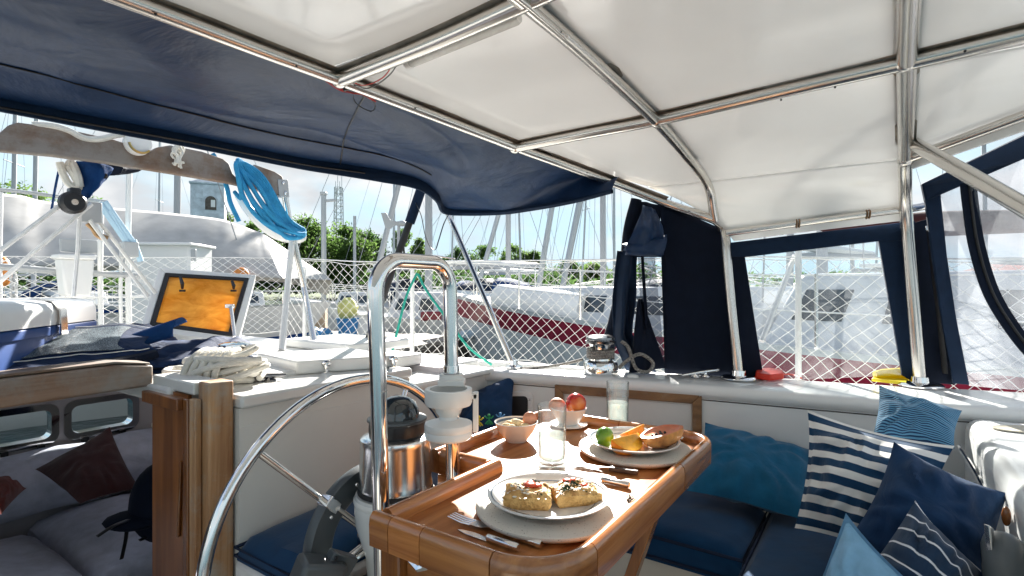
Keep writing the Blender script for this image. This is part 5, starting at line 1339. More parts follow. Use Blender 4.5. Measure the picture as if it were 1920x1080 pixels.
# ------------------------------------------------------------------ things on the afterdeck
# cooler: long side runs away from the viewer
e = V((-.296, .955, 0)).normalized(); w = V((-e.y, e.x, 0))
c_far = P(190, 598, 1.74); zl = c_far.z
T = thing('cooler', c_far - UZ * .16, 'white lidded blue cool box on the afterdeck at the left edge', 'cooler')
def rbox(o, e, w, l, wd, z0, z1, r, inset=0):
    """upright box with rounded corners and a rounded top edge; o is its far right corner"""
    prof = [(0, z0), (0, z1 - r), (r * .3, z1 - r * .3), (r, z1), (r * 2.2, z1 + .003)]
    mb = MB(); rows = []
    for (ins, z) in prof:
        ring = []
        rr_ = .045
        for (cx_, cy_, st) in ((-rr_, rr_, -90), (-rr_, wd - rr_, 0), (-l + rr_, wd - rr_, 90), (-l + rr_, rr_, 180)):
            for k in range(7):
                an = math.radians(st + 15 * k); x = cx_ + (rr_ - ins) * math.cos(an); y = cy_ + (rr_ - ins) * math.sin(an)
                ring.append(V((o.x, o.y, 0)) + e * (x + inset * (-1 if x > -l / 2 else 1)) + w * (y + inset * (1 if y < wd / 2 else -1)) + UZ * z)
        rows.append(ring)
    n = len(rows[0]); mb.add([q for r_ in rows for q in r_], [(i * n + k, i * n + (k + 1) % n, (i + 1) * n + (k + 1) % n, (i + 1) * n + k) for i in range(len(rows) - 1) for k in range(n)] + [tuple((len(rows) - 1) * n + k for k in range(n))])
    return mb
mk('cooler_body', rbox(c_far, e, w, .75, .36, zl - .155, zl - .003, .004, .006), MAT['cooler_blue'], T, angle=50)
mk('rim', rbox(c_far + e * .004, e, w, .758, .368, zl - .026, zl - .0035, .003), MAT['cooler_blue'], T, angle=50)
mk('lid', rbox(c_far, e, w, .75, .36, zl, zl + .066, .028), MAT['cooler_white'], T, angle=50)
lt = V((c_far.x, c_far.y, 0)) - e * .265
mb = MB(); mb.sweep([lt + UZ * (zl - .028) - w * .009, lt + UZ * (zl + .040) - w * .006, lt + UZ * (zl + .064) + w * .012, lt + UZ * (zl + .072) + w * .06], [(-.018, 0), (.018, 0), (.018, .004), (-.018, .004)], lambda i: e, up=-w); mk('latch', mb, MAT['steel'], T, bevel=.001)

# folded navy canvas with its mesh window
def fold(u_, v_):
    lo = pw([(0, 735), (.12, 712), (.3, 692), (.55, 680), (.75, 673), (.9, 664), (1, 655)], u_); hi = pw([(0, 660), (.15, 636), (.35, 622), (.6, 612), (.8, 607), (1, 618)], u_)
    px = lerp(-40, 300, u_); py = lerp(lo, hi, v_); d_ = lerp(1.17, 1.62, u_) + .18 * v_
    q = P(px, py, d_)
    return q - V((0, 1, 0)) * (.07 * math.sin(math.pi * v_) + .02 * nz((u_ * 5, v_ * 3, 3)) + .010 * nz((u_ * 12, v_ * 4, 7))) + UZ * .004 * nz((u_ * 9, v_ * 6, 5))
T = thing('folded_canvas', P(150, 690, 1.4), 'folded navy canvas cover with mesh window and white stitching, on the companionway roof', 'canvas cover')
mb = MB(); mb.grid(fold, 60, 24); mk('canvas_cloth', mb, MAT['pile'], T, solid=.004, angle=180)
m, t, out = nodes('grey_mesh_window'); L = t.links
p = t.nodes.new('ShaderNodeBsdfPrincipled'); p.inputs['Roughness'].default_value = .45
ck = N(t, 'ShaderNodeTexNoise', Scale=420.0, Detail=0.0); L.new(coords(t), ck.inputs['Vector'])
r = t.nodes.new('ShaderNodeValToRGB'); r.color_ramp.elements[0].position = .4; r.color_ramp.elements[0].color = (.010, .02, .03, 1); r.color_ramp.elements[1].position = .6; r.color_ramp.elements[1].color = (.16, .20, .22, 1)
L.new(ck.outputs['Fac'], r.inputs['Fac']); L.new(r.outputs['Color'], p.inputs['Base Color']); L.new(p.outputs[0], out.inputs['Surface']); MAT['mesh_window'] = m
def fold_off(u_, v_):
    q = fold(u_, v_); nn = (fold(u_ + .01, v_) - q).cross(fold(u_, v_ + .02) - q).normalized()
    return q + nn * (.006 if nn.dot(q) < 0 else -.006)
mb = MB(); mb.grid(lambda a_, b_: fold_off(lerp(.26, .86, a_), lerp(.32 - .1 * a_, .90, b_)), 36, 16); mk('mesh_window', mb, MAT['mesh_window'], T, angle=180)
for vv0, vv1 in ((.27, .12), (.93, .95)):
    mb = MB(); mb.tube([fold_off(lerp(.05, .97, i / 50), lerp(vv0, vv1, i / 50)) - V((0, .001, 0)) for i in range(51)], .0013, 4); mk('stitching', mb, MAT['white_line'], T)
for uu in (.235, .25):
    mb = MB(); mb.tube([fold_off(uu + .02 * (1 - i / 12), lerp(.25, .9, i / 12)) - V((0, .001, 0)) for i in range(13)], .0011, 4); mk('stitching', mb, MAT['white_line'], T)
mb = MB(); mb.tube([fold(lerp(0, 1, i / 40), .02) + V((0, -.012, -.012)) for i in range(41)], .020, 8, squash=.7); mk('hem_roll', mb, MAT['navy_dark'], T)
def crump(px0, px1, top, bot, d0, d1, seed, amp=.03):
    def fn(u_, v_):
        px = lerp(px0, px1, u_); py = lerp(pw(bot, u_), pw(top, u_), v_); d_ = lerp(d0, d1, u_) + .15 * v_
        q = P(px, py, d_)
        r1 = abs(nz((u_ * 3 + v_ * 2, v_ * 2.5 - u_, seed))) ; r2 = nz((u_ * 7, v_ * 6, seed + 3))
        return q - V((0, 1, 0)) * (.10 * math.sin(math.pi * v_) + amp * 2 * r1 + amp * .5 * r2) + UZ * (amp * .3 * r2)
    mb = MB(); mb.grid(fn, 44, 24); return mb
mk('canvas_fold', crump(224, 340, [(0, 612), (.3, 606), (.6, 612), (1, 640)], [(0, 660), (.5, 655), (1, 662)], 1.70, 1.82, 3, .05), MAT['pile'], T, solid=.004, angle=180)
mk('canvas_fold', crump(290, 475, [(0, 640), (.3, 638), (.6, 634), (.85, 630), (1, 646)], [(0, 700), (.4, 690), (1, 668)], 1.60, 1.80, 11, .04), MAT['pile'], T, solid=.004, angle=180)
def trough(u_, v_):
    p0, p1 = P(208, 662, 1.62), P(338, 622, 1.80)
    q = p0.lerp(p1, u_); an = lerp(-.4, math.pi * .9, v_)
    return q + UZ * (.035 * math.sin(an)) + V((.0, -.04, 0)) * math.cos(an) + UZ * .02 * u_ * v_
mb = MB(); mb.grid(trough, 14, 10); mk('canvas_fold', mb, MAT['sailcover'], T, solid=.003, angle=180)

# open hatch with an amber pane
T = thing('deck_hatch', P(360, 630, 2.06), 'open white framed deck hatch with an amber pane', 'hatch')
HQ = [P(298, 502, 2.20), P(480, 515, 2.36), P(446, 642, 2.17), P(262, 618, 2.02)]
nrm = (HQ[1] - HQ[0]).cross(HQ[3] - HQ[0]).normalized()
if nrm.y > 0: nrm = -nrm
def inset(q, k):
    c = sum(q, V((0, 0, 0))) / 4; return [x + (c - x).normalized() * k for x in q]
HI, HI2 = inset(HQ, .036), inset(HQ, .058)
for i in range(4):
    j = (i + 1) % 4
    mb = MB(); mb.prism([HQ[i], HQ[j], HI[j], HI[i]], -nrm * .055); mk('hatch_frame', mb, MAT['gelcoat'], T, bevel=.003)
    mb = MB(); mb.prism([HI[i] + nrm * .004, HI[j] + nrm * .004, HI2[j] + nrm * .004, HI2[i] + nrm * .004], -nrm * .02); mk('seal', mb, MAT['rubber'], T, bevel=.001)
m, t, out = nodes('amber_acrylic'); L = t.links
tl_ = t.nodes.new('ShaderNodeBsdfTranslucent'); df = t.nodes.new('ShaderNodeBsdfPrincipled'); df.inputs['Roughness'].default_value = .08
n = N(t, 'ShaderNodeTexNoise', Scale=9.0, Detail=9.0, Roughness=.65, Distortion=.5); L.new(coords(t, (1, 1, 2.5)), n.inputs['Vector'])
r = t.nodes.new('ShaderNodeValToRGB'); r.color_ramp.elements[0].position = .30; r.color_ramp.elements[0].color = (.66, .30, .035, 1); r.color_ramp.elements[1].position = .60; r.color_ramp.elements[1].color = (.96, .62, .16, 1)
L.new(n.outputs['Fac'], r.inputs['Fac']); L.new(r.outputs['Color'], tl_.inputs['Color']); L.new(r.outputs['Color'], df.inputs['Base Color'])
mx = N(t, 'ShaderNodeMixShader', Fac=.30); L.new(tl_.outputs[0], mx.inputs[1]); L.new(df.outputs[0], mx.inputs[2]); L.new(mx.outputs[0], out.inputs['Surface']); MAT['amber'] = m
mb = MB(); mb.prism([q - nrm * .004 for q in inset(HQ, .056)], -nrm * .008); mk('pane', mb, MAT['amber'], T, smooth=False)
for (x0, y0), (x1, y1) in (((338, 519), (342, 545)), ((435, 527), (438, 545))):
    d_ = 2.17 if x0 < 400 else 2.26
    mb = MB(); mb.tube([P(x0, y0, d_), P((x0 + x1) / 2 + 2, (y0 + y1) / 2, d_ - .01), P(x1, y1 - 4, d_)], [.006, .008, .005], 6); mb.tube([P(x1 - 5, y1, d_), P(x1 + 5, y1, d_)], .005, 6); mk('latch', mb, MAT['black'], T)
mb = MB(); mb.tube([P(433, 576, 2.14), P(440, 632, 2.05)], .0075, 10); mk('stay', mb, MAT['steel'], T)
mb = MB(); mb.boxv(P(431, 574, 2.15), V((.016, 0, 0)), V((0, .010, 0)), V((0, 0, .008))); mk('stay_bracket', mb, MAT['chrome'], T, bevel=.002)

# low white deck locker with two latches
T = thing('deck_locker', G(620, 690, -.268), 'low white deck locker lid with steel latches, beside the coiled rope', 'locker')
FL, FR = P(556, 678, 1.64), P(746, 667, 1.80); BL = P(482, 660, 1.86); BR_ = BL + (FR - FL)
FL.z = FR.z = BL.z = BR_.z = -.226
mb = MB(); mb.prism([FL, FR, BR_, BL], UZ * -.041); mk('lid', mb, MAT['gelcoat'], T, bevel=.006, seg=3)
mb = MB(); mb.prism([q + (q - (FL + BR_) / 2).normalized() * .012 for q in (FL + UZ * -.0425, FR + UZ * -.0425, BR_ + UZ * -.0425, BL + UZ * -.0425)], UZ * -.006); mk('flange', mb, MAT['gelcoat_old'], T, bevel=.002)
fdir = (FR - FL).normalized(); fn_ = V((fdir.y, -fdir.x, 0))
for k in (.27, .94):
    q = FL.lerp(FR, k) + fn_ * .006
    mb = MB(); mb.ball(q + UZ * -.012, .015, 12, 8, 1.1, .5, .7); mb.tube([q + UZ * -.010 + fn_ * .004, q + UZ * -.030 + fn_ * .010, q + UZ * -.041 + fn_ * .006], [.006, .0045, .008], 8); mb.boxv(q + UZ * -.041 + fn_ * .006, fdir * .016, fn_ * .007, UZ * .003); mk('latch', mb, MAT['chrome'], T)
mb = MB(); mb.boxv(B(1.50, -1.9, -.236), UA * .16, UB * .22, UZ * .018); tag(mk('deck_pad', mb, MAT['gelcoat'], bevel=.008), 'flat white raised pad on deck behind the steel guard', 'deck pad')

# coiled white rope round the deck winch
w2 = G(440, 712, -.268); w2.z = -.268; wq = V((w2.x, w2.y, -.268))
winch(wq + UZ * .0, .74, 'low chrome winch buried in the coiled white rope', None)
pts = []
cx_ = P(425, 690, 1.50)
for k in range(7 * 12):
    an = 2 * math.pi * k / 12; lp = k / 12
    rx = .092 + .022 * math.sin(lp * 2.1); ry = .058 + .020 * math.cos(lp * 1.7)
    tilt = .030 * math.sin(lp * 2.3)
    pts.append(V((cx_.x + .012 * math.sin(lp * 2.9) + rx * math.cos(an), cx_.y + ry * math.sin(an), -.254 + .0095 * lp + tilt * math.cos(an) + .006 * math.sin(an * 2 + lp))))
for k in range(5 * 10):   # hitches round the waist of the coil
    an = 2 * math.pi * k / 10; lp = k / 10
    pts.append(V((cx_.x - .085 + .021 * lp + .02 * math.sin(an), cx_.y + .072 * math.cos(an), -.222 + .047 * math.sin(an))))
pts += [P(330, 700, 1.50), P(310, 696, 1.55), P(335, 690, 1.60), P(372, 693, 1.58)]
mb = MB(); mb.tube(smooth_path(pts, 4), .0088, 8); tag(mk('coiled_rope', mb, MAT['white_rope']), 'thick white rope coiled in a heap on the deck winch', 'rope')

# ------------------------------------------------------------------ boom gallows with its blue rope
GBK = -2.20
T = thing('boom_gallows', PB(540, 640, GBK), 'weathered teak boom gallows beam on steel posts', 'gallows')
prof = [(-260, 215), (-60, 240), (0, 250), (18, 234), (34, 229), (70, 234), (130, 243), (150, 247), (215, 262), (234, 268), (244, 280), (262, 288), (282, 284), (296, 276), (320, 272), (380, 284), (418, 297), (430, 306), (437, 325), (446, 335), (462, 332), (468, 312), (478, 308), (515, 321), (530, 330), (534, 345), (528, 368), (470, 352), (430, 343), (330, 326), (200, 305), (100, 292), (0, 283), (-260, 262)]
mb = MB(); mb.prism([PB(x, y, GBK) for x, y in prof], UB * -.035); mk('beam', mb, MAT['teak_grey'], T, bevel=.005)
mb = MB(); mb.prism([PB(x, y, GBK + .004) for x, y in ((521, 336), (540, 337), (543, 370), (524, 368))], UB * -.043); mk('end_plate', mb, MAT['light_grey'], T, bevel=.002)
mb = MB(); mb.tube([PB(517, 369, GBK - .002), PB(527, 369, GBK - .002)], .004, 6); mk('plate_tab', mb, MAT['light_grey'], T)
for x, y in ((531, 343), (535, 362)):
    mb = MB(); mb.ball(PB(x, y, GBK + .006), .008, 8, 5); mk('bolt', mb, MAT['chrome'], T)
mb = MB(); mb.tube([PB(534, 366, GBK - .02), PB(549, 458, GBK - .02)], .014, 10); mk('post', mb, MAT['steel'], T)
mb = MB(); mb.tube([PB(548, 450, GBK - .02), PB(540, 530, GBK - .02), G(528, 658, -.255)], .014, 10); mk('post', mb, MAT['gelcoat'], T)
mb = MB(); mb.tube([PB(551, 450, GBK - .02), PB(570, 540, GBK - .02), G(592, 655, -.255)], .014, 10); mk('post', mb, MAT['steel'], T)
mb = MB(); c_ = PB(262, 268, GBK + .03); mb.lathe(c_, [(0, .004), (.034, .004), (.040, 0), (.042, -.02), (.040, -.04), (0, -.04)], 28, x=UA, y=UZ, z=UB); tag(mk('boom_end', mb, MAT['white_plastic']), 'round white boom end cap resting in the teak gallows beam', 'boom end')
mb = MB(); mb.tube([c_ + UA * (.036 * math.cos(math.radians(a_))) + UZ * (.036 * math.sin(math.radians(a_))) + UB * .008 for a_ in range(190, 330, 10)], .004, 6); tag(mk('brass_chain', mb, M_basic('brass', (.6, .42, .15), .3, metal=1)), 'short brass chain on the rim of the white boom end', 'chain')
# white padded arm below the rope
mb = MB(); pp = smooth_path([PB(446, 366, GBK - .05), PB(470, 398, GBK - .05), PB(500, 425, GBK - .05), PB(530, 440, GBK - .05), PB(570, 446, GBK - .05)], 5)
mb.tube(pp, [.018 + .022 * min(1, i / 14) for i in range(len(pp) - 2)] + [.036, .02], 12, squash=.8); tag(mk('padded_roll', mb, MAT['gelcoat']), 'white curved roll hanging behind the hank of blue rope', 'fender')  # padded roll of unknown use, only filed under fender
# the blue hank: one long rope looped round and round
pts = []
for k in range(9):
    o_ = k / 8
    tp = PB(443 + 6 * o_ + 1.5 * math.sin(k * 3), 303 + 5 * (k % 3), GBK + .012 + .012 * (k % 2))
    ml = PB(454 + 33 * o_, 366 + 8 * math.sin(k * 2.1) - 6 * o_, GBK + .03 + .012 * (k % 3))
    m2 = PB(494 + 24 * o_, 417 - 12 * o_ + 3 * math.sin(k), GBK + .03 + .010 * (k % 2))
    bt = PB(548 + 12 * math.sin(k * 1.9), 446 - 8 * (k % 3), GBK + .03 + .01 * (k % 2))
    b2_ = PB(571 - 2 * (k % 3), 437 - 5 * (k % 2), GBK + .012)
    up = PB(530 + 10 * o_ - 4, 409 - 6 * o_, GBK - .0 + .004 * k)
    u2 = PB(480 + 16 * o_, 345 - 10 * o_, GBK + .002 * k)
    u3 = PB(456 + 8 * o_, 311 - 2 * o_, GBK + .008)
    pts += [tp, ml, m2, bt, b2_, up, u2, u3]
pts += [PB(443, 306, GBK + .03), PB(446, 330, GBK + .05), PB(450, 345, GBK + .05), PB(452, 372, GBK + .02), PB(440, 360, GBK - .02)]
mb = MB(); mb.tube(smooth_path(pts, 6), .0088, 8); tag(mk('blue_rope_hank', mb, MAT['blue_rope']), 'bright blue rope hung in a hank over the end of the gallows beam', 'rope')
mb = MB(); mb.tube(smooth_path([PB(398, 288, GBK - .045), PB(404, 298, GBK - .045), PB(424, 347, GBK - .045), PB(432, 380, GBK - .05), PB(448, 415, GBK - .05)]), .0095, 8); tag(mk('blue_rope_end', mb, MAT['blue_rope']), 'single blue rope end dangling behind the gallows beam', 'rope')
# frayed white rope end
T = thing('frayed_rope_end', PB(330, 290, GBK + .02), 'frayed white rope end hanging over the teak beam', 'rope')
for k in range(9):
    x0 = 322 + R.uniform(0, 22); mb = MB(); pth = [PB(x0 + 4 * math.sin(i * 1.3 + k), 274 + i * R.uniform(5, 7) - k % 3, GBK + .015 + .012 * (k % 3)) for i in range(7)]
    mb.tube(smooth_path(pth, 3), .0045, 5); mk('strand', mb, MAT['white_rope'], T)
mb = MB(); mb.tube(smooth_path([PB(60, 233, GBK - .01), PB(100, 236, GBK), PB(130, 245, GBK), PB(155, 258, GBK), PB(185, 261, GBK), PB(230, 252, GBK), PB(262, 258, GBK)]), .010, 8); tag(mk('white_rope', mb, MAT['white_rope']), 'white rope lying along the top of the gallows beam', 'rope')
# blue sail cover end below the beam
T = thing('sail_cover', PB(175, 345, -2.3), 'blue sail cover end hanging below the gallows beam', 'sail cover')
def scover(u_, v_):
    lx = pw([(0, 143), (.4, 146), (.8, 150), (1, 152)], v_); rx = pw([(0, 212), (.3, 206), (.55, 200), (.8, 188), (1, 164)], v_)
    ty = lerp(302, 316, u_); by = pw([(0, 378), (.5, 372), (1, 352)], u_)
    q = PB(lerp(lx, rx, u_), lerp(ty, by, v_), -2.30); return q + UB * (.05 * math.sin(u_ * math.pi) + .012 * nz((u_ * 4, v_ * 3, 2)))
mb = MB(); mb.grid(scover, 16, 16); mk('cover_cloth', mb, MAT['sailcover'], T, solid=.004, angle=180)
mb = MB(); mb.tube(smooth_path([PB(206, 316, -2.36), PB(225, 318, -2.38), PB(262, 318, -2.4)]), [.055, .05, .05, .048, .045, .042, .04, .038, .035, .03, .025, .02, .01], 10, squash=.5); mk('cover_roll', mb, MAT['navy_dark'], T)
mb = MB(); mb.ball(PB(197, 330, -2.26), .010, 10, 6, 1, .5, 1); mk('grommet', mb, MAT['rubber'], T)
mb = MB(); mb.tube(smooth_path([PB(112, 304, -2.3), PB(118, 325, -2.3), PB(130, 345, -2.3), PB(148, 352, -2.29), PB(140, 330, -2.29), PB(128, 312, -2.3), PB(135, 305, -2.3), PB(146, 330, -2.28), PB(150, 350, -2.28)]), .012, 7); tag(mk('white_rope', mb, MAT['white_rope']), 'white rope bight hanging beside the blue sail cover', 'rope')
# black block
T = thing('rope_block', PB(136, 378, -2.25), 'black pulley block hanging under the blue sail cover', 'pulley block')
c_ = PB(136, 380, -2.25)
mb = MB(); mb.lathe(c_, [(0, -.022), (.030, -.022), (.038, -.012), (.034, 0), (.038, .012), (.030, .022), (0, .022)], 24, x=UA, y=UZ, z=UB); mk('sheave', mb, MAT['black'], T)
mb = MB(); mb.boxv(c_ + UZ * .030 + UA * .004, UA * .016, UB * .020, UZ * .020); mk('head', mb, MAT['black'], T, bevel=.006)
mb = MB(); mb.lathe(c_ + UB * .0225, [(0, .002), (.010, .002), (.011, 0)], 14, x=UA, y=UZ, z=UB); mk('axle_cap', mb, MAT['chrome'], T)
mb = MB(); mb.boxv(PB(168, 398, -2.35), UA * .035, UB * .012, UZ * .038); tag(mk('steel_tang', mb, MAT['light_grey'], bevel=.004), 'grey perforated steel tang behind the black pulley block', 'bracket')
# running lines of the tackle
GL = 'white tackle lines from the pulley block'
for i, pth in enumerate(([(130, 372), (0, 470), (-60, 515)], [(172, 382), (60, 475), (-20, 545), (-60, 580)], [(150, 396), (146, 470), (138, 556)], [(168, 412), (205, 462), (250, 520), (278, 556)], [(176, 402), (215, 452), (262, 512), (292, 550)])):
    mb = MB(); mb.tube([PB(x, y, -2.28 - .02 * i) for x, y in pth], .0072, 7); o = tag(mk('tackle_line', mb, MAT['white_line']), ('white tackle line from the front of the black pulley block to the left picture edge', 'lower white tackle line slanting to the left picture edge', 'nearly upright white tackle line in front of the white rail bin', 'white tackle line slanting right from the shackle to the amber hatch', 'outermost white tackle line, ending nearest the amber hatch')[i], 'rope', GL)
mb = MB(); mb.tube(smooth_path([PB(165, 418, -2.36), PB(176, 428, -2.36), PB(184, 440, -2.36), PB(200, 448, -2.36)]), .012, 8); tag(mk('shackle', mb, M_basic('rusty_bronze', (.35, .22, .11), .5, metal=.8, var=.4, vscale=40)), 'rusty bronze shackle on the white tackle lines', 'shackle')
mb = MB(); mb.tube(smooth_path([PB(112, 312, -2.5), PB(104, 350, -2.5), PB(97, 392, -2.5)]), .004, 6); tag(mk('blue_line', mb, MAT['sailcover']), 'thin dark blue line hanging from the gallows beam', 'rope')

# ------------------------------------------------------------------ stern rail with its fittings
SR = thing('stern_rail', B(1.2, -3.28, -.3), 'white stern rail of tubes behind the cool box and tackle', 'rail')
SB = -3.28
def srail(pts, r=.013, mat='gelcoat'): mb = MB(); mb.tube(smooth_path([PB(x, y, SB) for x, y in pts], 5), r, 8); mk('rail_tube', mb, MAT[mat], SR)
srail([(-120, 352), (0, 356), (60, 362), (130, 371), (200, 378)], .009, 'light_grey'); srail([(-120, 496), (0, 500), (100, 508), (180, 513), (262, 517)], .016, 'light_grey')
srail([(-120, 565), (60, 560), (270, 556)], .006)
for x, y0, y1, r_ in ((242, 325, 620, .014), (190, 378, 640, .012), (228, 455, 640, .009), (2, 360, 640, .008)): srail([(x, y0), (x - 2, (y0 + y1) / 2), (x, y1)], r_)
T = thing('stern_davit', PB(210, 420, SB + .05), 'pale blue tubular davit arms behind the tackle lines', 'davit')
MAT['pale_blue'] = M_basic('pale_blue_paint', (.42, .60, .72), .4, var=.1)
for a_, b_ in (((186, 380), (240, 458)), ((196, 378), (250, 455)), ((205, 395), (236, 450)), ((250, 450), (264, 490))):
    mb = MB(); mb.tube([PB(*a_, SB + .06), PB(*b_, SB + .06)], .015, 8); mk('davit_arm', mb, MAT['pale_blue'], T)
mb = MB(); mb.boxv(PB(242, 468, SB + .05), UA * .035, UB * .03, UZ * .04); mk('davit_base', mb, MAT['light_grey'], T, bevel=.006)
T = thing('rail_bin', PB(146, 520, SB + .10), 'white tapered bin hung on the stern rail', 'bin')
mb = MB(); mb.prism([PB(114, 484, SB + .12), PB(179, 486, SB + .12), PB(172, 557, SB + .12), PB(122, 555, SB + .12)], UB * -.10); mk('bin_body', mb, MAT['white_plastic'], T, bevel=.012)
mb = MB(); mb.prism([PB(110, 476, SB + .13), PB(183, 478, SB + .13), PB(181, 487, SB + .13), PB(112, 485, SB + .13)], UB * -.12); mk('bin_rim', mb, MAT['white_plastic'], T, bevel=.006)
mb = MB(); mb.prism([PB(112, 446, SB + .08), PB(184, 450, SB + .08), PB(184, 476, SB + .08), PB(114, 472, SB + .08)], UB * -.02); tag(mk('clamp_plate', mb, MAT['light_grey'], bevel=.006), 'worn grey clamp plate above the white rail bin', 'plate')
MAT['orange_paint'] = M_basic('orange_plastic', (.62, .22, .04), .5, var=.3, vscale=30)
mb = MB(); mb.ball(P(4, 510, 3.0), .055, 14, 10, .8, .8, 1.6); tag(mk('orange_buoy', mb, MAT['orange_paint']), 'orange buoy seen through the net at the left picture edge', 'buoy')
T = thing('chain', P(26, 560, 2.6), 'short grey chain hanging at the left behind the cool box', 'chain')
for k in range(5):
    c_ = P(25 + (k % 2) * 2, 520 + k * 14, 2.6); mb = MB(); ax_ = V((1, 0, 0)) if k % 2 else V((.3, .95, 0))
    mb.tube([c_ + ax_ * (.012 * math.cos(x)) + UZ * (.026 * math.sin(x)) for x in [i * math.pi / 6 for i in range(12)]], .006, 6, closed=True); mk('chain_link', mb, MAT['light_grey'], T)
T = thing('white_deckhouse', P(320, 520, 4.3), 'plain white cabinet standing aft, behind the amber hatch', 'cabinet')
mb = MB(); mb.boxv(P(322, 535, 4.4), V((.235, .02, 0)), V((-.02, .2, 0)), V((0, 0, .33))); mk('cabinet_body', mb, MAT['gelcoat'], T, bevel=.02)
mb = MB(); mb.boxv(P(322, 461, 4.38), V((.255, .02, 0)), V((-.02, .22, 0)), V((0, 0, .012))); mk('cabinet_top', mb, MAT['gelcoat'], T, bevel=.008)
mb = MB(); mb.boxv(P(363, 478, 4.16), V((.018, 0, 0)), V((0, .01, 0)), V((0, 0, .045))); mk('cabinet_hinge', mb, MAT['light_grey'], T, bevel=.004)

# ------------------------------------------------------------------ lifelines, stanchions and safety net
def hull_edge(b): return a_at(HULL, b)
NET = thing('safety_net', B(2.3, -1.0, -.42), 'white diamond safety net laced along the lifelines round the deck', 'net')
def side_net(s_, t_):          # s along, t up
    b = lerp(-3.26, 1.5, s_); a = hull_edge(b) - .03
    ztop = pw([(-3.3, .20), (-2.6, .155), (-1.2, .135), (-.4, .13), (.3, .10), (1.5, .10)], b) - .012 * math.sin((b + 3.26) * math.pi / 1.1) ** 2
    zbot = -.415 + .03 * math.sin((b + .6) * 5.1) ** 2
    belly = .02 * math.sin(math.pi * t_) + .012 * nz((b * 1.5, t_ * 2, 1))
    return B(a + belly, b + .014 * nz((b * 5, t_ * 4, 7)), lerp(zbot, ztop, t_) + .014 * nz((b * 6, t_ * 5, 3)))
def stern_net(s_, t_):
    a = lerp(-.6, 2.06, s_); return B(a, SB - .01 + .02 * nz((a * 2, t_ * 2, 4)), lerp(-.29, lerp(.09, .20, s_), t_) + .006 * nz((a * 6, t_ * 6, 3)))
def diamonds(fn, length, height, cell, r=.0026, asp=1.05):
    mb = MB(); nx = int(length / cell); ny = max(4, int(height / cell * asp))
    for i in range(-ny, nx):
        for sg in (1, -1):
            pth = []
            for k in range(ny * 2 + 1):
                t_ = k / (ny * 2); x = i + (k / 2 if sg > 0 else ny - k / 2)
                if 0 <= x <= nx: pth.append(fn(x / nx, t_))
            if len(pth) > 1: mb.tube(pth, r, 3, caps=False)
    mb.tube([fn(i / (nx * 2), 1.0) for i in range(nx * 2 + 1)], r * 1.5, 5); mb.tube([fn(i / (nx * 2), 0.0) for i in range(nx * 2 + 1)], r * 1.5, 5)
    return mb
tag(mk('net_mesh', diamonds(side_net, 4.8, .54, .062, .0015), MAT['white_line'], NET), kind='stuff')
tag(mk('net_mesh', diamonds(stern_net, 2.66, .46, .062, .0017, 1.6), MAT['white_line'], NET), kind='stuff')
GST = 'lifeline stanchions along the deck edge'
for (px, lab) in ((773, 'white lifeline stanchion standing behind the net inside the steel guard'), (1497, 'white lifeline stanchion seen through the clear curtain window'), (571, 'white lifeline stanchion at the aft corner of the net')):
    d = D(px, 600); bb = -1.0
    for _ in range(30): y = (hull_edge(bb) - .05) / d.dot(UA); bb = d.dot(UB) * y
    y = (hull_edge(bb) - .05) / d.dot(UA); base = V((d.x * y, y, -.44))
    T = thing('stanchion', base, lab, 'stanchion', GST)
    mb = MB(); mb.tube([base, base + UZ * (.56 if px < 1000 else .60)], .0125, 10); mk('post', mb, MAT['gelcoat'], T)
    mb = MB(); mb.lathe(base, [(0, 0), (.035, 0), (.035, .006), (.018, .012), (.017, .05), (0, .05)], 14); mk('foot', mb, MAT['steel'], T)
    mb = MB(); mb.ball(base + UZ * (.565 if px < 1000 else .605), .015, 10, 6); mk('cap', mb, MAT['white_plastic'], T)
mb = MB(); mb.tube([B(hull_edge(b) - .04, b, pw([(-3.3, .205), (-2.6, .16), (-1.2, .14), (-.4, .135), (.3, .105), (1.5, .105)], b)) for b in [-3.28 + .2 * i for i in range(25)]], .004, 6); tag(mk('lifeline', mb, MAT['white_line']), 'white upper lifeline carrying the top of the safety net', 'lifeline')
d = D(1497, 600); yq = 2.28
mb = MB(); mb.tube([P(1490, 480, 2.27), P(1428, 640, 2.10)], .011, 8); tag(mk('stay_tube', mb, MAT['gelcoat']), 'white slanting tube behind the clear curtain window', 'tube')
# green mooring lines
for pth, lab in (([(782, 512, 2.72), (762, 555, 2.70), (745, 620, 2.66), (732, 672, 2.62)], 'green rope hanging nearly straight down behind the steel guard'), ([(784, 514, 2.72), (800, 545, 2.70), (840, 600, 2.62), (878, 650, 2.56), (922, 684, 2.52)], 'green rope slanting down to the right behind the steel guard')):
    mb = MB(); mb.tube(smooth_path([P(*q) for q in pth]), .0065, 7); tag(mk('green_rope', mb, MAT['green_rope']), lab, 'rope')
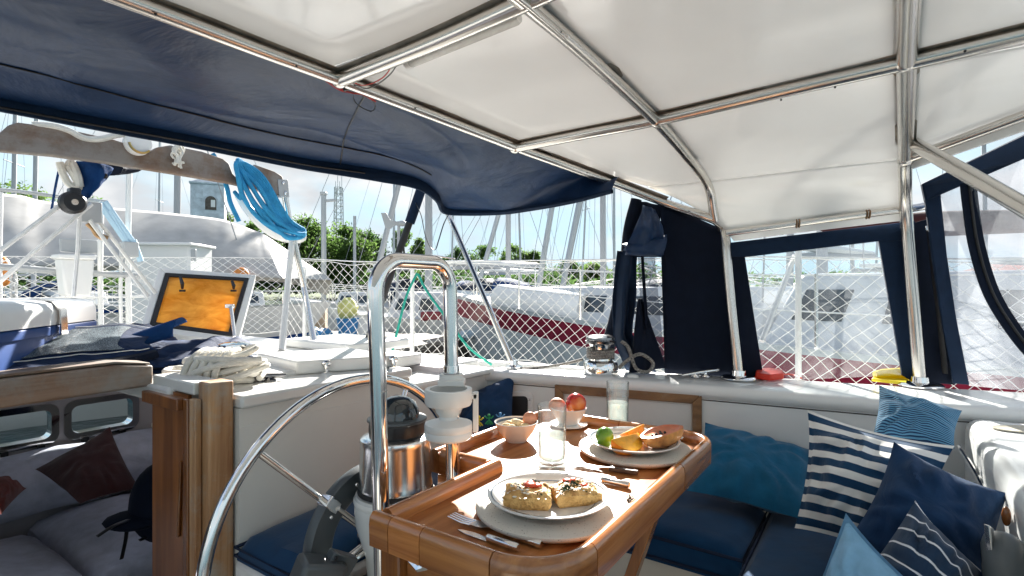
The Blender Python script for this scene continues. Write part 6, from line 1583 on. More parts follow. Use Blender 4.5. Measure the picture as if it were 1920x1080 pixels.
# ------------------------------------------------------------------ boats and quay around
def add_hull(T, bow, hd, Ln, beam, fb0, fb1, mat, stripe=None, stripe_z=(.62, .92), boot=None):
    """bow: point at the stem head; hd: unit vector from bow to stern"""
    bow = V(bow); sd = V((-hd.y, hd.x, 0)); n = 26; secs = []
    def hw(t): return beam / 2 * min(1, max(0, math.sin(min(1, max(0, t) * 1.15) * math.pi / 2)) ** .75) * (1 - .28 * max(0, t - .72) / .28)
    def sh(t): return lerp(fb0, fb1, max(0, t) ** .8) - .12 * math.sin(math.pi * t)
    hgt = [0, .12, .3, .5, stripe_z[0], stripe_z[1], 1.0]
    def pt(t, h, side):
        rake = (1 - h) * 1.15 * max(0, 1 - t) ** 3
        x = t * Ln + rake; w_ = hw(t) * (h ** .42 if h > 0 else .0) * (1 - .0) * (.55 + .45 * h ** .8 if t < .35 else .80 + .20 * h)
        z = WATER_Z - .25 + (sh(t) + .25) * h
        return V((bow.x, bow.y, 0)) + hd * x + sd * (side * w_) + UZ * z
    for lo, hi, name, mt in ((0, 4, 'hull', mat), (4, 5, 'sheer_stripe', stripe or mat), (5, 6, 'bulwark', mat)):
        mb = MB()
        for side in (-1, 1):
            rows = [[pt(i / n, hgt[j], side) for j in range(lo, hi + 1)] for i in range(n + 1)]
            k = hi - lo + 1
            mb.add([q for r_ in rows for q in r_], [(i * k + j, (i + 1) * k + j, (i + 1) * k + j + 1, i * k + j + 1) for i in range(n) for j in range(k - 1)])
        if lo == 0: 
            e_ = [pt(1, h, -1) for h in hgt] + [pt(1, h, 1) for h in reversed(hgt)]; mb.add(e_, [tuple(range(len(e_)))])
        mk(name, mb, mt, T, angle=60)
    mb = MB(); vs = [];
    for i in range(n + 1): vs += [pt(i / n, .97, -1), pt(i / n, .97, 1)]
    mb.add(vs, [(2 * i, 2 * i + 1, 2 * i + 3, 2 * i + 2) for i in range(n)]); mk('deck', mb, MAT['deck'], T)
    return lambda t, off, dz=0: V((bow.x, bow.y, 0)) + hd * (t * Ln) + sd * off + UZ * (WATER_Z + sh(t) * .97 + dz)
def cabin(T, at, t0, t1, w0, w1, h, mat='hull_far', windows=4, name='cabin_trunk', sides=(-1, 1)):
    """trunk cabin along the deck with inset windows"""
    a0, a1 = at(t0, 0), at(t1, 0); hd = (a1 - a0).normalized(); hd.z = 0; hd.normalize(); sd = V((-hd.y, hd.x, 0)); Ln = (a1 - a0).length
    zb = min(a0.z, a1.z) - .05; zt = max(a0.z, a1.z) + h
    base = [a0 - sd * w0, a0 + sd * w0, a1 + sd * w1, a1 - sd * w1]
    tp = [a0 + hd * h * .5 - sd * w0 * .82, a0 + hd * h * .5 + sd * w0 * .82, a1 - hd * h * .15 + sd * w1 * .86, a1 - hd * h * .15 - sd * w1 * .86]
    mb = MB(); mb.add([V((q.x, q.y, zb)) for q in base] + [V((q.x, q.y, zt)) for q in tp] , [(0, 1, 2, 3), (4, 7, 6, 5), (0, 4, 5, 1), (1, 5, 6, 2), (2, 6, 7, 3), (3, 7, 4, 0)])
    o = mk(name, mb, MAT[mat] if isinstance(mat, str) else mat, T, bevel=min(.05, h * .15))
    for s_ in sides:
        bi, ti = ((0, 3), (4, 7)) if s_ < 0 else ((1, 2), (5, 6))
        p0, p1 = V((base[bi[0]].x, base[bi[0]].y, zb)), V((base[bi[1]].x, base[bi[1]].y, zb)); q0, q1 = V((tp[ti[0] - 4].x, tp[ti[0] - 4].y, zt)), V((tp[ti[1] - 4].x, tp[ti[1] - 4].y, zt))
        nr = (p1 - p0).cross(q0 - p0).normalized() 
        if nr.dot(sd * s_) < 0: nr = -nr
        for k in range(windows):
            u0, u1 = (k + .22) / windows, (k + .80) / windows
            f = lambda u_, v_: p0.lerp(p1, u_).lerp(q0.lerp(q1, u_), v_)
            mb = MB(); mb.prism([f(u0, .42) + nr * .008, f(u1, .42) + nr * .008, f(u1, .80) + nr * .008, f(u0, .80) + nr * .008], -nr * .02); mk('window', mb, MAT['dark_glass'], o, bevel=.004)
MAT['dark_glass'] = M_basic('dark_window_glass', (.03, .04, .05), .06, var=.1)
MAT['spar'] = M_basic('painted_spar', (.38, .39, .40), .4, var=.06, vscale=1)
MAT['spar_dark'] = M_basic('grey_alloy_spar', (.40, .42, .43), .35, metal=.5, var=.08, vscale=1)
MAT['wire'] = M_basic('rigging_wire', (.35, .36, .37), .4, metal=.6)
def rig(T, foot, hgt, lean=0.0, r=.085, fa=4.0, spread=1.4, mat='spar', hd=V((1, 0, 0)), boom=True, stays=True, base=None):
    top = foot + V((lean * hgt, .02 * hgt, hgt)); mb = MB(); mb.tube([foot, foot.lerp(top, .5), top], [r, r * .95, r * .7], 10); mk('mast', mb, MAT[mat], T)
    sd = V((-hd.y, hd.x, 0))
    if stays:
        for s_ in (-1, 1):
            mb = MB(); sp = foot.lerp(top, .5) + sd * s_ * .75; mb.tube([foot + sd * s_ * spread, sp, foot.lerp(top, .97)], .008, 4); mk('shroud', mb, MAT['wire'], T)
            mb = MB(); mb.tube([foot.lerp(top, .5), sp], .025, 5); mk('spreader', mb, MAT[mat], T)
        for s_ in (-1, 1):
            mb = MB(); mb.tube([foot + hd * s_ * fa, foot.lerp(top, .98)], .008, 4); mk('stay', mb, MAT['wire'], T)
    if boom:
        mb = MB(); mb.tube([foot + UZ * 1.15, foot + UZ * 1.25 + hd * fa * .8], .06, 8); mk('boom', mb, MAT[mat], T)

# white ketch with the maroon stripe, moored bow to the left on the far side
hd = V((.66, -.752, 0)).normalized()
T = thing('sailing_boat', V((1.0, 7.4, WATER_Z)), 'white sailing boat with a broad maroon stripe along its hull, bow to the left', 'sailing boat', 'boats in the harbour')
MAT['hull_white'] = M_basic('hull_white', (.52, .57, .61), .22, var=.05, vscale=1)
MAT['maroon_band'] = M_basic('maroon_band', (.24, .018, .045), .3, var=.08)
at = add_hull(T, (-1.32, 10.0, 0), hd, 10.5, 3.0, 1.55, 1.08, MAT['hull_white'], MAT['maroon_band'], (.77, .96))
cabin(T, at, .26, .60, .55, .85, .30); cabin(T, at, .60, .80, .95, .95, .58, windows=3, name='deckhouse')
for side in (-1, 1):
    for i in range(8):
        t_ = .06 + i * .12; w_ = 1.5 * min(1, max(0, math.sin(min(1, t_ * 1.15) * math.pi / 2)) ** .75) * .97
        mb = MB(); mb.tube([at(t_, side * w_), at(t_, side * w_, .58)], .013, 5); mk('stanchion', mb, MAT['steel'], T)
    for z_ in (.30, .57):
        mb = MB(); mb.tube([at(.02 + i * .04, side * 1.5 * min(1, max(0, math.sin(min(1, (.02 + i * .04) * 1.15) * math.pi / 2)) ** .75) * .97, z_) for i in range(23)], .006, 4); mk('lifeline', mb, MAT['white_line'], T)
mb = MB(); mb.tube(smooth_path([at(.02, -.15, .62), at(-.03, 0, .66), at(.02, .15, .62)]), .018, 6); mk('pulpit', mb, MAT['steel'], T)
rig(T, at(.62, 0, .35), 12, .0, .050, 3.4, 1.3, 'spar', hd, False)
mb = MB(); mb.tube([at(.62, 0, 1.05), at(.70, 0, 1.02), at(.84, 0, .96)], [.06, .11, .06], 10); mk('furled_sail', mb, MAT['maroon'], T)
mb = MB(); mb.tube([at(.22 + .015 * i, -.5 + .02 * math.sin(i), .1) for i in range(12)], .22, 10); mk('upturned_dinghy', mb, MAT['gelcoat'], T)
mb = MB(); mb.boxv(at(.62, -1.38, -.46) , hd * .16, V((.03, .03, 0)), UZ * .06); mk('hull_port', mb, MAT['dark_glass'], T, bevel=.02)

# boat under the long grey tarpaulin, to the left
T = thing('covered_boat', P(200, 560, 6.6), 'large boat under a long grey tarpaulin on the left', 'boat', 'boats in the harbour')
MAT['tarp'] = M_cloth('grey_tarpaulin', (.46, .45, .43), .6, trans=.10, wrinkle=.15, wscale=1.2, weave=60, spec=.3)
ridge = [(-260, 352, 6.2), (-60, 360, 6.5), (30, 366, 6.7), (100, 380, 6.9), (240, 393, 7.2), (400, 409, 7.6), (465, 428, 7.8), (500, 442, 7.9)]
eave = [(-260, 512, 5.0), (-60, 506, 5.3), (30, 500, 5.5), (100, 498, 5.7), (240, 500, 6.1), (400, 512, 6.6), (470, 518, 6.8), (530, 522, 7.0)]
RS, ES = smooth_path([P(*q) for q in ridge], 6), smooth_path([P(*q) for q in eave], 6)
def tarp(u_, v_):
    k = u_ * (len(RS) - 1); i = min(int(k), len(RS) - 2); f = k - i
    a, e2 = RS[i].lerp(RS[i + 1], f), ES[i].lerp(ES[i + 1], f); q = a.lerp(e2, v_)
    return q + V((0, -.05 * math.sin(math.pi * v_) - .030 * abs(math.sin(u_ * 30 + 2 * nz((u_ * 9, 0, 3)))) * (1 - v_) ** 2 + .012 * nz((u_ * 12, v_ * 2, 1)), .02 * math.sin(math.pi * v_) + .006 * nz((u_ * 14, v_ * 3, 6))))
mb = MB(); mb.grid(tarp, 80, 18); mk('tarpaulin', mb, MAT['tarp'], T, angle=180, solid=.01)
def tback(u_, v_):
    k = u_ * (len(RS) - 1); i = min(int(k), len(RS) - 2); f = k - i
    a = RS[i].lerp(RS[i + 1], f); return a + V((.3 * v_, 1.7 * v_, -.9 * v_ ** 1.2))
mb = MB(); mb.grid(tback, 40, 8); mk('tarpaulin', mb, MAT['tarp'], T, angle=180, solid=.01)
mb = MB(); a_, b_ = RS[-1], ES[-1]; mb.prism([a_, b_, b_ + V((.25, 1.2, 0)), a_ + V((.3, 1.7, -.9))], V((-.01, 0, 0))); mk('tarpaulin_end', mb, MAT['tarp'], T)
hd2 = (ES[0] - ES[-1]); hd2.z = 0; hd2.normalize()
at2 = add_hull(T, (-2.7, 8.0, 0), hd2, 9.0, 2.6, 1.35, 1.25, MAT['gelcoat'], MAT['cooler_blue'], (.60, .72))
mb = MB(); mb.ball(P(452, 516, 6.7), .10, 12, 8, 1, .8, 1); mk('orange_fender', mb, MAT['orange_paint'], T)
rig(T, at2(.45, 0, .3), 10, .0, .075, 3, 1.2, 'spar', hd2, False)

# further yachts: mast foot by bearing and distance
def yacht(px, Y, ang, Ln, label, lean=0, hgt=11, r=.09, hull='hull_far', stripe=None, mat='spar', boom=True, cab=True):
    X = (px - CX) / F * Y; h_ = V((math.cos(ang), math.sin(ang), 0)); bow = V((X, Y, 0)) - h_ * (Ln * .42)
    T = thing('sailing_boat', V((X, Y, WATER_Z)), label, 'sailing boat', 'boats in the harbour')
    at = add_hull(T, bow, h_, Ln, Ln * .30, 1.25, .95, MAT[hull], MAT[stripe] if stripe else None)
    if cab: cabin(T, at, .30, .68, Ln * .07, Ln * .10, .42)
    if boom:
        mb = MB(); mb.tube([at(.45, 0, 1.32), at(.60, 0, 1.36), at(.78, 0, 1.34)], [.06, .09, .05], 8); mk('furled_sail', mb, MAT['gelcoat'], T)
    if Y < 25:
        cc_ = R.choice(['sailcover', 'light_grey', 'navy_band', 'tarp']); a0_, w_ = at(.62, 0, .30), Ln * .10
        s_ = V((-h_.y, h_.x, 0)); mb = MB()
        def hood(u_, v_): an = math.pi * u_; return a0_ + s_ * (-w_ * math.cos(an)) + UZ * (.62 * math.sin(an) ** .7 * (1 - .35 * (1 - v_) ** 2)) + h_ * ((v_ - 1) * .9)
        mb.grid(hood, 12, 6); mk('sprayhood', mb, MAT[cc_], T, solid=.01, angle=180)
        for side in (-1, 1):
            for t_ in (.32, .52, .72):
                q = at(t_, side * Ln * .152, -.12); mb = MB(); mb.tube([q, q - UZ * .08, q - UZ * .42, q - UZ * .5], [.02, .085, .085, .03], 8); mk('fender', mb, MAT[R.choice(['white_plastic', 'cooler_blue', 'white_plastic'])], T)
        mb = MB(); mb.tube(smooth_path([at(.12, -Ln * .07, .55), at(.02, -Ln * .02, .62), at(-.02, 0, .64), at(.02, Ln * .02, .62), at(.12, Ln * .07, .55)]), .016, 5); mk('pulpit', mb, MAT['steel'], T)
        for t_ in (.14, .30, .46, .62, .78, .94):
            for side in (-1, 1):
                mb = MB(); mb.tube([at(t_, side * Ln * .14 * min(1, math.sin(min(1, t_ * 1.15) * math.pi / 2) ** .75)), at(t_, side * Ln * .14 * min(1, math.sin(min(1, t_ * 1.15) * math.pi / 2) ** .75), .56)], .012, 4); mk('stanchion', mb, MAT['steel'], T)
    rig(T, at(.42, 0, .0), hgt, lean, r, Ln * .45, Ln * .13, mat, h_, boom)
    for side in (-1, 1):
        mb = MB(); mb.tube([at(.05 + .05 * i, side * Ln * .145 * min(1, max(0, math.sin(min(1, (.05 + .05 * i) * 1.15) * math.pi / 2)) ** .75), .55) for i in range(19)], .010, 4); mk('lifeline', mb, MAT['white_line'], T)
    return T
yacht(803, 15, .25, 9, 'white yacht whose upright mast stands just right of the guard top', hgt=11, r=.10)
yacht(690, 17, -.4, 8, 'yacht with a leaning mast left of the steel guard', lean=.245, hgt=10, r=.09, stripe='red_paint')
yacht(888, 21, .5, 8.5, 'yacht with a short leaning grey mast behind the thin canopy tube', lean=.28, hgt=9, r=.10, mat='spar_dark')
yacht(953, 19, 2.7, 9, 'yacht with an upright pale mast in the middle of the picture', hgt=12, r=.10, boom=False)
yacht(1003, 16, 2.8, 8.5, 'yacht with a leaning grey mast right of the middle mast', lean=.17, hgt=8.4, r=.09, mat='spar_dark', boom=False)
yacht(1046, 14, 2.9, 8, 'yacht with a leaning grey mast next left of the thickest mast', lean=.20, hgt=10, r=.08, mat='spar_dark', stripe='maroon_band', boom=False)
yacht(330, 16, .6, 9, 'yacht whose mast rises behind the grey tarpaulin', hgt=10, r=.10, stripe='cooler_blue')
yacht(62, 18, -.3, 9, 'yacht with a slim mast at the far left behind the tackle', hgt=11, r=.07)
yacht(22, 23, .3, 9, 'yacht farthest left, mast beside the left picture edge', hgt=12, r=.09)
yacht(1600, 17, .2, 9, 'yacht seen through the clear curtain window', hgt=12, r=.05)
yacht(1850, 13, .4, 9, 'yacht blurred behind the hazy vinyl at the right', hgt=11, r=.05)
yacht(1480, 9.2, .55, 8, 'grey hulled yacht behind the slanting white tube in the window', lean=.02, hgt=11, r=.06, hull='light_grey')
yacht(1131, 16, .1, 9, 'yacht with the thick upright mast beside the navy curtain', hgt=12, r=.09, boom=False)
for (px, Y, ln_, lab) in ((738, 34, 0, 'distant yacht with a hair thin mast above the wind vane'), (846, 38, .02, 'distant yacht with a thin mast just left of the thin canopy tube'), (978, 36, -.03, 'distant yacht with a thin mast between two leaning masts'), (1090, 40, .05, 'distant yacht with a thin leaning mast left of the thickest mast'), (1152, 30, 0, 'distant yacht with a thin mast against the edge of the navy curtain'), (296, 36, 0, 'distant yacht with a thin mast above the tarpaulin ridge'), (1640, 34, .06, 'distant yacht with a thin mast in the top of the curtain window')):
    yacht(px, Y, .3, 8, lab, lean=ln_, hgt=13, r=.075, mat='spar_dark', boom=False)
# motor boat behind the quay
T = thing('motor_boat', P(760, 610, 12.2), 'white motor boat with maroon cushions behind the wooden quay', 'motor boat', 'boats in the harbour')
atm = add_hull(T, (-4.4, 12.6, 0), V((1, -.08, 0)).normalized(), 5.2, 2.0, 1.1, .9, MAT['gelcoat'])
cabin(T, atm, .30, .66, .5, .7, .55, windows=3)
for t_ in (.52, .78):
    mb = MB(); mb.boxv(atm(t_, -.75, .10), V((.22, 0, 0)), V((0, .1, 0)), UZ * .10); mk('seat_cushion', mb, MAT['red_paint'], T, bevel=.03)

# wooden quay with planks on bearers and piles
QZ = -.86
qd = V((.36, .933, 0)).normalized(); qs = V((-qd.y, qd.x, 0))
q0 = G(702, 668, QZ); q0.z = QZ
MAT['plank'] = M_wood('bleached_plank', (.34, .30, .26), (.58, .54, .48), 'z', .8)
m, t, out = nodes('bleached_planks'); L = t.links
p = t.nodes.new('ShaderNodeBsdfPrincipled'); p.inputs['Roughness'].default_value = .85
n = N(t, 'ShaderNodeTexNoise', Scale=2.0, Detail=8.0, Roughness=.7); L.new(coords(t, (1, 1, 1)), n.inputs['Vector'])
oi = t.nodes.new('ShaderNodeObjectInfo'); r = t.nodes.new('ShaderNodeValToRGB')
r.color_ramp.elements[0].position = .3; r.color_ramp.elements[0].color = (.15, .13, .11, 1); r.color_ramp.elements[1].position = .7; r.color_ramp.elements[1].color = (.34, .31, .27, 1)
ad = N(t, 'ShaderNodeMath', op='MULTIPLY_ADD'); ad.inputs[1].default_value = .3; L.new(oi.outputs['Random'], ad.inputs[0]); L.new(n.outputs['Fac'], ad.inputs[2])
sb_ = N(t, 'ShaderNodeMath', op='SUBTRACT'); sb_.inputs[1].default_value = .15; L.new(ad.outputs[0], sb_.inputs[0])
L.new(sb_.outputs[0], r.inputs['Fac']); L.new(r.outputs['Color'], p.inputs['Base Color']); L.new(p.outputs[0], out.inputs['Surface']); MAT['plank'] = m
MAT['old_timber'] = M_basic('old_dark_timber', (.10, .085, .07), .9, var=.4, vscale=5, bscale=30, bstr=.4)
T = thing('wooden_quay', q0 + UZ * -.7, 'bleached wooden quay with long planks behind the steel guard', 'quay')
for k in range(16):
    l0 = -1.9 - .12 * (k % 3); l1 = 2.75 - .05 * ((k * 7) % 3)
    mb = MB(); c_ = q0 + qs * (.13 + .255 * k) + qd * ((l0 + l1) / 2) + UZ * (.004 * ((k * 5) % 4)); mb.boxv(c_, qd * ((l1 - l0) / 2), qs * .122, UZ * .03); mk('plank', mb, MAT['plank'], T, bevel=.006)
mb = MB(); mb.boxv(q0 + qd * .42 - UZ * .18 + qs * .03, qd * 2.3, qs * .05, UZ * .145); mk('bearer', mb, MAT['old_timber'], T, bevel=.01)
mb = MB(); mb.boxv(q0 + qd * 2.70 + qs * 2.0 - UZ * .18, qd * .05, qs * 1.98, UZ * .145); mk('bearer', mb, MAT['old_timber'], T, bevel=.01)
for k, (x, y) in enumerate(((2.62, .12), (.9, .12), (-.8, .12), (2.62, 2.1), (2.62, 3.8))):
    mb = MB(); c_ = q0 + qd * x + qs * y; mb.tube([V((c_.x, c_.y, WATER_Z - .6)), V((c_.x, c_.y, QZ - .035))], .13, 12); mk('pile', mb, MAT['old_timber'], T)
# concrete quay behind with the clutter on it
MAT['concrete'] = M_basic('pale_concrete', (.28, .27, .25), .85, var=.15, vscale=1.5, bscale=30, bstr=.3)
mb = MB(); mb.wbox(-9.0, -2.55, 9.6, 12.0, WATER_Z - .5, -.93); struct('quay', mb, MAT['concrete'], bevel=.02)
def on_quay(px, py): q = G(px, py, QZ + .034); return V((q.x, q.y, QZ + .034))
bc = on_quay(652, 640)
T = thing('blue_bin', bc, 'blue plastic bin with a yellow bag on the wooden quay', 'bin')
MAT['bin_blue'] = M_basic('bin_blue', (.03, .20, .46), .45, var=.1)
mb = MB(); mb.lathe(bc, [(0, 0), (.125, 0), (.165, .34), (.175, .345), (.172, .36), (.155, .36), (.12, .05), (0, .05)], 20); mk('bin_body', mb, MAT['bin_blue'], T)
MAT['yellow_bag'] = M_basic('pale_yellow_bag', (.62, .62, .22), .7, var=.2)
o = lump(bc + UZ * .50, .15, (1, 1, 1.15), 'yellow_bag', 'rubbish_bag', 3, .3); tag(o, 'pale yellow bag stuffed into the blue bin on the quay', 'bag')
T = thing('tan_crate', on_quay(592, 622), 'tan crate standing on the quay left of the blue bin', 'crate')
tc_ = on_quay(592, 622); MAT['tan'] = M_basic('tan_board', (.42, .32, .23), .8, var=.2)
mb = MB(); mb.boxv(tc_ + UZ * .22, V((.19, .03, 0)), V((-.03, .16, 0)), UZ * .215); mk('crate_body', mb, MAT['tan'], T, bevel=.01)
for z_ in (.08, .36):
    mb = MB(); mb.boxv(tc_ + UZ * z_ - V((-.02, .165, 0)), V((.195, .03, 0)), V((-.001, .008, 0)), UZ * .03); mk('crate_batten', mb, MAT['tan'], T, bevel=.003)
MAT['pale_tarp'] = M_cloth('pale_blue_tarp', (.36, .46, .54), .6, wrinkle=.7, wscale=5)
for (px, py, s_, mt, lab) in ((548, 636, .30, 'pale_tarp', 'pale blue tarpaulin heap on the quay behind the open hatch'), (602, 640, .16, 'bin_blue', 'bright blue plastic heap low on the quay')):
    o = lump(on_quay(px, py) + UZ * s_ * .45, s_, (1.1, .9, .8), mt, 'tarpaulin_heap', int(px), .5); tag(o, lab, 'tarpaulin')
o = lump(on_quay(876, 634) + UZ * .05, .10, (1.3, .9, .7), 'pale_tarp', 'net_heap', 6, .5); tag(o, 'small bluish heap at the end of the wooden quay', 'heap')
T = thing('white_crate', on_quay(694, 638), 'white plastic crate on the quay just left of the steel guard', 'crate'); wc = on_quay(694, 638)
mb = MB(); mb.boxv(wc + UZ * .20, V((.16, 0, 0)), V((0, .14, 0)), UZ * .195); mk('crate_body', mb, MAT['gelcoat'], T, bevel=.012)
mb = MB(); mb.boxv(wc + UZ * .40, V((.17, 0, 0)), V((0, .15, 0)), UZ * .018); mk('crate_lid', mb, MAT['gelcoat_old'], T, bevel=.008)

# post with an arm, thin post, wind vane
T = thing('steel_post', P(607, 620, 11), 'grey steel post with a short arm at its top', 'post')
mb = MB(); mb.tube([V((P(607, 540, 11)).xyz) * 1 + UZ * -1.6, P(607, 363, 11)], .052, 10); mk('post_tube', mb, MAT['spar_dark'], T)
mb = MB(); mb.boxv(P(618, 376, 11), V((.13, 0, .01)), V((0, .03, 0)), UZ * .025); mk('arm', mb, MAT['spar_dark'], T, bevel=.004)
mb = MB(); mb.boxv(P(607, 363, 11), V((.06, 0, 0)), V((0, .06, 0)), UZ * .03); mk('post_cap', mb, MAT['spar_dark'], T, bevel=.006)
mb = MB(); mb.tube([P(665, 405, 24), P(665, 570, 24)], .07, 8); tag(mk('white_post', mb, MAT['spar']), 'thin white post in front of the trees, left of the guard', 'post')
T = thing('wind_vane', P(746, 500, 10), 'grey wind vane with a bent tail on a thin pole above the guard', 'wind vane')
mb = MB(); mb.tube([P(748, 415, 10), P(744, 560, 10)], .028, 8); mk('pole', mb, MAT['spar'], T)
mb = MB(); mb.prism([P(714, 399, 10), P(724, 399, 10), P(731, 412, 10), P(752, 417, 10), P(753, 422, 10), P(737, 423, 10), P(733, 429, 10), P(722, 426, 10)], V((0, .03, 0))); mk('tail_fin', mb, MAT['spar'], T, bevel=.006)
mb = MB(); mb.ball(P(754, 419, 10), .07, 12, 8, 1.2, .8, .8); mk('head', mb, MAT['spar'], T)

# pale stone tower
T = thing('stone_tower', P(392, 560, 46), 'old pale blue tower with an arched opening behind the tarpaulin', 'tower')
MAT['tower_wall'] = M_basic('weathered_plaster', (.50, .56, .60), .9, var=.28, vscale=1.6, bscale=6, bstr=.4)
c_ = P(392, 540, 46); hw = 1.68
def tz(py): return (540 - py) / 1000 * 46
rot = .42; ex, ey = V((math.cos(rot), math.sin(rot), 0)), V((-math.sin(rot), math.cos(rot), 0)); hw = 1.25
zt, zb = tz(350), -1.5
mb = MB(); base = V((c_.x, c_.y, 0)); mb.boxv(base + UZ * (zb + zt) / 2, ex * hw, ey * hw, UZ * (zt - zb) / 2); mk('tower_wall', mb, MAT['tower_wall'], T, bevel=.05)
mb = MB(); mb.boxv(base + UZ * (zt + .08), ex * (hw + .10), ey * (hw + .10), UZ * .08); mk('cornice', mb, MAT['tower_wall'], T, bevel=.03)
mb = MB(); tp_ = [base + ex * sx * hw + ey * sy * hw + UZ * (zt + .16) for sx, sy in ((-1, -1), (1, -1), (1, 1), (-1, 1))]; ap = [base + ex * sx * hw * .35 + ey * sy * hw * .35 + UZ * (zt + .62) for sx, sy in ((-1, -1), (1, -1), (1, 1), (-1, 1))]
mb.add(tp_ + ap, [(0, 1, 5, 4), (1, 2, 6, 5), (2, 3, 7, 6), (3, 0, 4, 7), (4, 5, 6, 7)]); mk('roof', mb, MAT['tower_wall'], T, smooth=False)
fc = base - ey * hw
arch = [(-.42, 0), (.42, 0)] + [(.42 * math.cos(math.radians(x)), .75 + .42 * math.sin(math.radians(x))) for x in range(0, 181, 20)]
mb = MB(); mb.prism([fc + ex * (x + .25) + UZ * (tz(397) + y) - ey * .03 for x, y in arch], ey * .05); o = mk('window', mb, MAT['old_timber'], T, smooth=False)
mb = MB(); o_ = [fc + ex * (x * 1.28 + .25) + UZ * (tz(397) + y * 1.08) - ey * .06 for x, y in arch]; i_ = [fc + ex * (x + .25) + UZ * (tz(397) + y) - ey * .06 for x, y in arch]; k = len(arch)
mb.add(o_ + i_ + [q + ey * .06 for q in o_], [f for j in range(k) for f in ((j, (j + 1) % k, k + (j + 1) % k, k + j), (j, (j + 1) % k, 2 * k + (j + 1) % k, 2 * k + j))]); mk('window_surround', mb, MAT['tower_wall'], T, smooth=False)
mb = MB(); mb.boxv(fc + ex * .42 + UZ * (tz(397) + .55) - ey * .05, ex * .16, ey * .02, UZ * .30); mk('pane', mb, MAT['gelcoat'], T)
mb = MB(); mb.boxv(fc - ex * .6 + UZ * (tz(368)) - ey * .02, ex * .28, ey * .02, UZ * .4); mk('wall_panel', mb, MAT['tower_wall'], T, bevel=.01)
# lattice mast
T = thing('lattice_tower', P(635, 500, 130), 'thin steel lattice tower above the trees', 'tower')
cb = P(635, 540, 130); ztop = 24.5; zb_ = 0
for sx, sy in ((-1, -1), (1, -1), (1, 1), (-1, 1)):
    mb = MB(); mb.tube([V((cb.x + sx * 1.05, cb.y + sy * 1.05, zb_)), V((cb.x + sx * .75, cb.y + sy * .75, ztop))], .12, 4); mk('leg', mb, MAT['spar_dark'], T)
mb = MB(); lv = 16
for i in range(lv):
    za, zb2 = lerp(zb_, ztop, i / lv), lerp(zb_, ztop, (i + 1) / lv); w0, w1 = lerp(1.05, .75, i / lv), lerp(1.05, .75, (i + 1) / lv)
    cn = ((-1, -1), (1, -1), (1, 1), (-1, 1))
    for j in range(4):
        (ax, ay), (bx_, by_) = cn[j], cn[(j + 1) % 4]
        mb.tube([V((cb.x + ax * w0, cb.y + ay * w0, za)), V((cb.x + bx_ * w1, cb.y + by_ * w1, zb2))], .06, 3); mb.tube([V((cb.x + ax * w1, cb.y + ay * w1, zb2)), V((cb.x + bx_ * w1, cb.y + by_ * w1, zb2))], .06, 3)
tag(mk('brace', mb, MAT['spar_dark'], T), kind='stuff')
for k in range(4):
    mb = MB(); mb.tube([V((cb.x + (k - 1.5) * .5, cb.y, ztop - 2)), V((cb.x + (k - 1.5) * .5, cb.y, ztop + 1.5 + (k % 2) * 1.5))], .07, 4); mk('antenna', mb, MAT['spar_dark'], T)
# red awning and pale heap far right behind the hazy vinyl
T = thing('red_awning', P(1915, 530, 8), 'pinkish red awning blurred behind the hazy vinyl', 'awning')
mb = MB(); mb.prism([P(1880, 548, 8), P(1912, 520, 8), P(1990, 500, 8), P(2000, 556, 8)], V((0, 1.2, .1))); mk('awning_cloth', mb, MAT['red_cloth'], T, bevel=.02)
for x in (1890, 1985):
    mb = MB(); mb.tube([P(x, 545, 8.2), P(x, 720, 8.2)], .03, 6); mk('awning_pole', mb, MAT['spar'], T)

# ------------------------------------------------------------------ trees on the far bank
def M_leaf(name, c0, c1):
    m, t, out = nodes(name); L = t.links
    p = t.nodes.new('ShaderNodeBsdfPrincipled'); p.inputs['Roughness'].default_value = .6; p.inputs['Specular IOR Level'].default_value = .25
    n = N(t, 'ShaderNodeTexNoise', Scale=.55, Detail=4.0); L.new(coords(t), n.inputs['Vector'])
    r = t.nodes.new('ShaderNodeValToRGB'); r.color_ramp.elements[0].position = .35; r.color_ramp.elements[0].color = c4(c0); r.color_ramp.elements[1].position = .65; r.color_ramp.elements[1].color = c4(c1)
    L.new(n.outputs['Fac'], r.inputs['Fac']); L.new(r.outputs['Color'], p.inputs['Base Color'])
    tr = t.nodes.new('ShaderNodeBsdfTranslucent'); L.new(r.outputs['Color'], tr.inputs['Color'])
    mx = N(t, 'ShaderNodeMixShader', Fac=.78); L.new(p.outputs[0], mx.inputs[1]); L.new(tr.outputs[0], mx.inputs[2]); L.new(mx.outputs[0], out.inputs['Surface'])
    return m
LEAF = [M_leaf('leaf_mid', (.065, .13, .028), (.11, .18, .048)), M_leaf('leaf_light', (.09, .16, .035), (.13, .20, .06)), M_leaf('leaf_dark', (.040, .085, .025), (.075, .13, .04))]
MAT['bark'] = M_basic('bark', (.10, .08, .06), .9, var=.3)
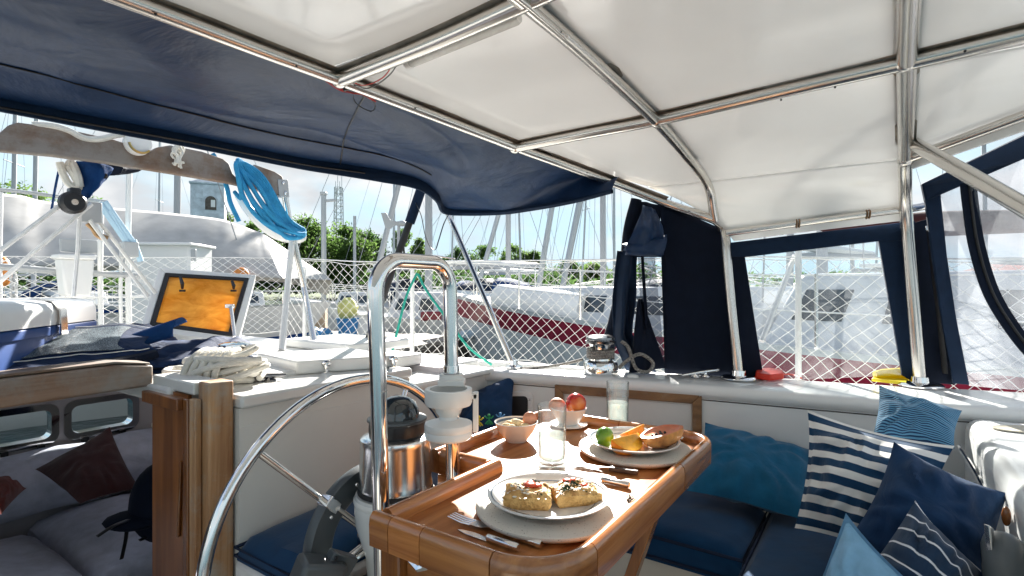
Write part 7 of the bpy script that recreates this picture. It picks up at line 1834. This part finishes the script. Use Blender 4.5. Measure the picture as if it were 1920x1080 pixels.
def tree(px, top, Y, wpx, kind, label, base_py=None, dens=1.0):
    X = (px - CX) / F * Y; zt = (CY - top) / F * Y; gz = 0.0 if base_py is None else (CY - base_py) / F * Y
    w_ = wpx / F * Y / 2; h_ = zt - gz
    T = thing('tree', V((X, Y, gz - .6)), label, 'tree', 'trees on the far bank')
    rr = random.Random(int(px * 7 + top)); mb = MB()
    cl = []
    for k in range(24):
        an = rr.uniform(0, 6.28); u_ = rr.uniform(.12, 1) ; rad = w_ * math.sqrt(rr.uniform(0, 1)) * (1.0 if u_ < .6 else (1.25 - u_) / .65)
        cl.append((V((X + rad * math.cos(an), Y + rad * math.sin(an), gz + h_ * (u_ * .92))), w_ * rr.uniform(.28, .50)))
    cl.append((V((X, Y, zt - h_ * .12)), w_ * .3))
    for (c, cr) in cl:
        for k in range(int(185 * dens)):
            d_ = V((rr.gauss(0, 1), rr.gauss(0, 1), rr.gauss(0, 1))).normalized(); q = c + V((d_.x, d_.y, d_.z * .72)) * cr * (rr.uniform(.3, 1.38))
            if q.z < gz: continue
            nn = (d_ + V((rr.gauss(0, .7), rr.gauss(0, .7), rr.gauss(0, .7) + .3))).normalized(); t1 = nn.orthogonal().normalized(); t2 = nn.cross(t1)
            l_ = rr.uniform(.13, .30); an = rr.uniform(0, 6.28); a_ = t1 * math.cos(an) + t2 * math.sin(an); b_ = nn.cross(a_)
            mb.add([q - a_ * l_, q + b_ * l_ * .45, q + a_ * l_, q - b_ * l_ * .45], [(0, 1, 2, 3)])
    mk('crown', mb, LEAF[kind], T, smooth=False)
    mb = MB(); pts = [V((X, Y, gz - .7)), V((X + .15, Y, gz + h_ * .3)), V((X - .1, Y, gz + h_ * .72))]
    mb.tube(pts, [h_ * .035, h_ * .028, h_ * .012], 7)
    for k in range(4):
        c = cl[k * 3][0]; mb.tube([pts[1].lerp(pts[2], .2 * k), c], [h_ * .016, h_ * .006], 5)
    mk('trunk', mb, MAT['bark'], T)
LB = ['bushy mid green tree on the far bank', 'pale green tree on the far bank', 'dense dark green tree on the far bank']
for (px, top, Y, wpx, kind, lab) in (
    (536, 452, 62, 62, 0, 'round green tree just right of the blue rope'), (572, 408, 66, 70, 0, 'tallest tree, behind the grey steel post'), (612, 436, 70, 60, 1, 'pale tree between the steel post and the lattice tower'),
    (652, 428, 66, 64, 0, 'bushy tree below the lattice tower'), (690, 440, 72, 60, 2, 'dark tree behind the leaning mast left of the guard'), (758, 432, 76, 50, 0, 'tree standing alone behind the wind vane'),
    (786, 445, 74, 42, 1, 'small pale tree right of the wind vane pole'), (858, 466, 80, 56, 2, 'low dark tree left of the thin canopy tube'), (905, 462, 82, 60, 0, 'low tree behind the thin canopy tube'),
    (968, 462, 84, 56, 1, 'pale low tree right of the middle mast'), (1000, 474, 84, 44, 0, 'low tree between the two leaning grey masts'), (1066, 496, 84, 60, 2, 'low dark tree left of the thick mast'),
    (1118, 500, 80, 56, 1, 'low pale tree behind the thick mast'), (60, 346, 60, 120, 1, 'pale tree top above the tarpaulin at far left'), (150, 362, 66, 70, 0, 'tree top above the tarpaulin beside the pulley block'),
    (418, 398, 60, 56, 1, 'leafy tree top at the foot of the old tower'), (470, 420, 58, 50, 0, 'tree top beside the loose blue rope end'), (505, 446, 58, 46, 2, 'dark tree behind the lower end of the blue rope'),
    (1600, 528, 110, 120, 2, 'distant dark tree line seen through the clear curtain window')):
    tree(px, top - (10 if 500 < px < 700 else 4), Y, wpx * (1.4 if 500 < px < 700 else 1.2), kind, lab)
# continuous hedge of scrub under the trees
mb = MB(); rr = random.Random(5)
for k in range(14000):
    px = rr.uniform(-50, 1250) if k % 5 else rr.uniform(1250, 2000); Y = rr.uniform(60, 74); X = (px - CX) / F * Y; hh = 1.7 + 1.6 * nz((X * .16, Y * .1, 2)) + (.8 if 480 < px < 720 else 0)
    q = V((X, Y, rr.uniform(-.6, max(.4, hh)))); nn = V((rr.gauss(0, 1), rr.gauss(0, 1) - .5, rr.gauss(0, 1) + .5)).normalized(); t1 = nn.orthogonal().normalized(); t2 = nn.cross(t1); l_ = rr.uniform(.22, .45)
    mb.add([q - t1 * l_, q + t2 * l_ * .5, q + t1 * l_, q - t2 * l_ * .5], [(0, 1, 2, 3)])
tag(mk('scrub', mb, LEAF[2], smooth=False), 'dense green scrub along the far bank below the trees', 'scrub', kind='stuff')
